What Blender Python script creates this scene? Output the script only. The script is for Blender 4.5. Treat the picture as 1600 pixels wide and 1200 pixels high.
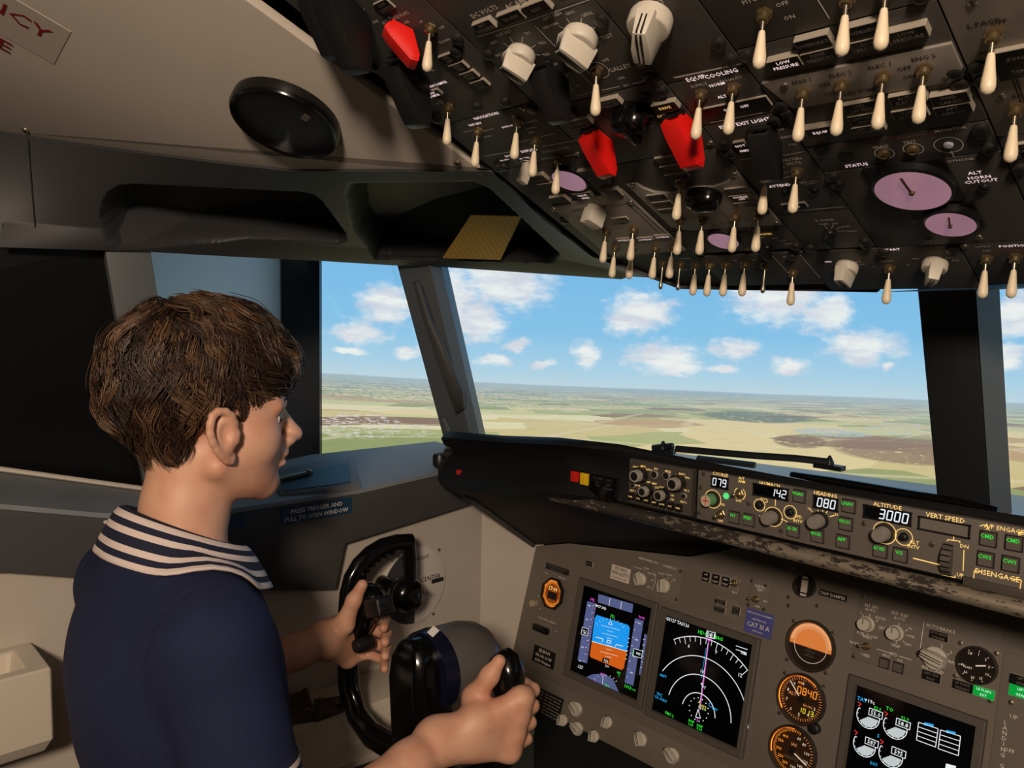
import bpy, bmesh, math, random
import numpy as np
from mathutils import Matrix, Vector
for _o in list(bpy.data.objects): bpy.data.objects.remove(_o, do_unlink=True)
random.seed(7)
scn = bpy.context.scene
COL = scn.collection
# ------------------------------------------------------------------ camera
F = 1231.0                                   # focal length in pixels of a 1600 px wide frame
YAW, PIT, ROL = math.radians(46.55), math.radians(4.82), math.radians(-1.10)
CAM = np.array([.3824, -.9411, 1.3205])
def cam_axes():
    f = np.array([-math.sin(YAW)*math.cos(PIT), math.cos(YAW)*math.cos(PIT), -math.sin(PIT)])
    r = np.array([math.cos(YAW), math.sin(YAW), 0.]); d = np.cross(f, r)
    c, s = math.cos(ROL), math.sin(ROL)
    return np.array([c*r+s*d, -s*r+c*d, f])
AX = cam_axes()
cd = bpy.data.cameras.new('camera'); cam = bpy.data.objects.new('camera', cd); COL.objects.link(cam)
cd.sensor_width = 36.0; cd.lens = F*36.0/1600.0; cd.clip_start = .02
cam.matrix_world = Matrix(((AX[0][0], -AX[1][0], -AX[2][0], CAM[0]), (AX[0][1], -AX[1][1], -AX[2][1], CAM[1]),
                           (AX[0][2], -AX[1][2], -AX[2][2], CAM[2]), (0, 0, 0, 1)))
scn.camera = cam
# ------------------------------------------------------------------ world, lamps, exposure
w = bpy.data.worlds.new('dark_room'); scn.world = w; w.use_nodes = True
w.node_tree.nodes['Background'].inputs[0].default_value = (.030, .024, .018, 1)
w.node_tree.nodes['Background'].inputs[1].default_value = .9
def area(name, loc, target, size, power, col):
    l = bpy.data.lights.new(name, 'AREA'); l.shape = 'DISK'; l.size = size; l.energy = power; l.color = col
    o = bpy.data.objects.new(name, l); COL.objects.link(o); o.location = loc
    o.rotation_euler = (Vector(target)-Vector(loc)).to_track_quat('-Z', 'Y').to_euler()
    return o
# one warm cabin lamp behind the pilots on the right; the tiller's and the speaker's shadows point back to it
area('cabin_lamp_offscreen', (1.0, -1.72, 1.80), (-.45, -.35, 1.12), .24, 30.0, (1., .79, .62))
vs = scn.view_settings; vs.view_transform = 'Standard'; vs.look = 'None'; vs.gamma = 1; vs.use_curve_mapping = False
vs.exposure = 0.0
# ------------------------------------------------------------------ helpers
def V(*a): return np.array(a, float)
def ray(x, y): return AX.T @ V((x-800)/F, (y-600)/F, 1)
class Frame:
    """a flat working plane: ex right, ey up, ez out of the surface"""
    def __init__(s, o, ex, ey):
        s.o = V(*o); s.ex = V(*ex); s.ex /= np.linalg.norm(s.ex)
        s.ey = V(*ey); s.ey -= s.ex*(s.ey@s.ex); s.ey /= np.linalg.norm(s.ey); s.ez = np.cross(s.ex, s.ey)
    def px(s, x, y, h=0.):
        d = ray(x, y); p = s.o+s.ez*h; t = (s.ez@(p-CAM))/(s.ez@d); q = CAM+d*t-s.o
        return float(q@s.ex), float(q@s.ey)
    def pt(s, u, v, h=0.): return s.o+s.ex*u+s.ey*v+s.ez*h
    def p3(s, x, y, h=0.): u, v = s.px(x, y, h); return s.pt(u, v, h)
    def mat(s, u=0, v=0, h=0):
        o = s.pt(u, v, h)
        return Matrix(((s.ex[0], s.ey[0], s.ez[0], o[0]), (s.ex[1], s.ey[1], s.ez[1], o[1]), (s.ex[2], s.ey[2], s.ez[2], o[2]), (0, 0, 0, 1)))
def PX(x, y, v): d = ray(x, y); return CAM+d*((v-CAM[0])/d[0])
def PY(x, y, v): d = ray(x, y); return CAM+d*((v-CAM[1])/d[1])
def PZ(x, y, v): d = ray(x, y); return CAM+d*((v-CAM[2])/d[2])
def proj(p):
    q = AX@(np.asarray(p, float)-CAM); return 800+F*q[0]/q[2], 600+F*q[1]/q[2]
def lin(c): return c/12.92 if c <= .04045 else ((c+.055)/1.055)**2.4
def rgb(r, g, b): return (lin(r/255), lin(g/255), lin(b/255), 1)
_M = {}
def mat(name, col=(128, 128, 128), rough=.6, metal=0., emit=None, es=1., bump=0., bs=300., spec=.5, var=0., vs_=6., coat=0.):
    if name in _M: return _M[name]
    m = bpy.data.materials.new(name); m.use_nodes = True; nt = m.node_tree; b = nt.nodes['Principled BSDF']
    c = rgb(*col); b.inputs['Base Color'].default_value = c; b.inputs['Roughness'].default_value = rough
    b.inputs['Metallic'].default_value = metal; b.inputs['Specular IOR Level'].default_value = spec
    if coat: b.inputs['Coat Weight'].default_value = coat
    if emit: b.inputs['Emission Color'].default_value = rgb(*emit); b.inputs['Emission Strength'].default_value = es
    tc = nt.nodes.new('ShaderNodeTexCoord')
    if var:
        n = nt.nodes.new('ShaderNodeTexNoise'); n.inputs['Scale'].default_value = vs_; n.inputs['Detail'].default_value = 6
        nt.links.new(tc.outputs['Object'], n.inputs['Vector'])
        r = nt.nodes.new('ShaderNodeValToRGB'); r.color_ramp.elements[0].position = .3; r.color_ramp.elements[1].position = .7
        r.color_ramp.elements[0].color = tuple(x*(1-var) for x in c[:3])+(1,); r.color_ramp.elements[1].color = tuple(min(1, x*(1+var)) for x in c[:3])+(1,)
        nt.links.new(n.outputs['Fac'], r.inputs[0]); nt.links.new(r.outputs[0], b.inputs['Base Color'])
    if bump:
        n = nt.nodes.new('ShaderNodeTexNoise'); n.inputs['Scale'].default_value = bs; n.inputs['Detail'].default_value = 3
        nt.links.new(tc.outputs['Object'], n.inputs['Vector'])
        bp = nt.nodes.new('ShaderNodeBump'); bp.inputs['Strength'].default_value = bump; bp.inputs['Distance'].default_value = .002
        nt.links.new(n.outputs['Fac'], bp.inputs['Height']); nt.links.new(bp.outputs[0], b.inputs['Normal'])
    _M[name] = m; return m
def glow(name, col, s=1.):
    if name in _M: return _M[name]
    m = bpy.data.materials.new(name); m.use_nodes = True; nt = m.node_tree; nt.nodes.clear()
    e = nt.nodes.new('ShaderNodeEmission'); e.inputs[0].default_value = rgb(*col); e.inputs[1].default_value = s
    o = nt.nodes.new('ShaderNodeOutputMaterial'); nt.links.new(e.outputs[0], o.inputs[0]); _M[name] = m; return m
class NT:
    """little helper to write shader maths"""
    def __init__(s, nt): s.nt = nt
    def n(s, t, **k):
        x = s.nt.nodes.new(t)
        for a, b in k.items(): setattr(x, a, b)
        return x
    def inp(s, sock, v):
        if isinstance(v, (int, float)): sock.default_value = v
        elif isinstance(v, tuple): sock.default_value = v
        else: s.nt.links.new(v, sock)
    def m(s, op, a, b=0., c=None, clamp=False):
        x = s.n('ShaderNodeMath', operation=op, use_clamp=clamp); s.inp(x.inputs[0], a); s.inp(x.inputs[1], b)
        if c is not None: s.inp(x.inputs[2], c)
        return x.outputs[0]
    def mix(s, f, a, b, blend='MIX'):
        x = s.n('ShaderNodeMix', data_type='RGBA', blend_type=blend); s.inp(x.inputs[0], f); s.inp(x.inputs[6], a); s.inp(x.inputs[7], b); return x.outputs[2]
    def step(s, x, a, b):
        r = s.n('ShaderNodeMapRange', interpolation_type='SMOOTHSTEP'); s.inp(r.inputs[0], x); r.inputs[1].default_value = a; r.inputs[2].default_value = b; return r.outputs[0]
    def vec(s, x, y, z=0.):
        c = s.n('ShaderNodeCombineXYZ'); s.inp(c.inputs[0], x); s.inp(c.inputs[1], y); s.inp(c.inputs[2], z); return c.outputs[0]
    def noise(s, v, sc, det=4, rough=.5):
        x = s.n('ShaderNodeTexNoise'); s.inp(x.inputs['Vector'], v); x.inputs['Scale'].default_value = sc; x.inputs['Detail'].default_value = det; x.inputs['Roughness'].default_value = rough; return x.outputs['Fac']
    def ramp(s, f, stops, mode='LINEAR'):
        r = s.n('ShaderNodeValToRGB'); cr = r.color_ramp; cr.interpolation = mode
        while len(cr.elements) < len(stops): cr.elements.new(.5)
        for e, (p, c) in zip(cr.elements, stops): e.position = p; e.color = c
        s.inp(r.inputs[0], f); return r.outputs[0]
# ---- geometry
class MB:
    def __init__(s): s.v = []; s.f = []; s.mi = []; s.cur = 0
    def add(s, vs, fs, M=None):
        o = len(s.v)
        if M is not None: vs = [tuple(M @ Vector(p)) for p in vs]
        s.v += [tuple(float(c) for c in p) for p in vs]
        for q in fs: s.f.append(tuple(i+o for i in q)); s.mi.append(s.cur)
        return s
    def m(s, i): s.cur = i; return s
    def box(s, cx, cy, cz, sx, sy, sz, M=None):
        x, y, z = sx/2, sy/2, sz/2
        vs = [(cx+a*x, cy+b*y, cz+c*z) for c in (-1, 1) for b in (-1, 1) for a in (-1, 1)]
        return s.add(vs, [(0, 2, 3, 1), (4, 5, 7, 6), (0, 1, 5, 4), (2, 6, 7, 3), (0, 4, 6, 2), (1, 3, 7, 5)], M)
    def frust(s, cx, cy, z0, z1, sx, sy, tx, ty, M=None):
        vs = [(cx+a*sx/2, cy+b*sy/2, z0) for b in (-1, 1) for a in (-1, 1)]+[(cx+a*tx/2, cy+b*ty/2, z1) for b in (-1, 1) for a in (-1, 1)]
        return s.add(vs, [(0, 2, 3, 1), (4, 5, 7, 6), (0, 1, 5, 4), (2, 6, 7, 3), (0, 4, 6, 2), (1, 3, 7, 5)], M)
    def prism(s, poly, z0, z1, M=None):
        a = sum(poly[i][0]*poly[(i+1) % len(poly)][1]-poly[(i+1) % len(poly)][0]*poly[i][1] for i in range(len(poly)))
        if a < 0: poly = poly[::-1]
        n = len(poly); vs = [(p[0], p[1], z0) for p in poly]+[(p[0], p[1], z1) for p in poly]
        fs = [tuple(range(n))[::-1], tuple(range(n, 2*n))]+[(i, (i+1) % n, n+(i+1) % n, n+i) for i in range(n)]
        return s.add(vs, fs, M)
    def loft(s, rings, cap=True, close=True, M=None):
        n = len(rings[0]); vs = [p for r in rings for p in r]; fs = []
        for k in range(len(rings)-1):
            for i in range(n if close else n-1):
                j = (i+1) % n; fs.append((k*n+i, k*n+j, (k+1)*n+j, (k+1)*n+i))
        if cap: fs.append(tuple(range(n))[::-1]); fs.append(tuple((len(rings)-1)*n+i for i in range(n)))
        return s.add(vs, fs, M)
    def lathe(s, prof, n=20, M=None, cap=True, sx=1, sy=1):
        return s.loft([[(r*sx*math.cos(2*math.pi*i/n), r*sy*math.sin(2*math.pi*i/n), z) for i in range(n)] for r, z in prof], cap, True, M)
    def tube(s, pts, rad, n=8, M=None, flat=None):
        P = [V(*p) for p in pts]; rings = []; up = V(0, 0, 1)
        for i, p in enumerate(P):
            t = P[min(i+1, len(P)-1)]-P[max(i-1, 0)]; t /= (np.linalg.norm(t)+1e-12)
            if i == 0:
                a = up if abs(t@up) < .9 else V(1, 0, 0)
            else: a = A
            A = a-t*(a@t); A /= np.linalg.norm(A); B = np.cross(t, A)
            r = rad[i] if hasattr(rad, '__len__') else rad
            ra, rb = r if hasattr(r, '__len__') else (r, r)
            rings.append([tuple(p+A*ra*math.cos(2*math.pi*k/n)+B*rb*math.sin(2*math.pi*k/n)) for k in range(n)])
        return s.loft(rings, M=M)
    # flat drawing in the local xy plane at height z
    def quad(s, x0, y0, x1, y1, z=0): return s.add([(x0, y0, z), (x1, y0, z), (x1, y1, z), (x0, y1, z)], [(0, 1, 2, 3)])
    def line(s, pts, w, z=0, closed=False):
        if closed: pts = list(pts)+[pts[0]]
        for a, b in zip(pts, pts[1:]):
            dx, dy = b[0]-a[0], b[1]-a[1]; L = math.hypot(dx, dy) or 1e-9; nx, ny = -dy/L*w/2, dx/L*w/2
            s.add([(a[0]-nx, a[1]-ny, z), (b[0]-nx, b[1]-ny, z), (b[0]+nx, b[1]+ny, z), (a[0]+nx, a[1]+ny, z)], [(0, 1, 2, 3)])
        return s
    def arc(s, cx, cy, r, a0, a1, w, z=0, n=24):
        return s.line([(cx+r*math.cos(math.radians(a0+(a1-a0)*i/n)), cy+r*math.sin(math.radians(a0+(a1-a0)*i/n))) for i in range(n+1)], w, z)
    def disc(s, cx, cy, r, z=0, n=24, a0=0, a1=360):
        vs = [(cx+r*math.cos(math.radians(a0+(a1-a0)*i/n)), cy+r*math.sin(math.radians(a0+(a1-a0)*i/n)), z) for i in range(n+(a1-a0 < 360))]
        if a1-a0 < 360: vs = [(cx, cy, z)]+vs
        return s.add(vs, [tuple(range(len(vs)))])
    def text(s, t, cx, cy, h, z=0, align='C', rot=0, sx=1.):
        vs, fs, wd = glyphs(t); k = h/.72*1.; x0 = {'C': -wd/2, 'L': 0, 'R': -wd}[align]
        c, sn = math.cos(math.radians(rot)), math.sin(math.radians(rot)); out = []
        for x, y in vs:
            X, Y = (x+x0)*k*sx, (y-.36)*k; out.append((cx+X*c-Y*sn, cy+X*sn+Y*c, z))
        return s.add(out, fs)
    def mesh(s, name, mats, bevel=0., seg=2, smooth=35., clean=False):
        me = bpy.data.meshes.new(name); me.from_pydata(s.v, [], s.f); me.update()
        for m in (mats if isinstance(mats, (list, tuple)) else [mats]): me.materials.append(m)
        me.polygons.foreach_set('material_index', s.mi)
        if bevel or clean:
            bm = bmesh.new(); bm.from_mesh(me)
            if clean: bmesh.ops.remove_doubles(bm, verts=bm.verts, dist=1e-5); bmesh.ops.recalc_face_normals(bm, faces=bm.faces)
            if bevel:
                bm.normal_update()
                es = [e for e in bm.edges if len(e.link_faces) == 2 and e.calc_face_angle(0) > .6]
                bmesh.ops.bevel(bm, geom=es, offset=bevel, segments=seg, profile=.6, affect='EDGES', clamp_overlap=True)
            bm.to_mesh(me); bm.free()
        if bevel and smooth == 35.: smooth = 25.          # keep flat faces flat beside their bevels
        if smooth:
            me.polygons.foreach_set('use_smooth', [True]*len(me.polygons)); me.set_sharp_from_angle(angle=math.radians(smooth))
        me.update(); return me
_G = {}
def glyphs(t):
    if t in _G: return _G[t]
    c = bpy.data.curves.new('t', 'FONT'); c.body = t; c.resolution_u = 1; c.size = 1; c.offset = .008; c.fill_mode = 'FRONT'
    o = bpy.data.objects.new('t', c); COL.objects.link(o); me = o.to_mesh()
    vs = [(v.co.x, v.co.y) for v in me.vertices]; fs = [tuple(p.vertices) for p in me.polygons]; o.to_mesh_clear()
    bpy.data.objects.remove(o); bpy.data.curves.remove(c)
    _G[t] = (vs, fs, (max([v[0] for v in vs])+min([v[0] for v in vs])) if vs else 0.); return _G[t]
def ob(name, me, parent=None, loc=None, rot=None, M=None, label=None, kind=None):
    o = bpy.data.objects.new(name, me); COL.objects.link(o)
    if parent is not None: o.parent = parent
    if M is not None: o.matrix_local = M
    if loc is not None: o.location = loc
    if rot is not None: o.rotation_euler = rot
    if label: o['label'] = label
    if kind: o['kind'] = kind
    return o
def tag(o, label, cat, group=None):
    o['label'] = label; o['category'] = cat
    if group: o['group'] = group
    return o
def thing(name, label, cat, M=None, loc=None, group=None):
    o = bpy.data.objects.new(name, None); COL.objects.link(o); o.empty_display_size = .02
    if M is not None: o.matrix_world = M
    if loc is not None: o.location = loc
    return tag(o, label, cat, group)
def struct(name, me, label=None, parent=None):
    o = ob(name, me, parent)
    if parent is None: o['kind'] = 'structure'
    if label: o['label'] = label
    return o
# ------------------------------------------------------------------ materials
K_OH = mat('overhead_black', (72, 69, 66), .55, bump=.05, var=.15)
K_SIL = mat('grey_panel_plate', (150, 143, 134), .5, .25, var=.08, vs_=30)
K_MP = mat('cockpit_grey', (118, 110, 99), .6, bump=.06, var=.06)
K_MCP = mat('mode_panel_grey', (104, 98, 90), .55, bump=.05, var=.05)
K_BLK = mat('black_plastic', (24, 24, 25), .38)
K_GLB = mat('black_gloss', (12, 12, 13), .16)
K_PAD = mat('black_leatherette', (16, 16, 16), .5, bump=.3, bs=900)
K_DK = mat('dark_grey_trim', (72, 71, 70), .62, bump=.15, bs=500, var=.06)
K_DKB = mat('trim_charcoal', (52, 52, 53), .55, bump=.1, bs=600)
K_LIN = mat('cream_liner', (196, 186, 172), .6, bump=.06, bs=200, var=.03)
K_CRM = mat('cream_moulding', (210, 200, 182), .5, var=.03)
K_IV = mat('ivory_plastic', (236, 220, 188), .42)
K_KN = mat('knob_beige', (205, 198, 182), .45)
K_RED = mat('red_guard', (225, 26, 20), .38)
K_MET = mat('brushed_metal', (168, 160, 140), .3, .9)
K_BRS = mat('bushing_brass', (150, 130, 96), .35, .85)
K_SCR = mat('screw_dark', (66, 64, 62), .4, .7)
K_WHT = mat('white_print', (232, 226, 214), .6)
K_YEL = mat('backlit_print', (240, 216, 150), .6, emit=(255, 205, 110), es=.55)
K_LIT = mat('lit_print', (240, 226, 230), .6, emit=(255, 225, 225), es=.75)
K_GRYT = mat('dim_print', (120, 114, 106), .6)
K_FRM = mat('annunciator_frame', (176, 166, 150), .5, .2)
K_TIL = mat('annunciator_face', (20, 18, 17), .3)
K_POST = mat('window_post_grey', (92, 96, 98), .5, bump=.05, bs=300)
# ================================================================== planes of the cockpit
TO = math.radians(24.29); OHF = Frame((0, 0, 1.3616), (1, 0, 0), (0, -math.cos(TO), math.sin(TO)))
TM = math.radians(12.1); MPF = Frame((0, .2208, .6992), (1, 0, 0), (0, math.sin(TM), math.cos(TM)))
GSF = Frame((0, 0, 1.08), (1, 0, 0), (0, 0, 1))
A10 = math.radians(10); LNF = Frame((-.33, 0, 1.3616), (math.cos(A10), 0, math.sin(A10)), (0, -math.cos(TO), math.sin(TO)))
C_b, A_b, C_t = V(0, .40, 1.045), V(-.95, .13, 1.035), V(0, .254, 1.371)
W1F = Frame(C_b, C_b-A_b, C_t-C_b)
XT, XL = -.83, -.86                                   # side trim face, side liner face
SWF = Frame((XT, 0, 0), (0, 1, 0), (0, 0, 1)); SLF = Frame((XL, 0, 0), (0, 1, 0), (0, 0, 1))
def mirror(mb):
    r = MB(); r.v = [(-x, y, z) for x, y, z in mb.v]; r.f = [q[::-1] for q in mb.f]; r.mi = list(mb.mi); return r
# ------------------------------------------------------------------ projection screen with the simulated view
SCY, SR = -.5, 2.0
def cyl(x, y):
    d = ray(x, y); o = CAM-V(0, SCY, 0); a = d[0]**2+d[1]**2; b = o[0]*d[0]+o[1]*d[1]; c = o[0]**2+o[1]**2-SR**2
    h = CAM+d*((-b+math.sqrt(b*b-a*c))/a); return math.atan2(h[0], h[1]-SCY), h[2]
HZ = sorted([cyl(*q) for q in [(505, 583), (620, 590), (740, 597), (850, 602), (950, 606), (1200, 616), (1470, 626), (1600, 630)]])+[(.6, 1.12), (1.3, 1.12)]
def hz(a): return float(np.interp(a, [p[0] for p in HZ], [p[1] for p in HZ]))
AZ0 = cyl(503, 560)[0]; AZ1 = -AZ0
def scr(x, y): a, z = cyl(x, y); return a, z-hz(a)
def screen_material():
    m = bpy.data.materials.new('screen_picture'); m.use_nodes = True; nt = m.node_tree; nt.nodes.clear(); N = NT(nt)
    uv = N.n('ShaderNodeUVMap'); sp = N.n('ShaderNodeSeparateXYZ'); nt.links.new(uv.outputs[0], sp.inputs[0]); U, Vv = sp.outputs[0], sp.outputs[1]
    # sky
    sky = N.ramp(N.m('DIVIDE', Vv, .5), [(0., rgb(196, 219, 230)), (.12, rgb(174, 214, 236)), (.35, rgb(140, 200, 238)), (1., rgb(116, 186, 238))])
    P0 = N.vec(U, Vv); 
    wob = N.noise(N.vec(U, N.m('MULTIPLY', Vv, .6)), 16., 5, .6); wob2 = N.noise(N.vec(N.m('ADD', U, 7.), N.m('MULTIPLY', Vv, .6)), 16., 5, .6)
    Ud = N.m('ADD', U, N.m('MULTIPLY', N.m('SUBTRACT', wob, .5), .05)); Vd = N.m('ADD', Vv, N.m('MULTIPLY', N.m('SUBTRACT', wob2, .5), .08))
    Pd = N.vec(Ud, Vd)
    e = None
    for (cx, cy, rx, ry) in [(605, 475, 52, 36), (560, 518, 50, 24), (700, 470, 60, 70), (790, 440, 88, 50), (745, 500, 50, 40), (1000, 487, 62, 36), (975, 500, 35, 25),
                             (1215, 462, 95, 50), (1290, 490, 45, 40), (1345, 543, 66, 32), (1150, 543, 45, 20), (1035, 558, 66, 28), (1060, 575, 40, 14), (915, 553, 24, 26),
                             (772, 566, 30, 11), (803, 539, 22, 11), (636, 551, 26, 12), (545, 548, 26, 8), (1232, 573, 36, 15), (1590, 490, 50, 50), (1570, 558, 46, 24), (850, 568, 22, 8), (1130, 577, 26, 9), (1390, 575, 14, 8)]:
        a0, v0 = scr(cx, cy); ra = abs(scr(cx+rx, cy)[0]-scr(cx-rx, cy)[0])/2; rv = abs(scr(cx, cy+ry)[1]-scr(cx, cy-ry)[1])/2
        s1 = N.n('ShaderNodeVectorMath', operation='SUBTRACT'); N.inp(s1.inputs[0], Pd); s1.inputs[1].default_value = (a0, v0, 0)
        s2 = N.n('ShaderNodeVectorMath', operation='MULTIPLY'); N.inp(s2.inputs[0], s1.outputs[0]); s2.inputs[1].default_value = (1/ra, 1/rv, 0)
        s3 = N.n('ShaderNodeVectorMath', operation='LENGTH'); N.inp(s3.inputs[0], s2.outputs[0])
        e = s3.outputs[1] if e is None else N.m('SMOOTH_MIN', e, s3.outputs[1], .25)
    fine = N.noise(P0, 34., 8, .62)
    dens = N.m('ADD', N.m('SUBTRACT', 1.05, e), N.m('MULTIPLY', N.m('SUBTRACT', fine, .5), 1.3))
    cm = N.step(dens, -.08, .70)
    shade = N.noise(N.vec(N.m('ADD', U, 3.1), N.m('MULTIPLY', Vv, 1.6)), 12., 6, .6)
    ccol = N.mix(N.step(shade, .35, .62), rgb(222, 223, 232), rgb(250, 250, 246))
    sky = N.mix(N.m('MULTIPLY', cm, .93), sky, ccol)
    # land: a patchwork seen in perspective
    dep = N.m('MAXIMUM', N.m('MULTIPLY', Vv, -1.), .0015); D = N.m('DIVIDE', 1., N.m('ADD', dep, .004))
    gx = N.m('MULTIPLY', D, N.m('SINE', U)); gy = N.m('MULTIPLY', D, N.m('COSINE', U))
    G = N.vec(gx, N.m('MULTIPLY', gy, .6))
    rot = N.n('ShaderNodeVectorRotate', rotation_type='Z_AXIS'); N.inp(rot.inputs['Vector'], G); rot.inputs['Angle'].default_value = .5; Gr = rot.outputs[0]
    vo = N.n('ShaderNodeTexVoronoi', distance='CHEBYCHEV'); N.inp(vo.inputs['Vector'], Gr); vo.inputs['Scale'].default_value = .85; vo.inputs['Randomness'].default_value = .85
    wn = N.n('ShaderNodeSeparateColor'); N.inp(wn.inputs[0], vo.outputs['Color'])
    fields = N.ramp(wn.outputs[0], [(0., rgb(214, 196, 142)), (.17, rgb(176, 180, 122)), (.32, rgb(232, 212, 160)), (.47, rgb(152, 162, 108)), (.6, rgb(196, 164, 124)), (.72, rgb(208, 206, 150)), (.84, rgb(146, 118, 98)), (.93, rgb(232, 222, 180))], 'CONSTANT')
    big = N.noise(Gr, .22, 3); fields = N.mix(N.m('MULTIPLY', N.step(big, .4, .7), .25), fields, rgb(214, 200, 158))
    grain = N.noise(Gr, 5., 5, .7); fields = N.mix(N.m('MULTIPLY', N.step(grain, .52, .75), .35), fields, rgb(120, 128, 92))
    v2 = N.n('ShaderNodeTexVoronoi', feature='DISTANCE_TO_EDGE'); N.inp(v2.inputs['Vector'], Gr); v2.inputs['Scale'].default_value = .5
    fields = N.mix(N.m('MULTIPLY', N.m('SUBTRACT', 1., N.step(v2.outputs['Distance'], .012, .03)), .5), fields, rgb(226, 214, 180))
    # woods and hedges towards the horizon, mainly on the left
    tr = N.noise(N.vec(N.m('MULTIPLY', U, 60.), N.m('MULTIPLY', Vv, 130.)), 1.6, 5, .7)
    band = N.m('MULTIPLY', N.step(dep, .006, .02), N.m('SUBTRACT', 1., N.step(dep, .05, .1)))
    left = N.m('ADD', .25, N.m('MULTIPLY', .6, N.m('SUBTRACT', 1., N.step(U, -1., -.45))))
    fields = N.mix(N.m('MULTIPLY', N.m('MULTIPLY', N.step(tr, .47, .6), band), left), fields, rgb(112, 136, 118))
    # a village: bright specks
    for (cx, cy, rx, ry, c, lo) in [(560, 665, 70, 20, (226, 222, 214), .5), (640, 672, 40, 10, (216, 212, 206), .52), (1180, 652, 80, 8, (108, 116, 106), .36), (1420, 672, 70, 12, (196, 202, 196), .5), (1060, 612, 120, 5, (128, 140, 128), .4), (1420, 705, 120, 20, (146, 120, 104), .33), (1250, 690, 40, 10, (140, 116, 100), .35), (1300, 676, 60, 6, (182, 196, 196), .4)]:
        a0, v0 = scr(cx, cy); ra = abs(scr(cx+rx, cy)[0]-scr(cx-rx, cy)[0])/2; rv = abs(scr(cx, cy+ry)[1]-scr(cx, cy-ry)[1])/2
        s1 = N.n('ShaderNodeVectorMath', operation='SUBTRACT'); N.inp(s1.inputs[0], P0); s1.inputs[1].default_value = (a0, v0, 0)
        s2 = N.n('ShaderNodeVectorMath', operation='MULTIPLY'); N.inp(s2.inputs[0], s1.outputs[0]); s2.inputs[1].default_value = (1/ra, 1/rv, 0)
        s3 = N.n('ShaderNodeVectorMath', operation='LENGTH'); N.inp(s3.inputs[0], s2.outputs[0])
        spk = N.noise(N.vec(N.m('MULTIPLY', U, 70.), N.m('MULTIPLY', Vv, 160.)), 1.3, 3, .6)
        k = N.m('MULTIPLY', N.step(N.m('SUBTRACT', 1.15, s3.outputs[1]), 0., .25), N.step(spk, lo, lo+.08))
        fields = N.mix(N.m('MULTIPLY', k, .8), fields, rgb(*c))
    haze = N.m('POWER', 2.718, N.m('MULTIPLY', dep, -19.))
    land = N.mix(N.m('MULTIPLY', haze, .95), fields, rgb(164, 190, 206))
    pic = N.mix(N.step(Vv, -.003, .003), land, sky)
    em = N.n('ShaderNodeEmission'); N.inp(em.inputs[0], pic); em.inputs[1].default_value = 1.0
    o = N.n('ShaderNodeOutputMaterial'); nt.links.new(em.outputs[0], o.inputs[0]); return m
def build_screen():
    mb = MB(); na, nz = 96, 24; z0, z1 = .25, 2.0
    for i in range(na+1):
        a = AZ0+(AZ1-AZ0)*i/na
        for j in range(nz+1): mb.v.append((SR*math.sin(a), SCY+SR*math.cos(a), z0+(z1-z0)*j/nz))
    for i in range(na):
        for j in range(nz):
            k = i*(nz+1)+j; mb.f.append((k, k+nz+1, k+nz+2, k+1)); mb.mi.append(0)
    me = mb.mesh('screen', screen_material()); uv = me.uv_layers.new(name='UVMap')
    for l in me.loops:
        x, y, z = me.vertices[l.vertex_index].co; a = math.atan2(x, y-SCY); uv.data[l.index].uv = (a, z-hz(a))
    s = thing('projection_screen', 'curved projection screen showing blue sky, clouds and farmland outside the cockpit windows', 'screen', loc=(0, SCY+SR, .25))
    inv = Matrix.Translation((0, -(SCY+SR), -.25))
    ob('picture_surface', me, s, M=inv)
    st = MB()
    ring = []
    for i in range(49):
        a = AZ0+(AZ1-AZ0)*i/48; r0, r1 = SR+.01, SR+.05
        ring.append([(r*math.sin(a), SCY+r*math.cos(a), z) for r, z in ((r0, 0.), (r1, 0.), (r1, 2.04), (r0, 2.04))])
    st.loft(ring); ob('screen_back', st.mesh('screen_back', mat('screen_backing', (30, 30, 32), .8)), s, M=inv)
    fm = mat('screen_edge_black', (22, 25, 36), .45)
    for sg in (-1, 1):
        p = V(-sg*SR*math.sin(AZ0), SCY+SR*math.cos(AZ0), 0); q = PX(447, 560, -1.9); q = V(-sg*q[0], q[1], 0)
        d = (q-p); d /= np.linalg.norm(d); n = V(-d[1], d[0], 0)*.03
        e = MB().prism([tuple((p+n)[:2]), tuple((p-n)[:2]), tuple((q-n)[:2]), tuple((q+n)[:2])], 0., 2.02)
        ob('edge_board', e.mesh('edge_board', fm), s, M=inv)
build_screen()
bd = MB(); q = PX(447, 560, -1.9); bdir = V(.47, -.88, 0); bn = V(-.88, -.47, 0)*.03; e_ = q+bdir*1.05
bd.prism([tuple(q[:2]), tuple(e_[:2]), tuple((e_+bn)[:2]), tuple((q+bn)[:2])], 0, 2.1)
tag(ob('side_board', bd.mesh('side_board', mat('pale_board', (226, 229, 230), .55), bevel=.004, clean=True)), 'plain pale grey board beyond the side window, next to the screen', 'board')
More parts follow.
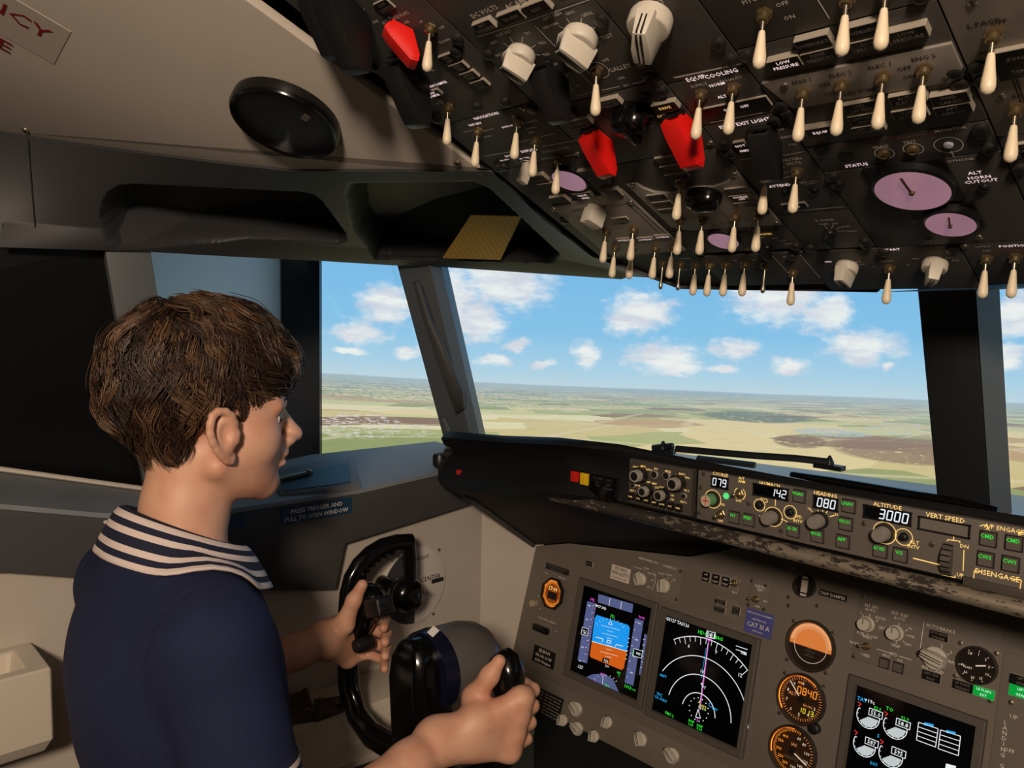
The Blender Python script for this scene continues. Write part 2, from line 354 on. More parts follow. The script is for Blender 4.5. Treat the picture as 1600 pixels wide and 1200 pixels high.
# ------------------------------------------------------------------ floor, walls
fl = MB(); fl.box(0, -.2, -.02, 2.6, 3.6, .04); struct('floor', fl.mesh('floor', mat('cockpit_carpet', (38, 36, 36), .95, bump=.5, bs=800)))
wl = MB(); yc = SLF.px(752, 870)[0]; wl.box(XL-.02, (yc-2.0)/2, .49, .04, 2.0+yc, .98)
struct('wall_left', wl.mesh('wall_left', K_LIN)); struct('wall_right', mirror(wl).mesh('wall_right', K_LIN))
fa = PX(754, 870, XL)
wf = MB(); mp_l = MPF.p3(836, 852); 
wq = [(-.765, .300, 1.0), (-.778, .262, .83), (-.80, .196, .541), (-.80, .10, 0)]
wf.loft([[(XL, yc, z), (x, y, z), (x-.02, y+.03, z), (XL-.03, yc+.03, z)] for x, y, z in wq])
struct('wall_front_left', wf.mesh('wall_front_left', K_LIN, clean=True)); struct('wall_front_right', mirror(wf).mesh('wall_front_right', K_LIN, clean=True))
wfr = MB(); wfr.box(0, .36, .45, 1.74, .04, .9); struct('wall_front', wfr.mesh('wall_front', mat('footwell_black', (16, 15, 15), .8)))
# side trim below the windows
poly = [SWF.px(745, 785), SWF.px(540, 850), SWF.px(525, 922), SWF.px(330, 925), SWF.px(135, 905), SWF.px(0, 895)]
aft = (-1.9, poly[-1][1]+.22)
lip = [SWF.px(750, 722), SWF.px(562, 765)]
z_in = [(-.42, 1.005), (-.60, 1.028), (-.80, 1.08), (-1.9, 1.35)]
poly = poly+[aft]+[z_in[3], z_in[2], z_in[1], z_in[0]]+[lip[1], lip[0]]
poly[0] = (poly[0][0]+.012, poly[0][1]); poly[-1] = (poly[0][0], poly[-1][1])
tr = MB(); tr.prism(poly, XT-.03, XT, M=Matrix(((0, 0, 1, 0), (1, 0, 0, 0), (0, 1, 0, 0), (0, 0, 0, 1))))
struct('trim_1', tr.mesh('trim_1', K_DK, bevel=.004, clean=True), 'dark grey side wall trim under the side windows')
# window ledge between the trim and the glazing
inn = [V(XT, u, v) for u, v in [z_in[3], z_in[2], z_in[1], z_in[0]]]+[V(XT, *lip[1]), V(XT, *lip[0])]
out = [V(-1.02, -1.9, 1.35), PX(0, 737, -1.0)*V(1, 1, 1), PX(230, 771, -1.0), PX(400, 745, -1.0), PX(505, 716, -1.0), PX(700, 694, -1.0)]
out[1] = V(-1.0, -.70, 1.077); out[2] = V(-1.0, -.47, 1.012); out[3] = V(-1.0, -.30, 1.02)
lg = MB()
lg.loft([[tuple(a+V(.004, 0, .001)), tuple(a+V(.004, 0, -.006)), tuple(a+V(-.02, 0, -.02)), tuple(b-V(.05, 0, .03)), tuple(b-V(.05, 0, 0)), tuple(b)] for a, b in zip(inn, out)])
struct('trim_2', lg.mesh('trim_2', mat('ledge_grey', (132, 136, 138), .5, var=.08, vs_=14, bump=.06), bevel=.0, smooth=40), 'grey window ledge')
sl = MB(); P3 = [out[0]+V(.012, 0, .004), out[1]+V(.012, 0, .004), out[2]+V(.012, 0, .004)]
sl.tube([tuple(p) for p in P3], .004, 6); struct('trim_3', sl.mesh('trim_3', K_CRM), 'cream window seal')
trm = MB().prism(poly, XT-.03, XT, M=Matrix(((0, 0, 1, 0), (1, 0, 0, 0), (0, 1, 0, 0), (0, 0, 0, 1)))); struct('trim_right', mirror(trm).mesh('trim_right', K_DK, clean=True)); struct('ledge_right', mirror(lg).mesh('ledge_right', K_POST, clean=True))
# ------------------------------------------------------------------ ceiling liner
ce = MB(); c_in = [OHF.px(770, 264)[1]]
top_px = [(0, 206), (120, 224), (240, 240), (350, 254), (450, 265), (560, 265.5), (660, 265.5), (768, 265.5)]
LNp = [LNF.px(*q) for q in top_px]
a0 = LNp[0]; a1 = LNp[1]; ext = (a0[0]-(a1[0]-a0[0])*2.2, a0[1]+(a0[1]-a1[1])*2.2)
cpoly = [(0.004, 1.4), (ext[0], 1.4), ext]+LNp+[(0.004, LNp[-1][1]-.001)]
ce.prism(cpoly, -.012, 0.); cme = ce.mesh('ceiling', K_LIN, bevel=.002, clean=True)
cl = struct('ceiling', cme); cl.matrix_world = LNF.mat()
crm = mirror(MB().add([tuple(LNF.pt(u, v, h)) for h in (-.012, 0) for u, v in cpoly], [tuple(range(len(cpoly))), tuple(range(len(cpoly), 2*len(cpoly)))[::-1]]+[(i, (i+1) % len(cpoly), len(cpoly)+(i+1) % len(cpoly), len(cpoly)+i) for i in range(len(cpoly))]))
struct('ceiling_right', crm.mesh('ceiling_right', K_LIN, clean=True))
rf = MB().box(0, .73, -.085, 2.3, 1.3, .02); rfo = struct('light_seal_sheet', rf.mesh('light_seal_sheet', mat('light_block_black', (14, 14, 14), .9))); rfo.matrix_world = OHF.mat()  # added unseen sheet above the overhead, sealing light leaks
# ------------------------------------------------------------------ header with two moulded pockets
def in_poly(x, y, P):
    ins = False; best = 1e9; n = len(P)
    for i in range(n):
        (x0, y0), (x1, y1) = P[i], P[(i+1) % n]
        if (y0 > y) != (y1 > y) and x < (x1-x0)*(y-y0)/(y1-y0)+x0: ins = not ins
        dx, dy = x1-x0, y1-y0; t = max(0, min(1, ((x-x0)*dx+(y-y0)*dy)/(dx*dx+dy*dy))); best = min(best, math.hypot(x-x0-t*dx, y-y0-t*dy))
    return best if ins else -best
HT = [LNF.p3(*q) for q in top_px]+[OHF.pt(-.349, OHF.px(865, 341)[1], 0), OHF.pt(-.349, .112, -.002), OHF.pt(-.266, .008, -.002), OHF.pt(0., -.008, -.002)]
W1b = lambda x, y: W1F.p3(x, y)
HB = [PX(0, 380, -.93), PX(120, 384, -.92), PX(235, 388, -.91), PX(370, 396, -.90), PX(505, 403, -.90), PX(612, 410, -.90), W1b(685, 412), W1b(880, 425), W1b(940, 429), W1b(1000, 433), W1b(1075, 437), W1b(1375, 454)]
HT = [HT[0]+(HT[0]-HT[1])*2]+HT; HB = [HB[0]+(HB[0]-HB[1])*2]+HB
HT = [p+V(0, .0, -.002) for p in HT]
PK1 = [(186, 293), (210, 291), (340, 297), (470, 303), (488, 307), (500, 316), (520, 343), (537, 366), (538, 374), (525, 378), (460, 373), (390, 370), (300, 374), (215, 380), (190, 379), (174, 372), (164, 358), (159, 340), (161, 320), (170, 303)]
PK2 = [(548, 290), (738, 287), (762, 297), (872, 398), (860, 404), (640, 398), (590, 398), (556, 360), (544, 305)]
NS, NTT = 330, 96
SS = [0, .04]+[.04+.96*(i+1)/10.6 for i in range(8)]+[.82, .86, .90, 1.0]
SS = np.array(SS[:len(HT)]); 
# distribute stations by their photograph x so that the grid is even
sx = np.array([-200, 0, 120, 240, 350, 450, 560, 660, 768, 880, 960, 1062, 1365.])
hd = MB(); DD = V(-.60, .60, .53)
xs = np.concatenate([np.linspace(-200, 0, 8)[:-1], np.linspace(0, 900, NS), np.linspace(900, 1365, 24)[1:]])
rows = []
for x in xs:
    a = V(*[np.interp(x, sx, [p[k] for p in HT]) for k in range(3)]); b = V(*[np.interp(x, sx, [p[k] for p in HB]) for k in range(3)])
    col = []
    for j in range(NTT+1):
        t = j/NTT; p = a*(1-t)+b*t
        u, v = proj(p)
        if x > 5 and x < 930:
            d = max(in_poly(u, v, PK1), in_poly(u, v, PK2)); k = max(0., min(1., (d+4)/13)); k = k*k*(3-2*k); p = p+DD*.085*k
            if k < 1e-6 and t > .8: p = p-DD*.012*math.sin((t-.8)/.2*math.pi/2*.9)
        col.append(tuple(p))
    col += [tuple(V(*col[-1])+V(-.012, .02, .035)), tuple(V(*col[-1])+V(-.03, .07, .08))]
    col = [tuple(a+V(-.0, .01, .05))]+col; rows.append(col)
hd.loft(rows, cap=False, close=False); hd.f = [q[::-1] for q in hd.f]
struct('trim_4', hd.mesh('trim_4', K_DKB, smooth=50), 'dark moulded header with two map pockets above the windows')
hr = MB(); hr.loft([[tuple(p), tuple(q), tuple(q+V(-.04, .08, .06))] for p, q in zip(HT, HB)], cap=False, close=False); hr = mirror(hr)
struct('trim_5', hr.mesh('trim_5', K_DKB))
sm = MB(); sm.tube([tuple(HT[1]*(1-t)+HB[1]*t+(HT[2]-HT[1])*.38*(1-t)+(HB[2]-HB[1])*.48*t+V(.002, -.002, 0)) for t in np.linspace(0.02, .98, 5)], .0012, 5)
ob('panel_seam', sm.mesh('panel_seam', K_BLK), bpy.data.objects['trim_4'])
us_ = MB().box(-1.22, -.8, 1.64, .02, 2.4, .36); struct('light_block_left', us_.mesh('light_block_left', mat('light_block_black', (14, 14, 14))))  # added unseen sheet that keeps outside light off the header pocket
# ------------------------------------------------------------------ window posts
def beam(name, bot, top, m, label, both=True):
    mb = MB().loft([[tuple(p) for p in bot], [tuple(p) for p in top]])
    o = struct(name, mb.mesh(name, m, bevel=.004, clean=True), label)
    if both: struct(name+'_right', mirror(mb).mesh(name, m, bevel=.004, clean=True), label+' on the right')
    return o
O1 = V(-.04, .05, 0)
bl, bm_, br = PX(700, 690, -.99), W1F.p3(742, 690, .03), W1F.p3(757, 690, .0)
tl, tm_, tr_ = PX(612, 409, -.905), W1F.p3(664, 409, .03), W1F.p3(682, 409, 0)
dz = V(0, 0, .03)
beam('trim_6', [bl-dz, bm_-dz, br-dz, br+O1-dz, bl+O1-dz], [tl+dz, tm_+dz, tr_+dz, tr_+O1+dz, tl+O1+dz], K_POST, 'slanting grey corner window post')
bl, br = PX(232, 775, -.995), PX(300, 770, -.995); tl, tr_ = PX(163, 386, -.915)-dz, PX(235, 388, -.905)-dz; o2 = V(-.05, .01, 0)
beam('trim_7', [bl-dz, br-dz, br+o2-dz, bl+o2-dz], [tl+dz, tr_+dz, tr_+o2+dz, tl+o2+dz], K_POST, 'grey post between the side windows')
pb, ptp = C_b+V(0, 0, -.02), C_t+(C_t-C_b)*.12
cp = MB().loft([[tuple(p+V(-.036, 0, 0)), tuple(p+V(.036, 0, 0)), tuple(p+V(.044, .055, .02)), tuple(p+V(-.044, .055, .02))] for p in (pb+V(0, -.02, 0), ptp+V(0, -.02, 0))])
struct('trim_8', cp.mesh('trim_8', mat('centre_post_dark', (40, 42, 44), .5), bevel=.003, clean=True), 'dark centre post between the windscreens')
cs = MB().loft([[tuple(p+V(s*.0375, .0, .002)), tuple(p+V(s*.052, .045, .014)), tuple(p+V(s*.047, .05, .018)), tuple(p+V(s*.034, .004, .004))] for p in (pb+V(0, -.02, 0), ptp+V(0, -.02, 0)) for s in (1,)])
ob('post_lit_edge', cs.mesh('post_lit_edge', K_POST, clean=True), bpy.data.objects['trim_8'])  # lighter strip paints the screen-lit side face of the post
# ------------------------------------------------------------------ glass
gm = bpy.data.materials.new('window_glass'); gm.use_nodes = True; gn = gm.node_tree; gn.nodes.clear(); N = NT(gn)
tb = N.n('ShaderNodeBsdfTransparent'); tb.inputs[0].default_value = (.97, .98, .98, 1); gb = N.n('ShaderNodeBsdfGlossy'); gb.inputs['Roughness'].default_value = .02
mx = N.n('ShaderNodeMixShader'); mx.inputs[0].default_value = .015; gn.links.new(tb.outputs[0], mx.inputs[1]); gn.links.new(gb.outputs[0], mx.inputs[2])
oo = N.n('ShaderNodeOutputMaterial'); gn.links.new(mx.outputs[0], oo.inputs[0])
def pane(name, P, m=gm, th=.006):
    P = [V(*p) for p in P]; n = np.cross(P[1]-P[0], P[2]-P[0]); n /= np.linalg.norm(n)
    mb = MB().loft([[tuple(p-n*th/2) for p in P], [tuple(p+n*th/2) for p in P]]); return struct(name, mb.mesh(name, m, clean=True))
A_t = A_b+(C_t-C_b)*1.22
off = V(-.03, .045, .0)
def mirp(L): return [V(-p[0], p[1], p[2]) for p in L[::-1]]
g1 = [A_b+off, C_b+off+V(-.02, 0, 0), C_t+(C_t-C_b)*.1+off+V(-.02, 0, 0), A_t+off]; g2 = [(-1.035, .2, 1.0), (-1.035, -.44, .99), (-.945, -.505, 1.425), (-.945, -.02, 1.425)]
pane('window_1', g1); pane('window_4', mirp(g1)); pane('window_2', g2); pane('window_5', mirp([V(*p) for p in g2]))
BKO = mat('blackout_panel', (10, 10, 11), .35)
g3 = [(-1.03, -.455, .98), (-1.03, -1.9, 1.0), (-.99, -1.9, 1.44), (-.955, -.535, 1.425)]
pane('window_3', g3, BKO, .01)['label'] = 'blacked-out rear side window'
# grab handle on the corner post and a clip at its foot
hp = [W1F.p3(650, 440, .045), W1F.p3(668, 500, .05), W1F.p3(684, 540, .055), W1F.p3(699, 580, .058), W1F.p3(711, 610, .055), W1F.p3(714, 630, .048), W1F.p3(713, 641, .04)]
gh = MB().tube([tuple(p) for p in hp], [(.009, .006), (.011, .008), (.016, .010), (.02, .012), (.022, .013), (.019, .011), (.006, .004)], 14)
tag(ob('grab_handle', gh.mesh('grab_handle', mat('handle_grey', (70, 70, 68), .5, bump=.1, bs=400), smooth=60)), 'dark grey tapered handle pad lying along the corner window post', 'handle')
ck = MB(); c0, c1 = PX(692, 652, -.95), PX(706, 690, -.95); ck.tube([tuple(c0), tuple((c0+c1)/2+V(.004, 0, 0)), tuple(c1)], [(.006, .009), (.008, .012), (.008, .012)], 8)
tag(ob('post_clip', ck.mesh('post_clip', K_POST, smooth=40)), 'small grey clip at the foot of the corner post', 'clip')
# ------------------------------------------------------------------ nose deck and wipers outside
nd = MB(); nd.loft([[(x, .47-abs(x)*.27, 1.03), (x, .85-abs(x)*.2, .99), (x, 1.1-abs(x)*.2, .90), (x, .47-abs(x)*.27, .96)] for x in np.linspace(-.75, .75, 17)])
tag(ob('nose_deck', nd.mesh('nose_deck', mat('nose_paint', (150, 162, 172), .4, .1, var=.1), clean=True)), 'pale grey nose skin outside below the windscreens', 'nose')
WOF = Frame(C_b+V(-.01, .085, 0), C_b-A_b, C_t-C_b)
def wiper(name, arm, blade, piv, label, pw=.05):
    t = thing(name, label, 'wiper', loc=tuple(WOF.p3(*piv))); T = Matrix.Translation(-Vector(WOF.p3(*piv)))
    P = [tuple(WOF.p3(*q)) for q in arm]; m = mat('wiper_black', (26, 27, 29), .45)
    ob('arm', MB().tube(P, .0065, 6).mesh('arm', m), t, M=T)
    B = [tuple(WOF.p3(*q, -.004)) for q in blade]; ob('blade', MB().tube(B, [(.006, .010)]*len(B), 6).mesh('blade', m), t, M=T)
    p = WOF.p3(*piv); Mz = Matrix.Translation(Vector(p)); ob('pivot', MB().box(.0, 0, -.006, pw, .02, .008, Mz).lathe([(.008, -.010), (.008, .002), (.005, .008), (.002, .014)], 10, Mz).mesh('pivot', m), t, M=T)
wiper('windscreen_wiper', [(1056, 701), (1110, 706), (1180, 712), (1240, 716), (1296, 722)], [(1090, 716), (1140, 722), (1180, 727)], (1296, 724), 'black windscreen wiper whose pivot stands near the centre post')
wiper('windscreen_wiper', [(1020, 700), (1052, 697)], [(1020, 706), (1054, 706)], (1036, 700), 'short black wiper end beside the left windscreen base', .026)
# ================================================================== parts shared by all panels
def hexnut(mb, r, z0, z1, M=None): return mb.lathe([(r, z0), (r, z1-.0006), (r*.86, z1)], 6, M)
ME = {}
def shared(key, fn):
    if key not in ME: ME[key] = fn()
    return ME[key]
def m_bush():
    mb = MB(); hexnut(mb, .0062, 0, .0025); mb.lathe([(.0046, .0025), (.0046, .0065), (.0034, .0075)], 14); return mb.mesh('toggle_bushing', K_BRS)
def m_lever():
    mb = MB(); mb.m(0).lathe([(.0016, 0), (.0016, .011)], 8); mb.m(1).lathe([(.0021, .0095), (.0026, .0115), (.0037, .021), (.0046, .0275), (.0048, .0315), (.0040, .0345), (.0018, .0362), (.0002, .0366)], 12)
    return mb.mesh('toggle_lever', [K_MET, K_IV], smooth=50)
def m_lever_metal():
    mb = MB(); mb.lathe([(.0016, 0), (.0016, .018), (.0023, .022), (.0027, .027), (.0024, .030), (.0004, .0315)], 10); return mb.mesh('toggle_lever_metal', K_MET, smooth=50)
def m_screw():
    mb = MB(); mb.m(0).lathe([(.0058, 0), (.0058, .0032), (.0046, .0042), (.0026, .0044)], 14); mb.m(1).lathe([(.0026, .00445), (.0020, .0042)], 6); return mb.mesh('fastener', [K_SCR, K_BLK])
def m_screw_s():
    mb = MB(); mb.m(0).lathe([(.0034, 0), (.0032, .0012), (.0012, .0018)], 12); mb.m(1).box(0, 0, .0018, .005, .0007, .0006); return mb.mesh('screw', [K_MET, K_BLK])
def m_knob(r, hh, key):
    # round skirt with a raised pointer bar, two dark lines along the bar
    mb = MB(); mb.m(1).lathe([(r*.95, 0), (r*.95, .002)], 20); mb.m(0).lathe([(r, .0018), (r*1.0, hh*.34), (r*.92, hh*.42), (r*.4, hh*.43)], 24)
    mb.loft([[(-r*.52, -r*1.02, hh*.3), (r*.52, -r*1.02, hh*.3), (r*.62, 0, hh*.3), (r*.42, r*1.12, hh*.3), (-r*.42, r*1.12, hh*.3), (-r*.62, 0, hh*.3)],
             [(-r*.40, -r*.86, hh), (r*.40, -r*.86, hh), (r*.44, 0, hh), (r*.28, r*.98, hh*.94), (-r*.28, r*.98, hh*.94), (-r*.44, 0, hh)]])
    return mb.mesh('selector_knob', [K_KN, K_BLK], bevel=r*.06, seg=2, smooth=40)
def m_knobline(r, hh):
    mb = MB()
    for dx in (-r*.10, r*.10):
        mb.box(dx, r*.08, hh*.985, r*.07, r*1.75, hh*.05); mb.box(dx, r*1.02, hh*.62, r*.07, r*.14, hh*.62)
    return mb.mesh('knob_line', K_BLK)
def m_guard():
    # hinged switch guard: a wedge shaped channel standing off the panel
    prof = [(.018, .001), (.021, .012), (.012, .019), (-.018, .034), (-.025, .033), (-.026, .026), (-.012, .006), (-.008, .001)]
    mb = MB(); R = Matrix(((0, 0, 1, 0), (1, 0, 0, 0), (0, 1, 0, 0), (0, 0, 0, 1)))
    mb.prism(prof, -.0105, -.0075, R); mb.prism(prof, .0075, .0105, R)
    top = [(.021, .010), (.0215, .0135), (.012, .0205), (-.018, .0355), (-.0265, .034), (-.0265, .028), (-.0235, .031), (-.0175, .032), (.0115, .0175), (.019, .0115)]
    mb.prism(top, -.0105, .0105, R); return mb
def m_cap(r, h, key, m, lines=True):
    mb = MB(); mb.m(0).lathe([(r, 0), (r, h*.85), (r*.9, h), (r*.2, h)], 24)
    for i in range(20):
        a = 2*math.pi*i/20; mb.box(r*math.cos(a), r*math.sin(a), h*.45, r*.10, r*.10, h*.8, None)
    return mb.mesh(key, [m])
class Panel:
    def __init__(s, name, label, cat, frame, rect, th=.006, m=None, bevel=.0012, base=0., group=None, hole=None, plate_name='plate'):
        s.F = frame; s.u0, s.u1, s.v0, s.v1 = rect; s.cu, s.cv = (s.u0+s.u1)/2, (s.v0+s.v1)/2; s.base = base; s.th = th; s.top = base+th
        s.root = thing(name, label, cat, M=frame.mat(s.cu, s.cv, 0), group=group); s.T = {}; s.W, s.H = s.u1-s.u0, s.v1-s.v0
        if m is not None:
            mb = MB().box(0, 0, base+th/2, s.W-.0012, s.H-.0012, th); ob(plate_name, mb.mesh(plate_name, m, bevel=bevel, seg=2), s.root)
    def l(s, x, y, h=None):
        u, v = s.F.px(x, y, s.top if h is None else h); return u-s.cu, v-s.cv
    def col(s, m):
        k = m.name
        if k not in s.T: s.T[k] = (MB(), m)
        return s.T[k][0]
    def text(s, x, y, t, h=.0032, m=None, z=None, align='C', rot=0, sx=1.):
        z = s.top+.0004 if z is None else z; u, v = s.l(x, y, z); s.col(m or K_WHT).text(t, u, v, h, z, align, rot, sx)
    def texts(s, L, h=.0032, m=None):
        for q in L: s.text(q[0], q[1], q[2], q[3] if len(q) > 3 else h, q[4] if len(q) > 4 else m)
    def line(s, pts, w=.0008, m=None, z=None):
        z = s.top+.0004 if z is None else z; s.col(m or K_WHT).line([s.l(*p, z) for p in pts], w, z)
    def part(s, name, me, x, y, h=None, rz=0, rx=0, ry=0, label=None, dh=0.):
        h = s.top if h is None else h; u, v = s.l(x, y, h+dh); return ob(name, me, s.root, loc=(u, v, h), rot=(rx, ry, rz), label=label)
    def toggle(s, x, y, tilt=0., side=0., metal=False, h=None, k=1.):
        p = s.part('toggle_switch', shared('bush', m_bush), x, y, h)
        ob('toggle_lever', shared('levm', m_lever_metal) if metal else shared('lev', m_lever), p, loc=(0, 0, .0045), rot=(math.radians(tilt+15), math.radians(side), 0)).scale = (1, 1, k)
        return p
    def edge(s, x, y, r):
        # a fastener belongs wholly to its own plate: pull it in where the plate's edge cuts it
        u, v = s.l(x, y); a, b_ = s.W/2-r-.0012, s.H/2-r-.0012; return max(-a, min(a, u)), max(-b_, min(b_, v))
    def fast(s, *L):
        for q in L: u, v = s.edge(*q, .0058); ob('fastener', shared('fast', m_screw), s.root, loc=(u, v, s.top), rot=(0, 0, random.random()))
    def screw(s, *L):
        for q in L: u, v = s.edge(*q, .0034); ob('screw', shared('scr', m_screw_s), s.root, loc=(u, v, s.top), rot=(0, 0, random.random()*3))
    def clip(s, P, g=.0012): return [(max(-s.W/2+g, min(s.W/2-g, u)), max(-s.H/2+g, min(s.H/2-g, v))) for u, v in P]
    def knob(s, x, y, r=.012, h=.018, rz=0, m=None):
        p = s.part('selector_knob', shared('k%g_%g' % (r, h), lambda: m_knob(r, h, '')), x, y, rz=math.radians(rz), dh=h*.28)
        ob('knob_line', shared('kl%g_%g' % (r, h), lambda: m_knobline(r, h)), p); return p
    def guard(s, x, y, m, rz=0, k=1.):
        p = s.part('switch_guard', shared('g'+m.name, lambda: m_guard().mesh('switch_guard', m, bevel=.0008, clean=False)), x, y, rz=math.radians(rz), dh=.010*k); p.scale = (k, k, k)
        ob('hinge', shared('hinge', lambda: MB().tube([(-.012, .019, .003), (.012, .019, .003)], .0028, 8).mesh('hinge', K_BLK)), p); return p
    def ann(s, x, y, w, hh, lines=(), m=None, dz=.005, tm=None, face=None):
        """lit or dark legend tile, its own frame proud of the panel"""
        z = s.top+dz; u, v = s.l(x, y, z); key = 'ann%g_%g_%g' % (w, hh, dz)
        p = ob('annunciator', shared(key, lambda: MB().box(0, 0, dz/2, w, hh, dz).mesh('annunciator', K_FRM, bevel=.0004, seg=1)), s.root, loc=(u, v, s.top))
        f = MB(); f.m(0).box(0, 0, dz+.0001, w-.0016, hh-.0016, .0004)
        for i, t in enumerate(lines):
            f.m(1).text(t, 0, (len(lines)/2-.5-i)*hh/(len(lines)+.3), min(.0034, hh/(len(lines)+.9)), dz+.0005, sx=min(1., (w-.003)/max(.001, len(t)*min(.0034, hh/(len(lines)+.9))*.85)))
        ob('legend', f.mesh('legend', [face or K_TIL, tm or K_GRYT], smooth=0), p); return p
    def finish(s):
        for k, (mb, m) in s.T.items():
            ob('lettering', mb.mesh('lettering', m, smooth=0), s.root, kind='stuff')
# ================================================================== overhead panel
OB = MB(); OB.prism([(-.345, .115), (-.262, .012), (-.12, -.004), (.12, -.004), (.262, .012), (.345, .115), (.345, 1.25), (-.345, 1.25)], -.05, -.004)
oh = ob('overhead_frame', OB.mesh('overhead_frame', mat('overhead_frame_black', (34, 33, 33), .6), bevel=.003, clean=True)); oh.matrix_world = OHF.mat(); tag(oh, 'black overhead panel frame that carries all the switch panels', 'panel frame')
OG = 'switch panels of the overhead'
def OP(name, label, rect, m=K_OH, **k): return Panel(name, label, 'switch panel', OHF, rect, th=.006, m=m, base=-.003, group=OG, **k)
# --- flight control panel
p = OP('flight_control_panel', 'black overhead panel with alternate flaps toggle, red guard and two large black guards', (-.33, -.184, .42, .63))
p.guard(628, 58, K_RED, 28, .82); p.toggle(674, 42, 5); p.guard(540, 30, K_BLK, -10, 1.35); p.guard(640, 130, K_BLK, -8, 1.25); p.guard(508, 24, K_BLK, -10, 1.1)
p.toggle(702, 166, 8)
for i in range(4): p.ann(700+i*16.5, 92+i*13.5, .021, .0105, (('FEEL', 'DIFF'), ('SPEED', 'TRIM'), ('MACH', 'TRIM'), ('AUTO', 'SLAT'))[i], dz=.003)
p.ann(600, 10, .02, .012, ('LOW', 'QUANTITY'), dz=.002); p.ann(677, 147, .022, .009, ('YAW', 'DAMPER'), tm=K_LIT, dz=.003)
p.texts([(617, 28, 'ALTERNATE FLAPS', .0035), (635, 35, 'OFF'), (658, 34, 'UP'), (690, 43, 'OFF'), (695, 64, 'DOWN'), (683, 132, 'YAW DAMPER', .0034, K_LIT), (676, 110, 'ON', .0026), (683, 162, 'OFF', .0026), (566, 16, 'STBY', .003, K_WHT), (586, 34, 'ARM', .003)])
p.fast((720, 57), (713, 78), (577, 105), (680, 185), (790, 158), (745, 165)); p.screw((690, 157)); p.finish()
# --- navigation and displays
p = OP('navigation_switch_panel', 'black overhead panel lettered NAVIGATION and DISPLAYS with five ivory toggles', (-.33, -.184, .328, .42))
for q in [(748, 203), (810, 188), (838, 217), (874, 246)]: p.toggle(*q, tilt=4)
p.part('source_selector', shared('src', lambda: MB().m(1).lathe([(.0085, 0), (.0085, .004)], 16).m(0).box(0, 0, .015, .0085, .011, .024).mesh('source_selector', [K_KN, K_BLK], bevel=.0008)), 820, 272, dh=.016)
p.texts([(759, 181, 'NAVIGATION', .0045, K_LIT), (742, 194, 'VHF NAV', .0036, K_LIT), (732, 205, 'BOTH ON 1', .0024), (763, 203, 'BOTH ON 2', .0024), (762, 213, 'NORMAL', .0024), (803, 182, 'IRS', .003), (795, 197, 'BOTH ON L', .0028, K_LIT), (829, 190, 'BOTH ON R', .0026), (830, 200, 'NORMAL', .0024), (830, 207, 'FMC', .003), (820, 220, 'BOTH ON 1', .0026), (856, 211, 'BOTH ON 2', .0026),
         (826, 235, 'DISPLAYS', .0042, K_LIT), (797, 243, 'SOURCE', .0034, K_LIT), (788, 250, 'ALL ON 1', .0026, K_LIT), (803, 247, 'AUTO', .0026), (819, 247, 'ALL ON 2', .0026, K_LIT), (868, 234, 'CONTROL PANEL', .0036), (856, 247, 'BOTH ON 1', .0026), (893, 243, 'BOTH ON 2', .0026)])
p.line([(757, 244), (805, 236)]); p.line([(848, 229), (903, 219)]); p.line([(812, 256), (802, 250)], .0006); p.line([(815, 255), (812, 249)], .0006); p.line([(820, 254), (824, 248)], .0006)
p.fast((824, 152), (786, 267), (800, 270)); p.screw((815, 168), (915, 252)); p.finish()
# --- fuel panel
p = OP('fuel_panel', 'overhead fuel panel, black above and a grey plate below, with crossfeed knob and six toggles', (-.33, -.184, .108, .328))
sp = [p.l(863, 321), p.l(985, 292), p.l(1084, 388), p.l(952, 398)]
ob('grey_plate', MB().prism(p.clip(sp), p.top, p.top+.003).mesh('grey_plate', K_SIL, bevel=.0008, clean=True), p.root); p.top += .003
g = p.part('fuel_temperature_gauge', MB().m(1).lathe([(.023, 0), (.023, .005), (.0205, .006)], 28).m(0).lathe([(.0205, .0062), (.0002, .0066)], 28).mesh('gauge', [mat('pink_dial', (176, 140, 158), .18, emit=(214, 162, 188), es=.34, var=.12, vs_=60), K_BLK]), 889, 283, p.top-.003, dh=.006, label='small round pink-lit gauge')
p.top -= .003
for q, t in [((840, 280), ('ENG VALVE', 'CLOSED')), ((856, 292), ('SPAR VALVE', 'CLOSED')), ((920, 272), ('ENG VALVE', 'CLOSED')), ((935, 284), ('SPAR VALVE', 'CLOSED')), ((874, 313), ('FILTER', 'BYPASS')), ((912, 307), ('VALVE', 'OPEN')), ((955, 303), ('FILTER', 'BYPASS'))]: p.ann(*q, .026, .0135, t, tm=K_LIT if q == (912, 307) else None)
p.top += .003
p.part('crossfeed_knob', shared('xf', lambda: MB().m(0).lathe([(.012, 0), (.012, .004)], 20).box(0, 0, .012, .017, .022, .02).m(1).box(-.0035, .0085, .0222, .0008, .004, .0008).mesh('crossfeed_knob', [K_KN, K_BLK], bevel=.0012)), 927, 340, rz=.2, dh=.012)
for q in [(948, 361), (991, 356), (962, 386), (989, 387), (1025, 386), (1052, 384)]: p.toggle(*q, tilt=2)
for q, t in [((968, 343), ('LOW', 'PRESSURE')), ((975, 375), ('LOW PRESSURE',)), ((1008, 374), ('LOW PRESSURE',)), ((1035, 370), ('LOW PRESSURE',))]: p.ann(*q, .024, .007, t, tm=K_LIT if t[0][:5] == 'LOW P' else None, dz=.002)
KB = mat('black_print', (28, 26, 24), .6)
p.texts([(908, 323, 'CROSS FEED', .003, K_WHT), (965, 350, 'FUEL PUMPS', .003, KB), (968, 356, 'L CTR R', .0024, KB), (948, 320, 'VALVE OPEN', .0024, mat('red_print', (150, 50, 40), .6))])
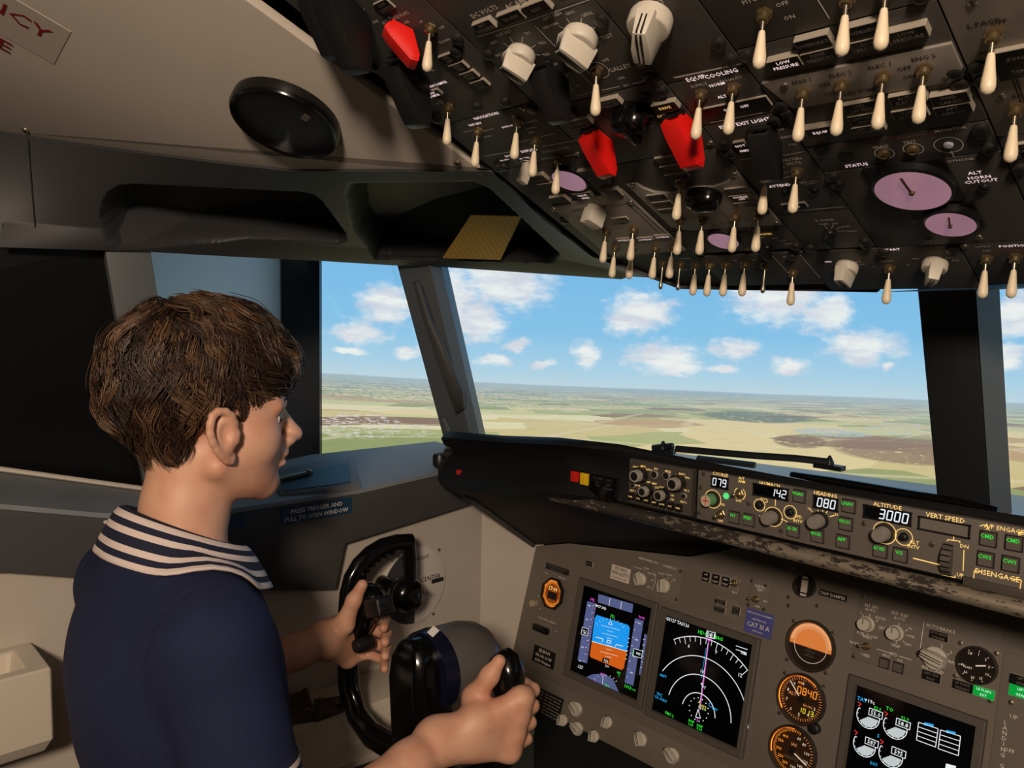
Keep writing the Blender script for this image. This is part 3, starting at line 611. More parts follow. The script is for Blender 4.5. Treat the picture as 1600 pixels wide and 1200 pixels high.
p.line([(893, 330), (985, 318)], .0008, KB); p.line([(978, 315), (1032, 366)], .0008, KB); p.line([(985, 314), (1040, 365)], .0008, KB); p.line([(900, 337), (950, 378)], .0008, KB)
p.screw((866, 327), (992, 315)); p.top -= .003; p.fast((882, 343), (950, 397)); p.finish()
# --- electrical meters
p = OP('electrical_meter_panel', 'black overhead panel lettered DC VOLTS and AC AMPS with two beige rotary selectors', (-.184, -.038, .407, .63))
p.knob(812, 92, .0135, .026, 18); p.knob(904, 66, .0155, .028, 14); p.guard(862, 132, K_BLK, -2, 1.0); p.toggle(934, 108, 10)
p.ann(756, 42, .023, .011, ('BAT', 'DISCHARGE')); p.ann(798, 28, .027, .012, ('TR UNIT',)); p.ann(838, 14, .027, .012, ('ELEC',))
p.texts([(756, 18, 'DC VOLTS', .005), (808, 4, 'AC AMPS', .005), (772, 66, 'BAT', .0036), (786, 52, 'AUX BAT', .0034), (823, 52, 'TR1', .0034), (847, 67, 'TR2', .0034), (853, 85, 'TR3', .0034), (784, 84, 'BAT BUS', .003), (860, 40, 'GRD PWR', .003), (862, 25, 'APU GEN', .0036), (890, 20, 'GEN1', .003), (917, 22, 'GEN2', .0034), (941, 39, 'INV', .003), (948, 57, 'TEST', .004), (866, 101, 'OFF', .0034), (885, 117, 'BAT', .0042), (902, 134, 'ON', .003), (946, 94, 'OFF', .0034), (968, 106, 'GALLEY', .005), (970, 122, 'ON', .0034), (978, 133, 'AC', .0034), (886, 4, 'POINT', .003, K_GRYT)])
p.line([(745, 58), (810, 38), (920, 0)]); p.line([(836, 40), (932, 140)]); p.line([(940, 141), (968, 135)]); p.line([(988, 131), (1016, 124)]); p.line([(902, 150), (932, 142)]); p.line([(838, 104), (854, 100), (898, 143)], .0008)
for c, L in (((812, 85), [(786, 67), (796, 57), (817, 56), (838, 70), (845, 86)]), ((904, 56), [(872, 40), (885, 28), (909, 27), (932, 42), (938, 59)])):
    for q in L: p.line([(c[0]+(q[0]-c[0])*.62, c[1]+(q[1]-c[1])*.62), (q[0]*.97+c[0]*.03, q[1]*.97+c[1]*.03)], .0007)
cu, cv = p.l(934, 109); p.col(K_WHT).arc(cu, cv, .0105, 0, 360, .0006, p.top+.0004)
p.fast((953, 26), (763, 83), (1028, 118), (1042, 116)); p.screw((1001, 102)); p.finish()
# --- standby power / drive disconnect
p = OP('standby_power_panel', 'black overhead panel lettered STANDBY POWER with two red drive disconnect guards', (-.184, -.038, .3050, .407))
p.guard(936, 228, K_RED, 8, .93); p.guard(1069, 207, K_RED, 8, .98)
bg = p.part('black_switch_cover', shared('bcov', lambda: MB().lathe([(.021, 0), (.020, .012), (.016, .020), (.004, .022)], 20, sx=1.0, sy=.8).box(0, -.004, .019, .008, .03, .009).mesh('black_switch_cover', K_GLB, bevel=.001)), 984, 192, dh=.012)
p.ann(952, 162, .024, .0105, ('STANDBY', 'PWR OFF')); p.ann(908, 192, .024, .0105, ('DRIVE',)); p.ann(1039, 168, .026, .0105, ('DRIVE',), tm=K_YEL); p.ann(908, 203, .026, .006, ('DISCONNECT',), dz=.001); p.ann(1046, 178, .028, .006, ('DISCONNECT',), tm=K_YEL, dz=.001)
p.texts([(952, 178, 'STANDBY', .0045, K_GRYT), (985, 170, 'POWER', .0045), (897, 180, '1', .004), (1030, 156, '2', .004), (958, 199, 'BAT', .003, K_GRYT), (1014, 198, 'AUTO', .003)])
p.fast((893, 173), (1046, 137), (1012, 150), (842, 160)); p.screw((915, 253), (1118, 222)); p.finish()
# --- generator / bus transfer
p = OP('bus_transfer_panel', 'overhead generator panel with a scalloped grey plate, black rotary cover and five toggles', (-.184, -.038, .1635, .3050))
pl = [p.l(*q) for q in [(980, 286), (995, 284), (1006, 291), (1022, 297), (1045, 299), (1062, 294), (1085, 290), (1115, 289), (1136, 282), (1148, 272), (1151, 265), (1166, 265), (1238, 349), (1078, 357), (1050, 352)]]
ob('grey_plate', MB().prism(p.clip(pl), p.top, p.top+.003).mesh('grey_plate', K_SIL, bevel=.0007, clean=True), p.root)
for i in range(3): p.ann(1042+i*8, 250+i*13, .027, .0095, (('GRD POWER', 'AVAILABLE'), ('TRANSFER', 'BUS OFF'), ('SOURCE', 'OFF'))[i], dz=.003)
p.top += .003
p.part('rotary_cover', shared('rcov', lambda: MB().lathe([(.0185, 0), (.0185, .008), (.016, .014), (.004, .016)], 22, sx=1.1, sy=.85).box(.004, 0, .016, .026, .008, .006).mesh('rotary_cover', K_GLB, bevel=.001)), 1097, 317, dh=.010)
p.toggle(1064, 283, 2, h=p.top+.003)
for q in [(1064, 343), (1099, 342), (1150, 336), (1187, 334)]: p.toggle(*q, tilt=3)
for i in range(3): p.ann(1026+i*9, 308+i*11, .025, .009, (('SOURCE', 'OFF'), ('GEN OFF', 'BUS'), ('APU GEN', 'OFF'))[i], dz=.002); p.ann(1151+i*7, 298+i*11, .025, .009, (('TRANSFER', 'BUS OFF'), ('SOURCE', 'OFF'), ('GEN OFF', 'BUS'))[i], dz=.002, tm=K_LIT if i == 1 else None)
p.texts([(1089, 295, 'BUS TRANS', .0042, KB), (1135, 348, 'APU GEN', .003, KB), (1082, 340, 'GEN 1', .0026, KB), (1118, 352, 'OFF', .0026, KB), (1168, 343, 'ON', .0026, KB)])
p.line([(1122, 311), (1150, 309)], .0007, KB); p.line([(1124, 330), (1140, 345)], .0007, KB); p.screw((988, 288), (1156, 271), (1221, 348))
p.top -= .003; p.fast((1207, 326)); p.finish()
# --- APU gauge / left wiper
p = OP('left_wiper_panel', 'black overhead panel with round pink gauge and L WIPER selector', (-.184, -.038, .108, .1635))
p.part('temperature_gauge', MB().m(1).lathe([(.0195, 0), (.0195, .005), (.0178, .006)], 28).m(0).lathe([(.0178, .0062), (.0002, .0066)], 28).mesh('gauge', [_M['pink_dial'], K_BLK]), 1130, 377, dh=.006, label='small round pink-lit gauge')
wk = lambda: MB().lathe([(.0065, 0), (.0065, .005)], 16).box(0, -.002, .009, .005, .02, .010).mesh('wiper_selector', K_BLK, bevel=.0008)
p.part('wiper_selector', shared('wk', wk), 1199, 385)
p.ann(1128, 361, .018, .006, ('FAULT',), dz=.002); p.ann(1160, 358, .018, .006, ('OVER SPEED',), dz=.002); p.ann(1193, 355, .018, .006, ('FAULT',), dz=.002)
p.texts([(1194, 366, 'L WIPER', .0038, K_YEL), (1188, 371, 'PARK', .003), (1211, 372, 'INT', .003), (1223, 376, 'LOW', .003), (1231, 381, 'HIGH', .003)])
p.fast((1095, 392), (1260, 390)); p.screw((1169, 389)); p.finish()
# --- centre column
p = OP('window_heat_panel', 'black overhead panel carrying one very large beige rotary knob beside dark fasteners', (-.038, .038, .40, .63))
p.knob(1014, 40, .0175, .033, -28); p.texts([(1030, 4, 'SET', .004)]); p.fast((1148, 60), (1166, 85)); p.line([(1055, 122), (1158, 100)]); p.finish()
p = OP('equipment_cooling_panel', 'black overhead panel lettered EQUIP COOLING with two ivory toggles', (-.038, .038, .338, .40))
p.toggle(1096, 145, 2); p.toggle(1147, 135, 2); p.ann(1150, 168, .062, .013, ('OFF      OFF',), tm=K_LIT, dz=.002)
p.texts([(1087, 122, 'EQUIP', .0048, K_LIT), (1126, 115, 'COOLING', .0048, K_LIT), (1092, 133, 'SUPPLY', .0036), (1120, 132, 'NORM', .0036, K_LIT), (1142, 124, 'EXHAUST', .0034), (1128, 151, 'ALT', .0036, K_LIT)])
p.line([(1052, 121), (1158, 99)]); p.line([(1110, 192), (1192, 176)]); p.finish()
p = OP('emergency_lights_panel', 'black overhead panel lettered EMER EXIT LIGHTS, ATTEND and FASTEN BELTS with a black guard', (-.038, .038, .178, .338))
p.guard(1198, 228, K_BLK, -2, .92); p.toggle(1246, 266, 3); p.toggle(1198, 270, 3)
p.ann(1160, 231, .012, .018, ('NOT', 'ARMED'), tm=K_LIT, dz=.003); p.ann(1241, 322, .026, .009, ('CALL',), tm=K_LIT, dz=.002)
p.texts([(1165, 192, 'EMER EXIT LIGHTS', .0046, K_LIT), (1219, 203, 'OFF', .0034), (1228, 214, 'ARMED', .0034), (1237, 226, 'ON', .0034), (1237, 249, 'FASTEN', .004), (1240, 255, 'BELTS', .004), (1221, 262, 'OFF', .0028), (1224, 270, 'AUTO', .0028), (1229, 277, 'ON', .0028), (1218, 290, 'ATTEND', .0042, K_LIT), (1263, 284, 'GRD CALL', .0028)])
p.line([(1157, 250), (1177, 247)]); p.line([(1217, 244), (1257, 237)]); p.line([(1257, 288), (1273, 286)]); p.line([(1225, 331), (1318, 323)])
bt = lambda: MB().lathe([(.0048, 0), (.0046, .002), (.003, .003), (.002, .002)], 14).mesh('push_button', K_BLK)
p.part('push_button', shared('btn', bt), 1226, 301); p.part('push_button', shared('btn', bt), 1272, 298); p.fast((1133, 240), (1125, 226), (1222, 163)); p.finish()
p = OP('right_wiper_panel', 'black overhead panel lettered R WIPER with small black selector', (-.038, .038, .103, .178))
p.part('wiper_selector', shared('wk', wk), 1297, 362); p.texts([(1289, 344, 'R WIPER', .0038), (1287, 350, 'PARK', .003), (1306, 349, 'INT', .003), (1321, 354, 'LOW', .003), (1331, 361, 'HIGH', .003)])
for q in [((1294, 358), (1288, 352)), ((1299, 357), (1302, 351)), ((1306, 358), (1313, 355)), ((1308, 361), (1321, 361))]: p.line(q, .0007)
p.fast((1357, 376), (1373, 381), (1262, 388)); p.finish()
# --- hydraulic column
p = OP('probe_heat_panel', 'black overhead panel with three ivory toggles above the hydraulic pump panel', (.038, .184, .418, .63))
for q in [(1195, 20), (1325, -6), (1386, -18)]: p.toggle(*q, tilt=4)
p.texts([(1222, 6, 'OFF', .004), (1233, 27, 'ON', .004), (1175, 0, 'PITOT', .004)]); p.line([(1278, 0), (1296, 29)]); p.fast((1468, 14)); p.finish()
p = OP('hydraulic_pump_panel', 'overhead hydraulic panel with grey plate, four long ivory toggles and LOW PRESSURE lights', (.038, .184, .285, .418))
pl = [p.l(*q) for q in [(1191, 126), (1502, 60), (1515, 100), (1495, 122), (1240, 166)]]
ob('grey_plate', MB().prism(p.clip(pl), p.top, p.top+.003).mesh('grey_plate', K_SIL, bevel=.0008, clean=True), p.root)
for q, t, lit in [((1226, 100), ('LOW', 'PRESSURE'), 1), ((1270, 68), ('OVERHEAT',), 0), ((1280, 88), ('LOW', 'PRESSURE'), 0), ((1349, 48), ('OVERHEAT',), 0), ((1360, 70), ('LOW', 'PRESSURE'), 0), ((1418, 55), ('LOW', 'PRESSURE'), 0),
                  ((1282, 206), ('EQUIP',), 1), ((1345, 168), ('FEEL', 'DIFF PRESS'), 0), ((1352, 186), ('LEFT ENG', 'OVHT'), 0), ((1418, 155), ('AUTO', 'SLAT FAIL'), 0), ((1422, 178), ('LEFT', 'DOORS'), 0), ((1484, 155), ('FWD', 'CARGO'), 0)]: p.ann(*q, .026, .0115, t, tm=K_LIT if lit else None, dz=.006)
p.ann(1489, 172, .026, .0115, ('AFT', 'CARGO'), dz=.006); p.ann(1357, 202, .026, .009, ('LEFT AFT', 'OVERWING'), dz=.006)
p.top += .003
for q in [(1256, 143), (1316, 131), (1381, 118), (1445, 106)]: p.toggle(*q, tilt=2)
for x, y, t in [(1252, 127, 'ENG 1'), (1313, 116, 'ELEC 2'), (1374, 103, 'ELEC 1'), (1443, 90, 'ENG 2'), (1288, 133, 'OFF'), (1296, 147, 'ON'), (1413, 107, 'OFF'), (1420, 120, 'ON'), (1345, 143, 'HYD PUMPS')]: p.text(x, y, t, .0042, KB)
p.screw((1226, 134), (1480, 122)); p.top -= .003; p.fast((1220, 163), (1227, 176), (1508, 108), (1512, 127), (1166, 85)); p.finish()
p = OP('voice_recorder_panel', 'black overhead panel lettered COCKPIT VOICE RECORDER with two small push buttons', (.038, .184, .2445, .285))
p.texts([(1350, 222, 'COCKPIT VOICE RECORDER', .0034, mat('dim_red_print', (150, 96, 86), .6)), (1432, 212, 'MICROPHONE', .0034, _M['dim_red_print']), (1485, 202, 'MONITOR', .0036), (1376, 229, 'ERASE', .0034), (1421, 222, 'TEST', .0034), (1338, 258, 'STATUS', .0042, K_LIT), (1492, 251, 'HEADPHONE', .0034)])
for q in [(1382, 239), (1427, 232)]:
    p.part('push_button', shared('btnb', lambda: MB().lathe([(.0052, 0), (.0052, .003), (.003, .0045), (.0015, .003)], 16).mesh('push_button', K_BRS)), *q)
    u, v = p.l(*q); p.col(K_WHT).arc(u, v, .0078, 0, 360, .0007, p.top+.0004)
u, v = p.l(1482, 226); p.col(K_WHT).arc(u, v, .0105, 0, 360, .0008, p.top+.0004); p.line([(1486, 236), (1491, 246)], .0007)
p.part('indicator_lamp', MB().lathe([(.004, 0), (.0035, .002), (.0005, .0032)], 14).mesh('indicator_lamp', mat('lens_white', (200, 200, 215), .15)), 1482, 226)
p.part('microphone_hole', MB().lathe([(.0068, 0), (.0068, .0008), (.005, .0009)], 16).mesh('microphone_hole', K_GLB), 1321, 244)
p.fast((1262, 205), (1270, 219), (1541, 188), (1560, 198), (1540, 205), (1557, 236), (1563, 246), (1565, 262)); p.finish()
p = OP('cabin_altitude_panel', 'black overhead panel with one large and one smaller pink-lit round gauge', (.038, .184, .100, .2445))
def dial(x, y, r, name, hand):
    o = p.part(name, MB().m(1).box(0, 0, .0015, r*2.08, r*2.08, .003).m(1).lathe([(r*1.07, .003), (r*1.07, .009), (r, .0105)], 32).m(0).lathe([(r*.985, .0106), (.0002, .0109)], 32).mesh(name, [mat('pink_dial_big', (178, 140, 158), .2, emit=(214, 160, 184), es=.30, var=.12, vs_=40), K_BLK], bevel=0), x, y, dh=.0108, label='pink-lit round gauge')
    h = MB().lathe([(r*.09, .0108), (r*.07, .0135)], 14).box(0, r*.42, .0125, r*.07, r*.75, .0008, Matrix.Rotation(hand, 4, 'Z')); ob('pointer', h.mesh('pointer', mat('pointer_brown', (96, 70, 62), .5)), o); return o
dial(1425, 300, .0315, 'cabin_altitude_gauge', .05); dial(1485, 352, .0215, 'cabin_climb_gauge', -.2)
p.part('cutout_button', shared('btn', bt), 1538, 293)
p.texts([(1523, 270, 'ALT', .0044, K_LIT), (1530, 277, 'HORN', .0044, K_LIT), (1533, 283, 'CUTOUT', .0044, K_LIT)])
p.screw((1430, 343), (1530, 370), (1450, 375)); p.fast((1295, 272), (1306, 287)); p.finish()
# --- right column
p = OP('air_conditioning_panel', 'grey overhead panel with two ivory toggles at the edge of the right column', (.184, .33, .262, .63), K_SIL)
p.toggle(1553, 52, 4); p.toggle(1588, 168, 2); p.texts([(1538, 36, 'L PACK', .0044, KB), (1560, 35, 'OFF', .004, KB), (1594, 150, 'BAT', .004, KB), (1548, 80, 'AUTO', .004, KB)])
for k in (0, 6): p.line([(1565+k, 78), (1595+k, 160)], .001, KB)
p.ann(1592, 100, .03, .03, ('ZONE', 'TEMP'), dz=.004); p.screw((1565, 150), (1520, 2)); p.fast((1524, 103), (1512, 128)); p.finish()
p = OP('pressurisation_panel', 'plain black overhead panel beside the pink gauges in the right column', (.184, .33, .100, .262))
p.fast((1575, 240), (1590, 262)); p.ann(1600, 232, .024, .012, ('AUTO', 'FAIL'), dz=.003); p.finish()
# --- front strips
p = OP('landing_light_strip', 'narrow black overhead strip with a row of small ivory and metal light toggles', (-.184, -.050, .020, .100))
for q in [(1088, 412), (1110, 413), (1135, 412), (1165, 411)]: p.toggle(*q, tilt=3)
for q in [(1037, 410), (1064, 411), (1197, 412)]: p.toggle(*q, tilt=3, metal=True)
p.texts([(1140, 399, 'RUNWAY TURN OFF', .0028, mat('dim_red_print', (150, 96, 86))), (1070, 404, 'LANDING', .0028), (1062, 422, 'RETRACTABLE', .0026), (1148, 407, 'OFF', .0024), (1177, 406, 'OFF', .0024), (1228, 401, 'APU', .0034), (1188, 416, 'TAXI', .0026)])
p.line([(1206, 398), (1236, 432)]); p.toggle(1240, 424, 6); p.fast((1228, 388)); p.finish()
p = OP('engine_start_strip', 'narrow black overhead strip lettered ENGINE START with two beige knobs and one toggle', (-.050, .115, .004, .100))
for q, rz in [((1322, 422), 4), ((1460, 418), -30)]: p.knob(*q, .0125, .025, rz+180)
p.toggle(1391, 417, 3)
p.texts([(1355, 393, 'ENGINE', .0042, K_GRYT), (1393, 390, 'START', .0042, K_LIT), (1294, 409, 'GRD', .003, K_LIT), (1314, 407, 'OFF', .003), (1337, 409, 'CONT', .003), (1347, 413, 'FLT', .003), (1386, 408, 'BOTH', .0034), (1366, 417, 'L', .003), (1419, 414, 'R', .003), (1430, 404, 'GRD', .003), (1456, 403, 'OFF', .003), (1480, 403, 'CONT', .003), (1494, 407, 'FLT', .003)])
for c, L in (((1322, 420), [(1305, 410), (1317, 409), (1328, 411), (1338, 414)]), ((1460, 416), [(1444, 407), (1457, 406), (1468, 407), (1482, 411)])):
    for q in L: p.line([(c[0]+(q[0]-c[0])*.65, c[1]+(q[1]-c[1])*.65), q], .0006)
p.line([(1250, 398), (1282, 435)]); p.fast((1375, 384), (1490, 384)); p.finish()
p = OP('position_light_strip', 'narrow black overhead strip lettered LOGO and POSITION with two ivory toggles', (.115, .262, .012, .100))
for q in [(1542, 402), (1587, 400)]: p.toggle(*q, tilt=2)
p.texts([(1536, 385, 'LOGO', .0034), (1541, 392, 'OFF', .003), (1585, 384, 'POSITION', .0042, K_LIT), (1588, 391, 'STROBE & STEADY', .003, _M['dim_red_print'])]); p.screw((1515, 433), (1505, 384)); p.finish()
# ================================================================== glareshield
def z1(x, y): return x/3.478+660, y/3.478+640
def z2(x, y): return x/2.963+1060, y/2.963+700
def z3(x, y): return x/3.4286+780, y/3.4286+850
def z4(x, y): return x/3.4286+1180, y/3.4286+850
GS = [(-.792, 1.085, 1.045, .02), (-.788, 1.097, 1.022, .01), (-.775, 1.103, 1.006, 0), (-.74, 1.106, .998, 0), (-.69, 1.109, 1.000, 0), (-.62, 1.114, 1.006, 0), (-.55, 1.121, 1.018, 0), (-.49, 1.127, 1.034, 0), (-.44, 1.129, 1.038, 0), (-.37, 1.130, 1.038, 0), (-.2, 1.125, 1.038, 0), (0, 1.122, 1.038, 0)]
GS = GS+[(-a, b, c, d) for a, b, c, d in GS[:-1][::-1]]
def yw(x): return .40-.284*abs(x)-.01
gl = MB(); rings = []
for x, zt, zb, e in GS:
    k = min(1., max(0., (abs(x)-.36)/.1)); k = k*k*(3-2*k)
    yf = .006+e; mid = (zt+zb)/2; bul = -.028*k
    rings.append([(x, yw(x), 1.022), (x, .05+e, zt-.013), (x, .004-.012*k+e, zt), (x, .0-.016*k+e, zt-.004), (x, .001-.015*k+e+bul*.4, zt-.010), (x, yf+bul*.3, zt-.022), (x, yf, mid), (x, yf+bul, zb+.022), (x, -.004+e+bul, zb+.006), (x, .004+e+bul, zb-.004), (x, .05+e, zb-.002), (x, yw(x), .99)])
gl.loft(rings); glare = thing('glareshield', 'long black padded glareshield hood above the instrument panel', 'glareshield', loc=(0, 0, 1.038)); GT = Matrix.Translation((0, 0, -1.038))
ob('hood', gl.mesh('hood', K_PAD, smooth=50, clean=True), glare, M=GT)
# worn metal lip along the lower edge
wm = bpy.data.materials.new('worn_lip'); wm.use_nodes = True; nt = wm.node_tree; N = NT(nt); b = nt.nodes['Principled BSDF']
tc = N.n('ShaderNodeTexCoord'); mp = N.n('ShaderNodeMapping'); nt.links.new(tc.outputs['Object'], mp.inputs[0]); mp.inputs['Scale'].default_value = (1, 2.2, 2.2)
n1 = N.noise(mp.outputs[0], 62., 7, .68); n2 = N.noise(mp.outputs[0], 7., 2, .5); sep = N.n('ShaderNodeSeparateXYZ'); nt.links.new(tc.outputs['Object'], sep.inputs[0])
wear = N.step(N.m('ADD', N.m('ADD', n1, N.m('MULTIPLY', n2, .35)), N.m('MULTIPLY', sep.outputs[0], .16)), .66, .70)
N.inp(b.inputs['Base Color'], N.mix(wear, rgb(56, 52, 48), rgb(172, 160, 142))); N.inp(b.inputs['Metallic'], N.m('MULTIPLY', wear, .6)); b.inputs['Roughness'].default_value = .42
lp = MB(); xs_ = list(np.linspace(-.50, .50, 41))
lp.loft([[(x, -.006+.013*math.cos(a)-.002, 1.031+.010*math.sin(a)) for a in np.linspace(0, 2*math.pi, 13)[:-1]] for x in xs_])
ob('worn_lip', lp.mesh('worn_lip', wm, smooth=60, clean=True), glare, M=GT, label='grey metal lip with chipped paint')
# underside of the hood
q0, q1, q2, q3, q4 = V(-.775, .004, 1.0), MPF.p3(836, 851, .004), MPF.p3(889, 847, .004), MPF.p3(1077, 868, .004), MPF.p3(1170, 852, .004)
for sg in (1, -1):
    us = MB(); P = [q0, V(-.5, .02, 1.026), V(-.28, .03, 1.026), q4, q3, q2, q1]; P = [V(sg*p[0], p[1], p[2]) for p in P]
    us.add([tuple(p) for p in P]+[tuple(p+V(0, .06, .03)) for p in P], [tuple(range(7)), tuple(range(7, 14))[::-1]]+[(i, (i+1) % 7, 7+(i+1) % 7, 7+i) for i in range(7)])
    ob('underside', us.mesh('underside', mat('underside_brown_black', (26, 22, 20), .7), clean=True), glare, M=GT)
ed = MB(); e0, e1 = V(-.780, -.002, 1.0), q1
ed.tube([tuple(e0), tuple(q1+V(.002, -.006, 0))], .005, 6); ob('edge_strip', ed.mesh('edge_strip', K_DK), glare, M=GT)
ub = PY(715, 739, -.016); bx = MB().box(0, 0, 0, .010, .008, .011); tag(ob('red_button', bx.mesh('red_button', mat('red_button', (196, 40, 36), .4), bevel=.0015), loc=tuple(ub+V(0, .004, 0))), 'small red push button at the left end of the glareshield', 'button')
# trim bar lying on the deck
tb_ = MB(); d0 = [(1237, 741), (1300, 752), (1400, 769), (1500, 786), (1560, 797)]
TBF = Frame((0, .16, 1.09), (1, 0, 0), (0, 1, .05))
P = [GSF.p3(x, y, -.10) for x, y in d0]; tb_.tube([tuple(p) for p in P], [(.004, .006), (.006, .008), (.006, .008), (.006, .008), (.004, .006)], 8)
tag(ob('deck_trim_bar', tb_.mesh('deck_trim_bar', K_GLB, smooth=60)), 'thin black bar lying on the glareshield deck before the windscreen', 'trim bar')
# ================================================================== seven segment digits
SEG = {'0': 'abcdef', '1': 'bc', '2': 'abged', '3': 'abgcd', '4': 'fgbc', '5': 'afgcd', '6': 'afgedc', '7': 'abc', '8': 'abcdefg', '9': 'abcdfg'}
def seg7(mb, t, cx, cy, h, z, slant=.12, gap=.78):
    wd = h*.5; step = h*gap; x0 = cx-step*(len(t)-1)/2
    pts = {'a': ((-1, 1), (1, 1)), 'b': ((1, 1), (1, 0)), 'c': ((1, 0), (1, -1)), 'd': ((-1, -1), (1, -1)), 'e': ((-1, 0), (-1, -1)), 'f': ((-1, 1), (-1, 0)), 'g': ((-1, 0), (1, 0))}
    for i, ch in enumerate(t):
        for s in SEG.get(ch, ''):
            L = []
            for a, bb in pts[s]:
                X, Y = a*wd/2, bb*h/2; L.append((x0+i*step+X*.96+Y*slant, cy+Y*.96))
            mb.line(L, h*.13, z)
# ================================================================== mode control panel
E_W = glow('digit_white', (235, 240, 245), 1.0); E_G = glow('legend_green', (40, 235, 60), .9); K_SCRN = mat('display_black', (8, 9, 11), .12)
K_KG = mat('knob_grey', (148, 142, 134), .4, .2)
p = Panel('mode_control_panel', 'long grey autopilot mode control panel set into the glareshield', 'control panel', GSF, (-.2235, .2235, -.035, .035), th=.012, m=K_MCP, base=-.004)
def window(p, c, w, h, t, digits, th, name='digit_window', face=None):
    u, v = p.l(*c); fr = MB()
    for a, b_, c_, d_ in ((0, h/2, w+.003, .0018), (0, -h/2, w+.003, .0018), (-w/2, 0, .0018, h), (w/2, 0, .0018, h)): fr.box(a, b_, .0008, c_, d_, .0026)
    o = ob(name, fr.mesh(name, K_BLK), p.root, loc=(u, v, p.top)); mb = MB().m(0).box(0, 0, .0002, w, h, .0006)
    if digits:
        step = th*.78; mb.m(1); seg7(mb, digits, w/2-step*len(digits)/2-.0016, 0, th, .0007)
    ob('digits' if digits else 'glass', mb.mesh('digits', [face or K_SCRN, E_W], smooth=0), o); return o
window(p, z2(193, 160), .0245, .0145, '', '079', .0098); window(p, z2(428, 203), .0475, .0145, '', '142', .0098)
window(p, z2(683, 256), .0290, .0145, '', '080', .0105); window(p, z2(967, 310), .0520, .0145, '', '3000', .0110)
window(p, z2(1230, 366), .0510, .0140, '', '', .0110, face=mat('window_glass_reflection', (120, 116, 108), .08, spec=.9))  # pale base colour stands in for a reflection in the blank window
def button(p, c, t, w=.0145, m=None, tm=None, th=.0042):
    u, v = p.l(*c)
    o = ob('push_button', shared('pb%g' % w, lambda: MB().m(1).box(0, 0, .0008, w+.003, w+.003, .0016).m(0).frust(0, 0, .001, .006, w, w, w*.9, w*.9).mesh('push_button', [mat('button_grey', (98, 92, 85), .4), K_BLK], bevel=.0005, seg=1)), p.root, loc=(u, v, p.top))
    if t:
        l = MB()
        for i, s in enumerate(t.split('\n')): l.text(s, 0, w*.26-i*th*1.2, th, .0064, sx=min(1., w*.8/(len(s)*th*.72)))
        ob('button_legend', l.mesh('button_legend', tm or E_G, smooth=0), o)
    return o
for c, t in [((262, 320), 'N1'), ((330, 332), 'SPEED'), ((563, 222), 'VNAV'), ((536, 382), 'LVL CHG'), ((792, 268), 'LNAV'), ((647, 406), 'HDG SEL'), ((779, 350), 'VOR LOC'), ((765, 432), 'APP'), ((938, 474), 'ALT HLD'), ((1030, 494), 'V/S'), ((1437, 420), 'CMD'), ((1556, 440), 'CMD'), ((1425, 514), 'CWS'), ((1540, 536), 'CWS')]: button(p, z2(*c), t)
def rknob(p, c, r, h, m=K_KG, skirt=True, name='rotary_knob', off=0.):
    k = 'rk%g_%g_%s' % (r, h, m.name)
    return p.part(name, shared(k, lambda: MB().m(1).lathe([(r*1.25, 0), (r*1.2, h*.22)], 24).m(0).lathe([(r, h*.2), (r*.94, h*.92), (r*.8, h), (.0003, h*1.0)], 24).mesh(name, [m, K_BLK], smooth=40)), *c)
for c in ((440, 318), (655, 335), (955, 393)): rknob(p, z2(*c), .0090, .020)
for c in ((376, 264), (518, 297), (1044, 412)): rknob(p, z2(*c), .0042, .005, K_BLK)
ck = rknob(p, z2(160, 236), .0085, .018, mat('knob_lens_tint', (96, 150, 100), .4), name='course_knob')  # green base colour paints the green lens's light on the knob
cc = MB().m(0).disc(0, 0, .0078, .0184).m(1).line([(-.006, 0), (.006, 0)], .0016, .0187).line([(0, -.006), (0, .006)], .0016, .0187); ob('knob_cap', cc.mesh('knob_cap', [mat('cap_pale', (196, 186, 172), .5), mat('orange_print', (230, 90, 40), .5)], smooth=0), ck)
p.toggle(*z2(285, 212), tilt=-20, metal=True, k=.45); p.toggle(*z2(200, 305), tilt=-10, metal=True, k=.45)
p.part('indicator_lamp', shared('gl', lambda: MB().lathe([(.0045, 0), (.0035, .0022), (.0004, .003)], 12).mesh('indicator_lamp', mat('green_lens', (60, 170, 90), .2, emit=(90, 230, 130), es=.8))), *z2(221, 222))
for c, r, q in (((440, 318), .0125, K_YEL), ((376, 264), .0078, K_YEL), ((518, 297), .0085, K_YEL), ((1044, 412), .0095, K_YEL), ((955, 393), .0130, K_YEL), ((160, 236), .0125, K_YEL), ((285, 212), .0080, K_YEL)):
    u, v = p.l(*z2(*c)); 
    if r == .0080: p.col(q).arc(u, v, r, 120, 240, .001, p.top+.0004, 10); p.col(q).arc(u, v, r, -60, 60, .001, p.top+.0004, 10)
    else: p.col(q).arc(u, v, r, 0, 360, .0009, p.top+.0004)
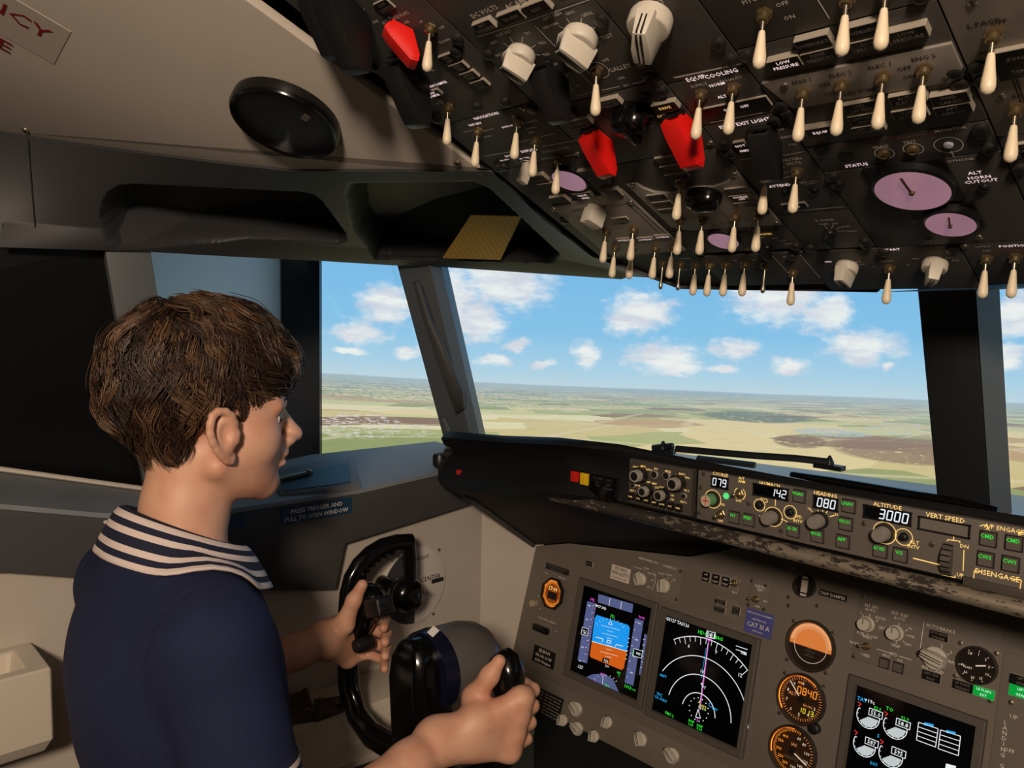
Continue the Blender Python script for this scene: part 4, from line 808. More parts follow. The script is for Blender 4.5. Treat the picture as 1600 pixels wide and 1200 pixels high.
p.texts([(*z2(193, 122), 'COURSE', .0046), (*z2(292, 140), 'A/T', .0042), (*z2(292, 155), 'ARM', .0036), (*z2(278, 244), 'OFF', .0036), (*z2(422, 168), 'IAS/MACH', .0046), (*z2(392, 235), 'C/O', .0032), (*z2(556, 318), 'SPD', .0040), (*z2(553, 338), 'INTV', .0040), (*z2(680, 214), 'HEADING', .0048), (*z2(606, 281), '10', .0034), (*z2(731, 308), '30', .0034), (*z2(967, 268), 'ALTITUDE', .0050), (*z2(1092, 436), 'ALT', .0042), (*z2(1088, 457), 'INTV', .0042), (*z2(1234, 322), 'VERT SPEED', .0054), (*z2(1324, 455), 'DN', .0042), (*z2(1305, 588), 'UP', .0042), (*z2(1507, 374), 'A/P ENGAGE', .0047), (*z2(1432, 372), 'A', .0042), (*z2(1581, 396), 'B', .0042), (*z2(1475, 588), 'DISENGAGE', .0056), (*z2(206, 262), 'F/D', .0034), (*z2(194, 337), 'OFF', .0034)], m=K_YEL)
L = lambda *a, **k: p.line([z2(*q) for q in a], k.get('w', .0009), K_YEL)
L((1395, 362), (1410, 356), (1434, 360)); L((1578, 388), (1600, 392)); L((1086, 510), (1220, 543), w=.0013); L((1365, 618), (1370, 568), (1408, 574)); L((1540, 604), (1588, 612), (1578, 672)); L((1246, 432), (1246, 424), (1304, 432), (1302, 440)); L((1222, 578), (1218, 586), (1280, 600), (1282, 590)); L((1322, 472), (1318, 570)); L((1275, 410), (1274, 426)); L((449, 238), (449, 268)); L((408, 234), (412, 250), (400, 252)); L((476, 328), (506, 342)); L((388, 318), (374, 313)); L((700, 318), (722, 312), w=.0011); L((612, 286), (620, 296)); L((645, 285), (648, 294)); L((668, 286), (668, 295)); L((690, 292), (684, 302))
wh = p.part('speed_thumbwheel', MB().tube([(-.005, 0, 0), (.005, 0, 0)], .0205, 28).mesh('speed_thumbwheel', mat('wheel_grey', (92, 86, 78), .5), smooth=30), *z2(1262, 508), p.top-.010, label='ribbed grey thumbwheel')
rb = MB()
for i in range(20):
    a = 2*math.pi*i/20; rb.box(0, .0207*math.cos(a), .0207*math.sin(a), .0095, .0014, .0014)
ob('ribs', rb.mesh('ribs', K_BLK), wh, kind='stuff')
u, v = p.l(*z2(1466, 644)); ob('disengage_bar', MB().box(0, 0, .002, .060, .0095, .005).mesh('disengage_bar', mat('bar_grey', (86, 80, 72), .35, .2), bevel=.001), p.root, loc=(u, v, p.top))
p.screw(z2(118, 115), z2(88, 297), z2(105, 184), z2(327, 256), z2(477, 383), z2(860, 348), z2(1174, 446)); p.finish()
# ================================================================== display control panel left of it
p = Panel('display_control_panel', 'dark grey display control panel with clear-ringed knobs beside the mode panel', 'control panel', GSF, (-.344, -.232, -.034, .034), th=.012, m=mat('efis_grey', (74, 69, 63), .5, var=.06), base=-.004)
K_CLR = mat('clear_ring', (190, 184, 172), .12, .4)
def dknob(c, r, h):
    o = p.part('dual_knob', shared('dk%g' % r, lambda: MB().m(1).lathe([(r*1.15, 0), (r*1.15, h*.5)], 24).m(0).lathe([(r*.92, h*.5), (r*.86, h*.95), (r*.8, h)], 24).m(1).lathe([(r*.62, h*1.005), (r*.5, h*1.02)], 16).mesh('dual_knob', [K_CLR, K_BLK])), *c); return o
for c in ((1190, 355), (1395, 398)): dknob(z1(*c), .0105, .018)
for c in ((1225, 440), (1312, 462)): dknob(z1(*c), .0088, .015)
for c, r in (((1265, 352), .0062), ((1330, 358), .0062), ((1150, 410), .004), ((1425, 470), .0045)):
    p.part('ring_button', shared('rb%g' % r, lambda: MB().m(0).lathe([(r, 0), (r, .003), (r*.8, .0034)], 20).m(1).lathe([(r*.8, .0036), (r*.3, .0037)], 20).mesh('ring_button', [K_CLR, K_BLK])), *z1(*c))
for i in range(7):
    c = (1140+i*43, 470+i*10.5); u, v = p.l(*z1(*c)); o = ob('push_button', shared('eb', lambda: MB().box(0, 0, .002, .0095, .0105, .005).mesh('push_button', K_BLK, bevel=.0006)), p.root, loc=(u, v, p.top))
    ob('button_legend', MB().text(('WXR', 'STA', 'WPT', 'ARPT', 'DATA', 'POS', 'TERR')[i], 0, 0, .0024, .0047).mesh('button_legend', K_YEL, smooth=0), o)
p.texts([(*z1(1163, 312), 'RADIO', .003), (*z1(1200, 308), 'MINS', .003), (*z1(1232, 326), 'BARO', .003), (*z1(1270, 322), 'FPV', .003), (*z1(1335, 336), 'MTRS', .003), (*z1(1382, 358), 'IN', .003), (*z1(1412, 350), 'BARO', .003), (*z1(1440, 370), 'HPA', .003), (*z1(1230, 394), 'APP', .003), (*z1(1262, 402), 'MAP', .003), (*z1(1300, 422), 'PLN', .003), (*z1(1350, 432), '10 20', .003), (*z1(1358, 466), '160', .003), (*z1(1358, 488), '320', .003), (*z1(1430, 438), 'VOR 2', .003), (*z1(1172, 412), 'VOR', .003), (*z1(1142, 440), 'ADF 1', .003), (*z1(1418, 502), 'ADF 2', .003), (*z1(1274, 424), 'CTR', .003)], m=K_YEL)
p.finish()
# warning lights
GSL = Frame((0, -.004, 1.08), (1, 0, 0), (0, 0, 1))
p = Panel('warning_light', 'red and yellow square warning light pair on the black glareshield', 'warning light', GSL, (-.462, -.424, -.032, -.002), th=.012, m=K_GLB, base=-.004)
for c, n, m, lab in (((834, 366), 'fire_light', mat('fire_red', (206, 36, 28), .3), 'red lens'), ((886, 376), 'caution_light', mat('caution_yellow', (240, 196, 28), .3), 'yellow lens')):
    u, v = p.l(*z1(*c)); ob(n, MB().box(0, 0, .002, .0155, .0185, .005).mesh(n, m, bevel=.0008), p.root, loc=(u, v, p.top), label=lab)
p.texts([(*z1(834, 348), 'FIRE', .0032, K_RED), (*z1(888, 360), 'CAUTION', .0026, mat('brown_print', (120, 84, 10)))]); p.finish()
p = Panel('annunciator_unit', 'dark system annunciator block between the red-yellow lights and the display control panel', 'annunciator', GSL, (-.418, -.366, -.040, -.002), th=.014, m=K_GLB, base=-.004)
p.texts([(*z1(955, 372), 'FLT CONT', .0028), (*z1(950, 395), 'IRS', .0028), (*z1(952, 412), 'FUEL', .0028), (*z1(1015, 385), 'ELEC', .0028), (*z1(1012, 410), 'APU', .0028), (*z1(1006, 432), 'OVHT/DET', .0028)], m=mat('faint_print', (86, 82, 76))); p.finish()
# ================================================================== main instrument panel
mp = thing('main_instrument_panel', 'grey-brown main instrument panel board below the glareshield', 'instrument panel', M=MPF.mat())
hl = [(MPF.px(796, 1018)[0], -.118), MPF.px(837, 853), MPF.px(889, 849), MPF.px(1077, 870), MPF.px(1160, 855), (-.285, MPF.px(1165, 853)[1]+.03)]
pl = hl+[(-x, y) for x, y in hl[::-1]]; pl[0] = (pl[0][0], pl[0][1]-.004); pl[-1] = (-pl[0][0], pl[0][1])
ob('board', MB().prism(pl, -.012, 0).mesh('board', K_MP, bevel=.0015, clean=True), mp)
SMK = mat('panel_seam_dark', (52, 48, 44), .7)
# ------------- display units
def du(name, label, c4, big=.1):
    """c4: the four screen corners in the photograph (TL, TR, BR, BL)"""
    P = np.array([MPF.px(*q) for q in c4]); cu, cv = P.mean(0); hw = (P[1, 0]+P[2, 0]-P[0, 0]-P[3, 0])/4; hh = (P[0, 1]+P[1, 1]-P[2, 1]-P[3, 1])/4
    p = Panel(name, label, 'display', MPF, (cu-hw-.014, cu+hw+.014, cv-hh-.014, cv+hh+.014)); p.hw, p.hh = hw, hh; fr = MB()
    o, i = (hw+.014, hh+.014), (hw, hh); z0, z1_ = 0., .007
    ring = lambda a, b_, z: [(-a, -b_, z), (a, -b_, z), (a, b_, z), (-a, b_, z)]
    fr.loft([ring(*o, z0), ring(o[0]-.001, o[1]-.001, z1_-.001), ring(o[0]-.003, o[1]-.003, z1_), ring(i[0]+.002, i[1]+.002, z1_), ring(*i, .0015)], cap=False)
    ob('bezel', fr.mesh('bezel', mat('bezel_grey', (92, 86, 78), .5), smooth=0, clean=True), p.root)
    ob('glass', MB().box(0, 0, .0008, hw*2, hh*2, .0016).mesh('glass', mat('screen_glass', (7, 8, 12), .1)), p.root); p.top = .0019; return p
G_W, G_C, G_M, G_GR, G_S, G_O, G_B, G_T, G_Y, G_A = [glow('sym_'+n, c, s) for n, c, s in (('white', (235, 238, 240), 1.), ('cyan', (40, 170, 235), 1.), ('magenta', (225, 80, 215), 1.), ('green', (50, 225, 60), 1.), ('sky', (30, 150, 235), 1.), ('earth', (205, 92, 22), 1.), ('black', (4, 4, 6), .3), ('tape', (88, 96, 140), .9), ('yellow', (240, 225, 60), 1.), ('amber', (255, 150, 30), 1.))]
def D(p, m, z=0): return p.col(m), p.top+z
def poly(p, m, pts, f, dz=0.):
    mb, z = D(p, m, dz); mb.add([(*p.l(*f(*q), z), z) for q in pts], [tuple(range(len(pts)))[::-1]])
def pline(p, m, pts, f, w=.0008, dz=.0003):
    mb, z = D(p, m, dz); mb.line([p.l(*f(*q), z) for q in pts], w, z)
def ptext(p, m, x, y, t, f, h=.0045, dz=.0004, sx=1.): mb, z = D(p, m, dz); u, v = p.l(*f(x, y), z); mb.text(t, u, v, h, z, sx=sx)
# primary flight display
p = du('primary_flight_display', 'lit display with blue sky over orange earth artificial horizon', [z3(455, 225), z3(825, 345), z3(740, 840), z3(385, 670)])
poly(p, G_S, [(512, 398), (522, 380), (690, 434), (700, 450), (684, 575), (496, 521)], z3); poly(p, G_O, [(496, 521), (684, 575), (668, 664), (655, 675), (492, 608), (485, 596)], z3)
poly(p, G_T, [(472, 306), (520, 320), (470, 640), (420, 622)], z3); poly(p, G_T, [(728, 398), (774, 412), (718, 760), (672, 742)], z3); poly(p, G_T, [(532, 268), (718, 322), (712, 370), (528, 312)], z3); poly(p, G_T, [(778, 480), (796, 490), (794, 620), (764, 706), (748, 700), (764, 600)], z3)
poly(p, G_T, [(463, 715), (500, 698), (560, 694), (610, 725), (642, 796)], z3)
for a, b_ in (((594, 290), (588, 332)), ((655, 308), (650, 350))): pline(p, G_W, [a, b_], z3, .001)
pline(p, G_W, [(496, 521), (684, 575)], z3, .0011)
for i, (yy, ww) in enumerate([(448, 50), (468, 16), (488, 42), (506, 16), (545, 16), (566, 16), (588, 48), (605, 16)]):
    cx = 596-(yy-448)*.06; pline(p, G_W, [(cx-ww, yy-ww*.27), (cx+ww, yy+ww*.27)], z3, .0006)
for q in ([(516, 498), (556, 508), (552, 526)], [(622, 552), (626, 538), (664, 548)], [(580, 514), (600, 520), (596, 532), (576, 526), (580, 514)]): pline(p, G_W, q, z3, .0012)
pline(p, G_W, [(584, 428), (598, 412), (606, 434), (584, 428)], z3, .0009)
for i in range(9): a = math.radians(40+i*12.5); pline(p, G_W, [(596-88*math.cos(a), 500-94*math.sin(a)-10*math.cos(a)), (596-98*math.cos(a), 500-104*math.sin(a)-12*math.cos(a))], z3, .0006)
for i in range(9):
    y = 330+i*37; x = 508-i*6.2; pline(p, G_W, [(x-8, y), (x, y+2)], z3, .0007)
    if i % 2 == 0: ptext(p, G_W, x-25, y, str(180-i*10), z3, .0032)
M_RED = glow('sym_red', (235, 60, 50), 1.)
for i in range(26): y = 318+i*12.2; x = 515-i*2.05; pline(p, M_RED if i % 2 == 0 else G_B, [(x, y), (x-1, y+7)], z3, .0011)
for i in range(8): y = 420+i*42; x = 740-i*6.8; pline(p, G_W, [(x-12, y-3), (x-4, y-1)], z3, .0007); 
for i, t in enumerate(('900', '800', '700', '600')): ptext(p, G_W, 750-i*14, 425+i*88, t, z3, .0034)
poly(p, G_B, [(445, 445), (478, 455), (472, 492), (438, 482)], z3, .0003); pline(p, G_W, [(445, 445), (478, 455), (472, 492), (438, 482), (445, 445)], z3, .0008, .0005); ptext(p, G_W, 458, 468, '122', z3, .0055, .0006)
poly(p, G_B, [(722, 560), (768, 574), (762, 612), (714, 598)], z3, .0003); pline(p, G_W, [(722, 560), (768, 574), (762, 612), (714, 598), (722, 560)], z3, .0008, .0005); ptext(p, G_W, 745, 587, '840', z3, .0050, .0006)
pline(p, G_GR, [(722, 570), (718, 592)], z3, .0016, .0007)
ptext(p, G_M, 500, 298, '142', z3, .0060); ptext(p, G_M, 763, 394, '3000', z3, .0052); ptext(p, G_W, 545, 338, 'MCP SPD', z3, .0050); ptext(p, G_GR, 608, 388, 'FD', z3, .0062)
ptext(p, G_W, 433, 657, '.127', z3, .0062); ptext(p, G_GR, 640, 690, '081', z3, .0045); ptext(p, G_GR, 640, 706, 'C', z3, .004); ptext(p, G_GR, 690, 766, '1013', z3, .0062); ptext(p, G_GR, 722, 782, 'HPA', z3, .003)
ptext(p, G_M, 556, 698, '081H', z3, .0042); ptext(p, G_M, 516, 732, '5', z3, .004); ptext(p, G_GR, 578, 758, 'MAG', z3, .0036)
poly(p, G_B, [(555, 608), (590, 618), (586, 640), (550, 630)], z3, .0003); ptext(p, G_W, 572, 626, '920', z3, .0055, .0006); ptext(p, G_W, 578, 655, '10+', z3, .0045)
for i in range(8): a = math.radians(30+i*17); pline(p, G_W, [(552-70*math.cos(a)+10, 770-62*math.sin(a)), (552-80*math.cos(a)+10, 770-72*math.sin(a))], z3, .0006)
pline(p, G_W, [(556, 706), (554, 752)], z3, .0008)
for i in range(6): pline(p, G_W, [(770-i*3, 510+i*30), (782-i*3, 514+i*30)], z3, .0006); pline(p, G_W, [(692-i*3, 505+i*22), (697-i*3, 507+i*22)], z3, .0014)
p.finish()
# navigation display
p = du('navigation_display', 'lit black navigation display with white range arcs and magenta track line', [z3(890, 385), z3(1365, 540), z3(1270, 1100), z3(830, 880)])
def arcp(c, rx, a0, a1, w=.0013):
    # rings are true circles about the aircraft symbol on the glass
    u0, v0 = p.l(*z3(*c)); mb, z = D(p, G_W, .0003); mb.arc(u0, v0, rx, a0, a1, w, z, 40)
AC = (1066, 905); u0, v0 = p.l(*z3(*AC)); top_ = p.l(*z3(1120, 510)); R0 = math.hypot(top_[0]-u0, top_[1]-v0)
for k, a0, a1 in ((1., 52, 124), (.745, 6, 152), (.5, 6, 172), (.26, 6, 174)): arcp(AC, R0*k, a0, a1)
mb, z = D(p, G_W, .0003)
for i in range(15):
    a = math.radians(52+i*5.1); L_ = .07 if i % 3 else .10; mb.line([(u0+R0*math.cos(a), v0+R0*math.sin(a)), (u0+R0*(1-L_)*math.cos(a), v0+R0*(1-L_)*math.sin(a))], .0009, z)
for (x, y, t) in ((1016, 545, '6'), (1162, 578, '9'), (1292, 702, '12')): ptext(p, G_W, x, y, t, z3, .0062)
pline(p, G_M, [(1124, 508), (1076, 890)], z3, .0013); pline(p, G_M, [(1112, 505), (1138, 512), (1123, 524), (1112, 505)], z3, .001); pline(p, G_W, [(1119, 530), (1072, 880)], z3, .0007, .0005)
for i in range(16): pline(p, G_C, [(1108-i*1.6, 560+i*10), (1107-i*1.6, 566+i*10)], z3, .0011)
pline(p, G_W, [(1066, 885), (1052, 928), (1078, 934), (1066, 885)], z3, .0012); pline(p, G_M, [(1062, 935), (1060, 955)], z3, .0012)
for i in range(14): a = 2*math.pi*i/14; mb.disc(u0+R0*.15*math.cos(a), v0+.006+R0*.15*math.sin(a), .0010, z, 8)
poly(p, G_W, [(1112, 463), (1160, 476), (1156, 510), (1106, 498)], z3, .0002); poly(p, G_B, [(1116, 467), (1156, 478), (1152, 506), (1110, 495)], z3, .0003); ptext(p, G_W, 1133, 488, '081', z3, .0088, .0005); ptext(p, G_GR, 1090, 476, 'HDG', z3, .0062); ptext(p, G_GR, 1173, 503, 'MAG', z3, .0062)
ptext(p, G_W, 955, 418, 'GS127 TAS126', z3, .0058); ptext(p, G_C, 878, 706, 'ARPT', z3, .0045); ptext(p, G_C, 858, 806, 'TFC', z3, .0050); ptext(p, G_C, 866, 830, 'TA ONLY', z3, .0045); ptext(p, G_GR, 913, 912, 'FMC L', z3, .0050); ptext(p, G_GR, 1030, 950, 'RNP', z3, .0045); ptext(p, G_GR, 1026, 967, '1.00', z3, .0045); ptext(p, G_GR, 1074, 974, 'ANP', z3, .0045); ptext(p, G_GR, 1072, 990, '0.10', z3, .0045)
ptext(p, G_W, 1088, 682, '10', z3, .0055); ptext(p, G_W, 1085, 750, '+', z3, .0070); ptext(p, G_W, 1098, 768, 'PT', z3, .0045); pline(p, G_W, [(1268, 545), (1330, 566)], z3, .0011); pline(p, G_W, [(1268, 565), (1322, 582)], z3, .0011); ptext(p, G_W, 1310, 585, 'NM', z3, .0050)
ptext(p, G_Y, 1092, 868, '++++', z3, .0050, sx=.8); ptext(p, glow('sym_lime', (200, 225, 130), 1.), 1088, 880, 'ESGG', z3, .0045); uu, vv = p.l(*z3(1134, 862)); D(p, G_C, .0003)[0].arc(uu, vv, .0035, 0, 360, .0008, p.top+.0003, 14); ptext(p, G_C, 1156, 884, 'LAV', z3, .0042); pline(p, G_Y, [(1066, 850), (1075, 846), (1070, 838)], z3, .001)
p.finish()
# engine display
p = du('engine_display', 'lit black engine display with four round dials and a small white grid', [z4(545, 755), z4(1190, 985), z4(1098, 1515), z4(480, 1275)])
GR = glow('sym_grey', (200, 208, 208), .9)
def eng(cx, cy, r, val, lo, lim=True):
    u_, v_ = p.l(*z4(cx, cy)); mb, z = D(p, G_W, .0003); mb.arc(u_, v_, r, 150, 385, .0011, z, 26)
    mg, zg = D(p, GR, .0002); a0, a1 = 220, 360; mg.disc(u_, v_, r*.88, zg, 16, a0, a1)
    for k in range(9): a = math.radians(150+k*29); mb.line([(u_+r*math.cos(a), v_+r*math.sin(a)), (u_+r*.86*math.cos(a), v_+r*.86*math.sin(a))], .0009, z)
    mk, zk = D(p, G_B, .0004); mb.quad(u_+r*.0, v_+r*.18, u_+r*1.22, v_+r*.82, z+.0002); mk.quad(u_+r*.06, v_+r*.24, u_+r*1.16, v_+r*.76, z+.0004); D(p, G_W)[0].text(val, u_+r*.62, v_+r*.5, r*.36, z+.0006)
    if lim: D(p, M_RED)[0].line([(u_-r*.95, v_+r*.62), (u_-r*.75, v_+r*.85), (u_-r*1.05, v_+r*.98)], .0011, z); ma, za = D(p, G_GR); ma.text(lo, u_+r*.7, v_+r*1.0, r*.28, z+.0006)
eng(605, 925, .0165, '55.0', '92.9'); eng(750, 980, .0165, '58.8', '92.9'); eng(585, 1078, .0160, '587', '', True); eng(726, 1132, .0165, '595', '', True)
for bx_ in (([(875, 955), (980, 990), (966, 1088), (864, 1050)]), ([(993, 996), (1100, 1030), (1088, 1134), (980, 1096)])):
    pline(p, G_W, bx_+[bx_[0]], z4, .0010)
    for k in (.25, .5, .75): a, b_, c_, d_ = [np.array(q, float) for q in bx_]; pline(p, G_W, [tuple(a+(d_-a)*k), tuple(b_+(c_-b_)*k)], z4, .0009)
ptext(p, G_C, 572, 832, 'TAT', z4, .0055); ptext(p, G_W, 613, 842, '+19c', z4, .0055); ptext(p, G_GR, 720, 884, 'TO', z4, .0055); ptext(p, G_C, 660, 1028, '5', z4, .005); ptext(p, G_C, 636, 1178, 'EGT', z4, .0042)
poly(p, G_C, [(906, 955), (956, 966), (954, 980), (904, 970)], z4, .0003); poly(p, G_C, [(1024, 996), (1074, 1008), (1072, 1022), (1022, 1010)], z4, .0003)
poly(p, G_W, [(1022, 1176), (1076, 1190), (1072, 1215), (1018, 1200)], z4, .0003); p.finish()
# ------------- round instruments
def rim(p, R, name='bezel', depth=.010):
    ob(name, MB().lathe([(R*1.115, 0), (R*1.11, depth*.7), (R*1.06, depth), (R*1.0, depth*.75), (R*.985, .002)], 40, cap=False).mesh(name, mat('instrument_bezel', (58, 52, 46), .4), smooth=40), p.root)
def inst(name, label, c, left, right, cat='instrument'):
    uc, vc = MPF.px(*c); R = (MPF.px(*right)[0]-MPF.px(*left)[0])/2; p = Panel(name, label, cat, MPF, (uc-R, uc+R, vc-R, vc+R)); rim(p, R*.9); p.R = R*.9; p.top = .0022; return p
DIALB = mat('dial_dark_fill_glow', (34, 25, 18), .35, emit=(120, 60, 14), es=.06); OR = glow('dial_orange', (255, 150, 50), .95); ORD = glow('dial_orange_dim', (232, 150, 92), .75); CRM = glow('dial_cream', (232, 206, 178), .8)  # the dark dial's faint orange emission is a painted fill glow
def dialface(p, m): ob('dial', MB().lathe([(p.R, .0015), (.0003, .0018)], 40).mesh('dial', m), p.root)
def lamp_ring(p, a0, a1):                    # the small orange lamps hidden under the bezel edge
    mb = MB().m(0); n = 12; r0, r1 = p.R*.985, p.R*.90
    for i in range(n):
        a, b_ = math.radians(a0+(a1-a0)*i/n), math.radians(a0+(a1-a0)*(i+1)/n); mb.add([(r0*math.cos(a), r0*math.sin(a), .0075), (r0*math.cos(b_), r0*math.sin(b_), .0075), (r0*math.cos(b_), r0*math.sin(b_), .0045), (r0*math.cos(a), r0*math.sin(a), .0045)], [(0, 1, 2, 3)])
    ob('dial_lamps', mb.mesh('dial_lamps', glow('lamp_orange', (255, 120, 30), 3.), smooth=0), p.root)
p = inst('standby_horizon', 'round standby horizon instrument glowing orange above a dark half', z4(300, 545), z4(165, 525), z4(428, 575)); dialface(p, mat('dial_brown', (44, 32, 26), .4))
mb, z = D(p, glow('horizon_orange', (232, 132, 62), .8)); R = p.R; ah = [(R*.97*math.cos(math.radians(a)), R*.97*math.sin(math.radians(a))) for a in range(-6, 187, 6)]; mb.add([(x, y, z) for x, y in ah], [tuple(range(len(ah)))])
mb, z = D(p, glow('horizon_peach', (246, 168, 112), .85), .0003); mb.arc(0, 0, R*.88, 5, 175, R*.16, z, 30); mb, z = D(p, CRM, .0006); mb.arc(0, 0, R*.74, 0, 360, R*.02, z, 40)
for i, y in enumerate((.45, .34, .2, .1, -.15, -.25, -.36, -.45)): D(p, ORD if y > 0 else K_GRYT, .0006)[0].line([(-R*(.12+.12*(i % 2)), R*y), (R*(.12+.12*(i % 2)), R*y)], R*.02, p.top+.0007)
p.finish()
def ticks(p, m, n, a0, a1, r0, r1, w, skip=0):
    mb, z = D(p, m, .0003)
    for i in range(n):
        a = math.radians(a0+(a1-a0)*i/(n-1)); k = 1.25 if skip and i % skip == 0 else 1; mb.line([(p.R*r0*math.cos(a), p.R*r0*math.sin(a)), (p.R*(r0-(r0-r1)*k)*math.cos(a), p.R*(r0-(r0-r1)*k)*math.sin(a))], w, z)
p = inst('altimeter', 'round standby altimeter reading 0840 with orange digits and long pointer', z4(250, 830), z4(122, 800), z4(382, 860)); dialface(p, DIALB); R = p.R
ticks(p, ORD, 51, 90, 450, .94, .82, R*.022, 5)
for i, t in enumerate('0123456789'): a = math.radians(90-36*i); D(p, CRM, .0004)[0].text(t, R*.68*math.cos(a), R*.68*math.sin(a), R*.15, p.top+.0004) if i not in (1, 2) else None
mb, z = D(p, OR, .0006); seg7(mb, '0840', R*.22, R*.36, R*.30, z, 0, .8); mb, z = D(p, G_Y, .0006); seg7(mb, '1013', R*.30, -R*.45, R*.2, z, 0, .9); D(p, ORD, .0005)[0].text('ALT', -R*.42, R*.12, R*.15, p.top+.0005); D(p, ORD, .0005)[0].text('IN HG', R*.34, -R*.2, R*.11, p.top+.0005); D(p, OR, .0005)[0].text('FEET', -R*.1, R*.68, R*.1, p.top+.0005)
ob('pointer', MB().m(0).line([(R*.1, -R*.1), (-R*.58, R*.62)], R*.05, .0045).m(1).lathe([(R*.16, .002), (R*.15, .006)], 18).mesh('pointer', [CRM, K_BLK], smooth=0), p.root); lamp_ring(p, 50, 220)
u, v = p.l(*z4(322, 988)); ob('setting_knob', MB().lathe([(.0085, 0), (.008, .011), (.006, .012)], 16).mesh('setting_knob', K_BLK), p.root, loc=(u, v, .0)); p.finish()
p = inst('airspeed_indicator', 'round airspeed indicator lettered IAS KNOTS with orange-lit scale', z4(205, 1108), z4(78, 1080), z4(336, 1135)); dialface(p, DIALB); R = p.R
ticks(p, OR, 44, 75, 285, .94, .83, R*.02, 5); ticks(p, ORD, 16, 60, -60, .94, .84, R*.025, 2)
for t, a in (('60', 72), ('80', 45), ('100', 12), ('120', -20), ('140', -50), ('160', -80), ('400', 130), ('350', 158), ('300', 190), ('250', 218), ('200', 245)): D(p, OR if a > 90 else CRM, .0004)[0].text(t, R*.66*math.cos(math.radians(a)), R*.66*math.sin(math.radians(a)), R*.13, p.top+.0004)
D(p, ORD, .0004)[0].text('IAS', R*.02, R*.3, R*.14, p.top+.0004); D(p, K_GRYT, .0004)[0].text('KNOTS', -R*.02, -R*.32, R*.14, p.top+.0004)
ob('pointer', MB().m(0).line([(0, 0), (R*.72, -R*.34)], R*.06, .0045).m(1).lathe([(R*.13, .002), (R*.12, .006)], 18).mesh('pointer', [CRM, K_BLK], smooth=0), p.root); lamp_ring(p, 90, 200); p.finish()
p = inst('yaw_damper_indicator', 'small black round indicator with a white vertical bar beside the YAW DAMPER placard', z4(270, 226), z4(212, 215), z4(326, 238)); dialface(p, K_BLK); R = p.R
ob('indicator_bar', MB().box(0, 0, .004, R*.62, R*1.25, .004).mesh('indicator_bar', mat('bar_white', (214, 204, 186), .5), bevel=.0006), p.root)
for s_ in (-1, 1): ob('index_mark', MB().box(0, s_*R*.86, .004, R*.55, R*.2, .004).mesh('index_mark', mat('bar_white', (214, 204, 186))), p.root)
def placard(name, label, c, w, h, bg, fg, lines, th, rot=0, fr=MPF, base=0.):
    u, v = fr.px(*c); p = Panel(name, label, 'placard', fr, (u-w/2, u+w/2, v-h/2, v+h/2)); ob('plate', MB().box(0, 0, base+.0006, w, h, .0012).mesh('plate', bg, bevel=.0003, seg=1), p.root); mb = p.col(fg); n = len(lines)
    for i, t in enumerate(lines):
        hh_ = th[i] if hasattr(th, '__len__') else th; mb.text(t, 0, (n/2-.5-i)*h/(n+.25), hh_, base+.0016, sx=min(1., (w*.92)/max(.001, glyphs(t)[2]*hh_/.72)))
    p.finish(); return p
placard('yaw_damper_placard', 'black placard lettered YAW DAMPER', z4(417, 275), .044, .0095, K_BLK, K_WHT, ['YAW DAMPER'], .0052)
placard('registration_placard', 'black placard whose first white line reads SE-BOH, under the slide switch', z3(240, 605), .062, .034, K_BLK, K_WHT, ['SE-BOH', 'SELCAL LS-KB', 'B738 Winglets'], (.0068, .0054, .0054))
placard('winglets_placard', 'white placard with dark lettering beside the two beige display knobs', z3(650, 160), .046, .028, mat('placard_white', (222, 212, 196), .5), KB, ['737-800', 'WINGLETS', 'Nominal seat: 168'], (.0064, .0064, .0034))
placard('approach_placard', 'blue placard lettered CAT III A', z3(1392, 425), .050, .040, mat('placard_blue', (84, 88, 158), .5), K_WHT, ['AIRPLANE AND EQUIPMENT', 'CERTIFIED FOR', 'CAT III A', 'APPROACH'], (.0028, .0028, .0075, .0026))
placard('notice_placard', 'narrow black placard with two fine lines above the orange clock', z3(312, 135), .066, .0125, K_BLK, K_GRYT, ['WHEEL MUST BE PARKED BEFORE', 'STEERING IS ENGAGED'], .0026)
# ------------- clock
uc, vc = MPF.px(*z3(290, 265)); p = Panel('clock', 'octagonal clock glowing orange at the edge of the main panel', 'clock', MPF, (uc-.03, uc+.03, vc-.03, vc+.03)); o8 = lambda r, a=.41: [(r*math.cos(math.pi/8+i*math.pi/4)*.92, r*math.sin(math.pi/8+i*math.pi/4)) for i in range(8)]
ob('bezel', MB().loft([[(x, y, 0) for x, y in o8(.034)], [(x, y, .008) for x, y in o8(.033)], [(x, y, .008) for x, y in o8(.030)], [(x, y, .002) for x, y in o8(.029)]], cap=False).mesh('bezel', K_BLK, smooth=0, clean=True), p.root)
ob('dial', MB().prism(o8(.0295), .001, .002).mesh('dial', mat('clock_face', (54, 24, 6), .3, emit=(205, 92, 14), es=.30), smooth=0), p.root); p.R = .026; p.top = .0024
ticks(p, OR, 60, 0, 354, .98, .78, .0010, 5); p.col(OR).arc(0, 0, .0262, 20, 160, .0022, .0028); mb, z = D(p, glow('clock_digit', (255, 214, 120), 1.), .0004); mb.text('17:09', 0, .0095, .0085, z); p.col(OR).arc(0, 0, .0262, 200, 340, .0014, .0028); mb.m(0); D(p, K_BLK, .0001)[0].quad(-.013, -.012, .013, .003, .0026)
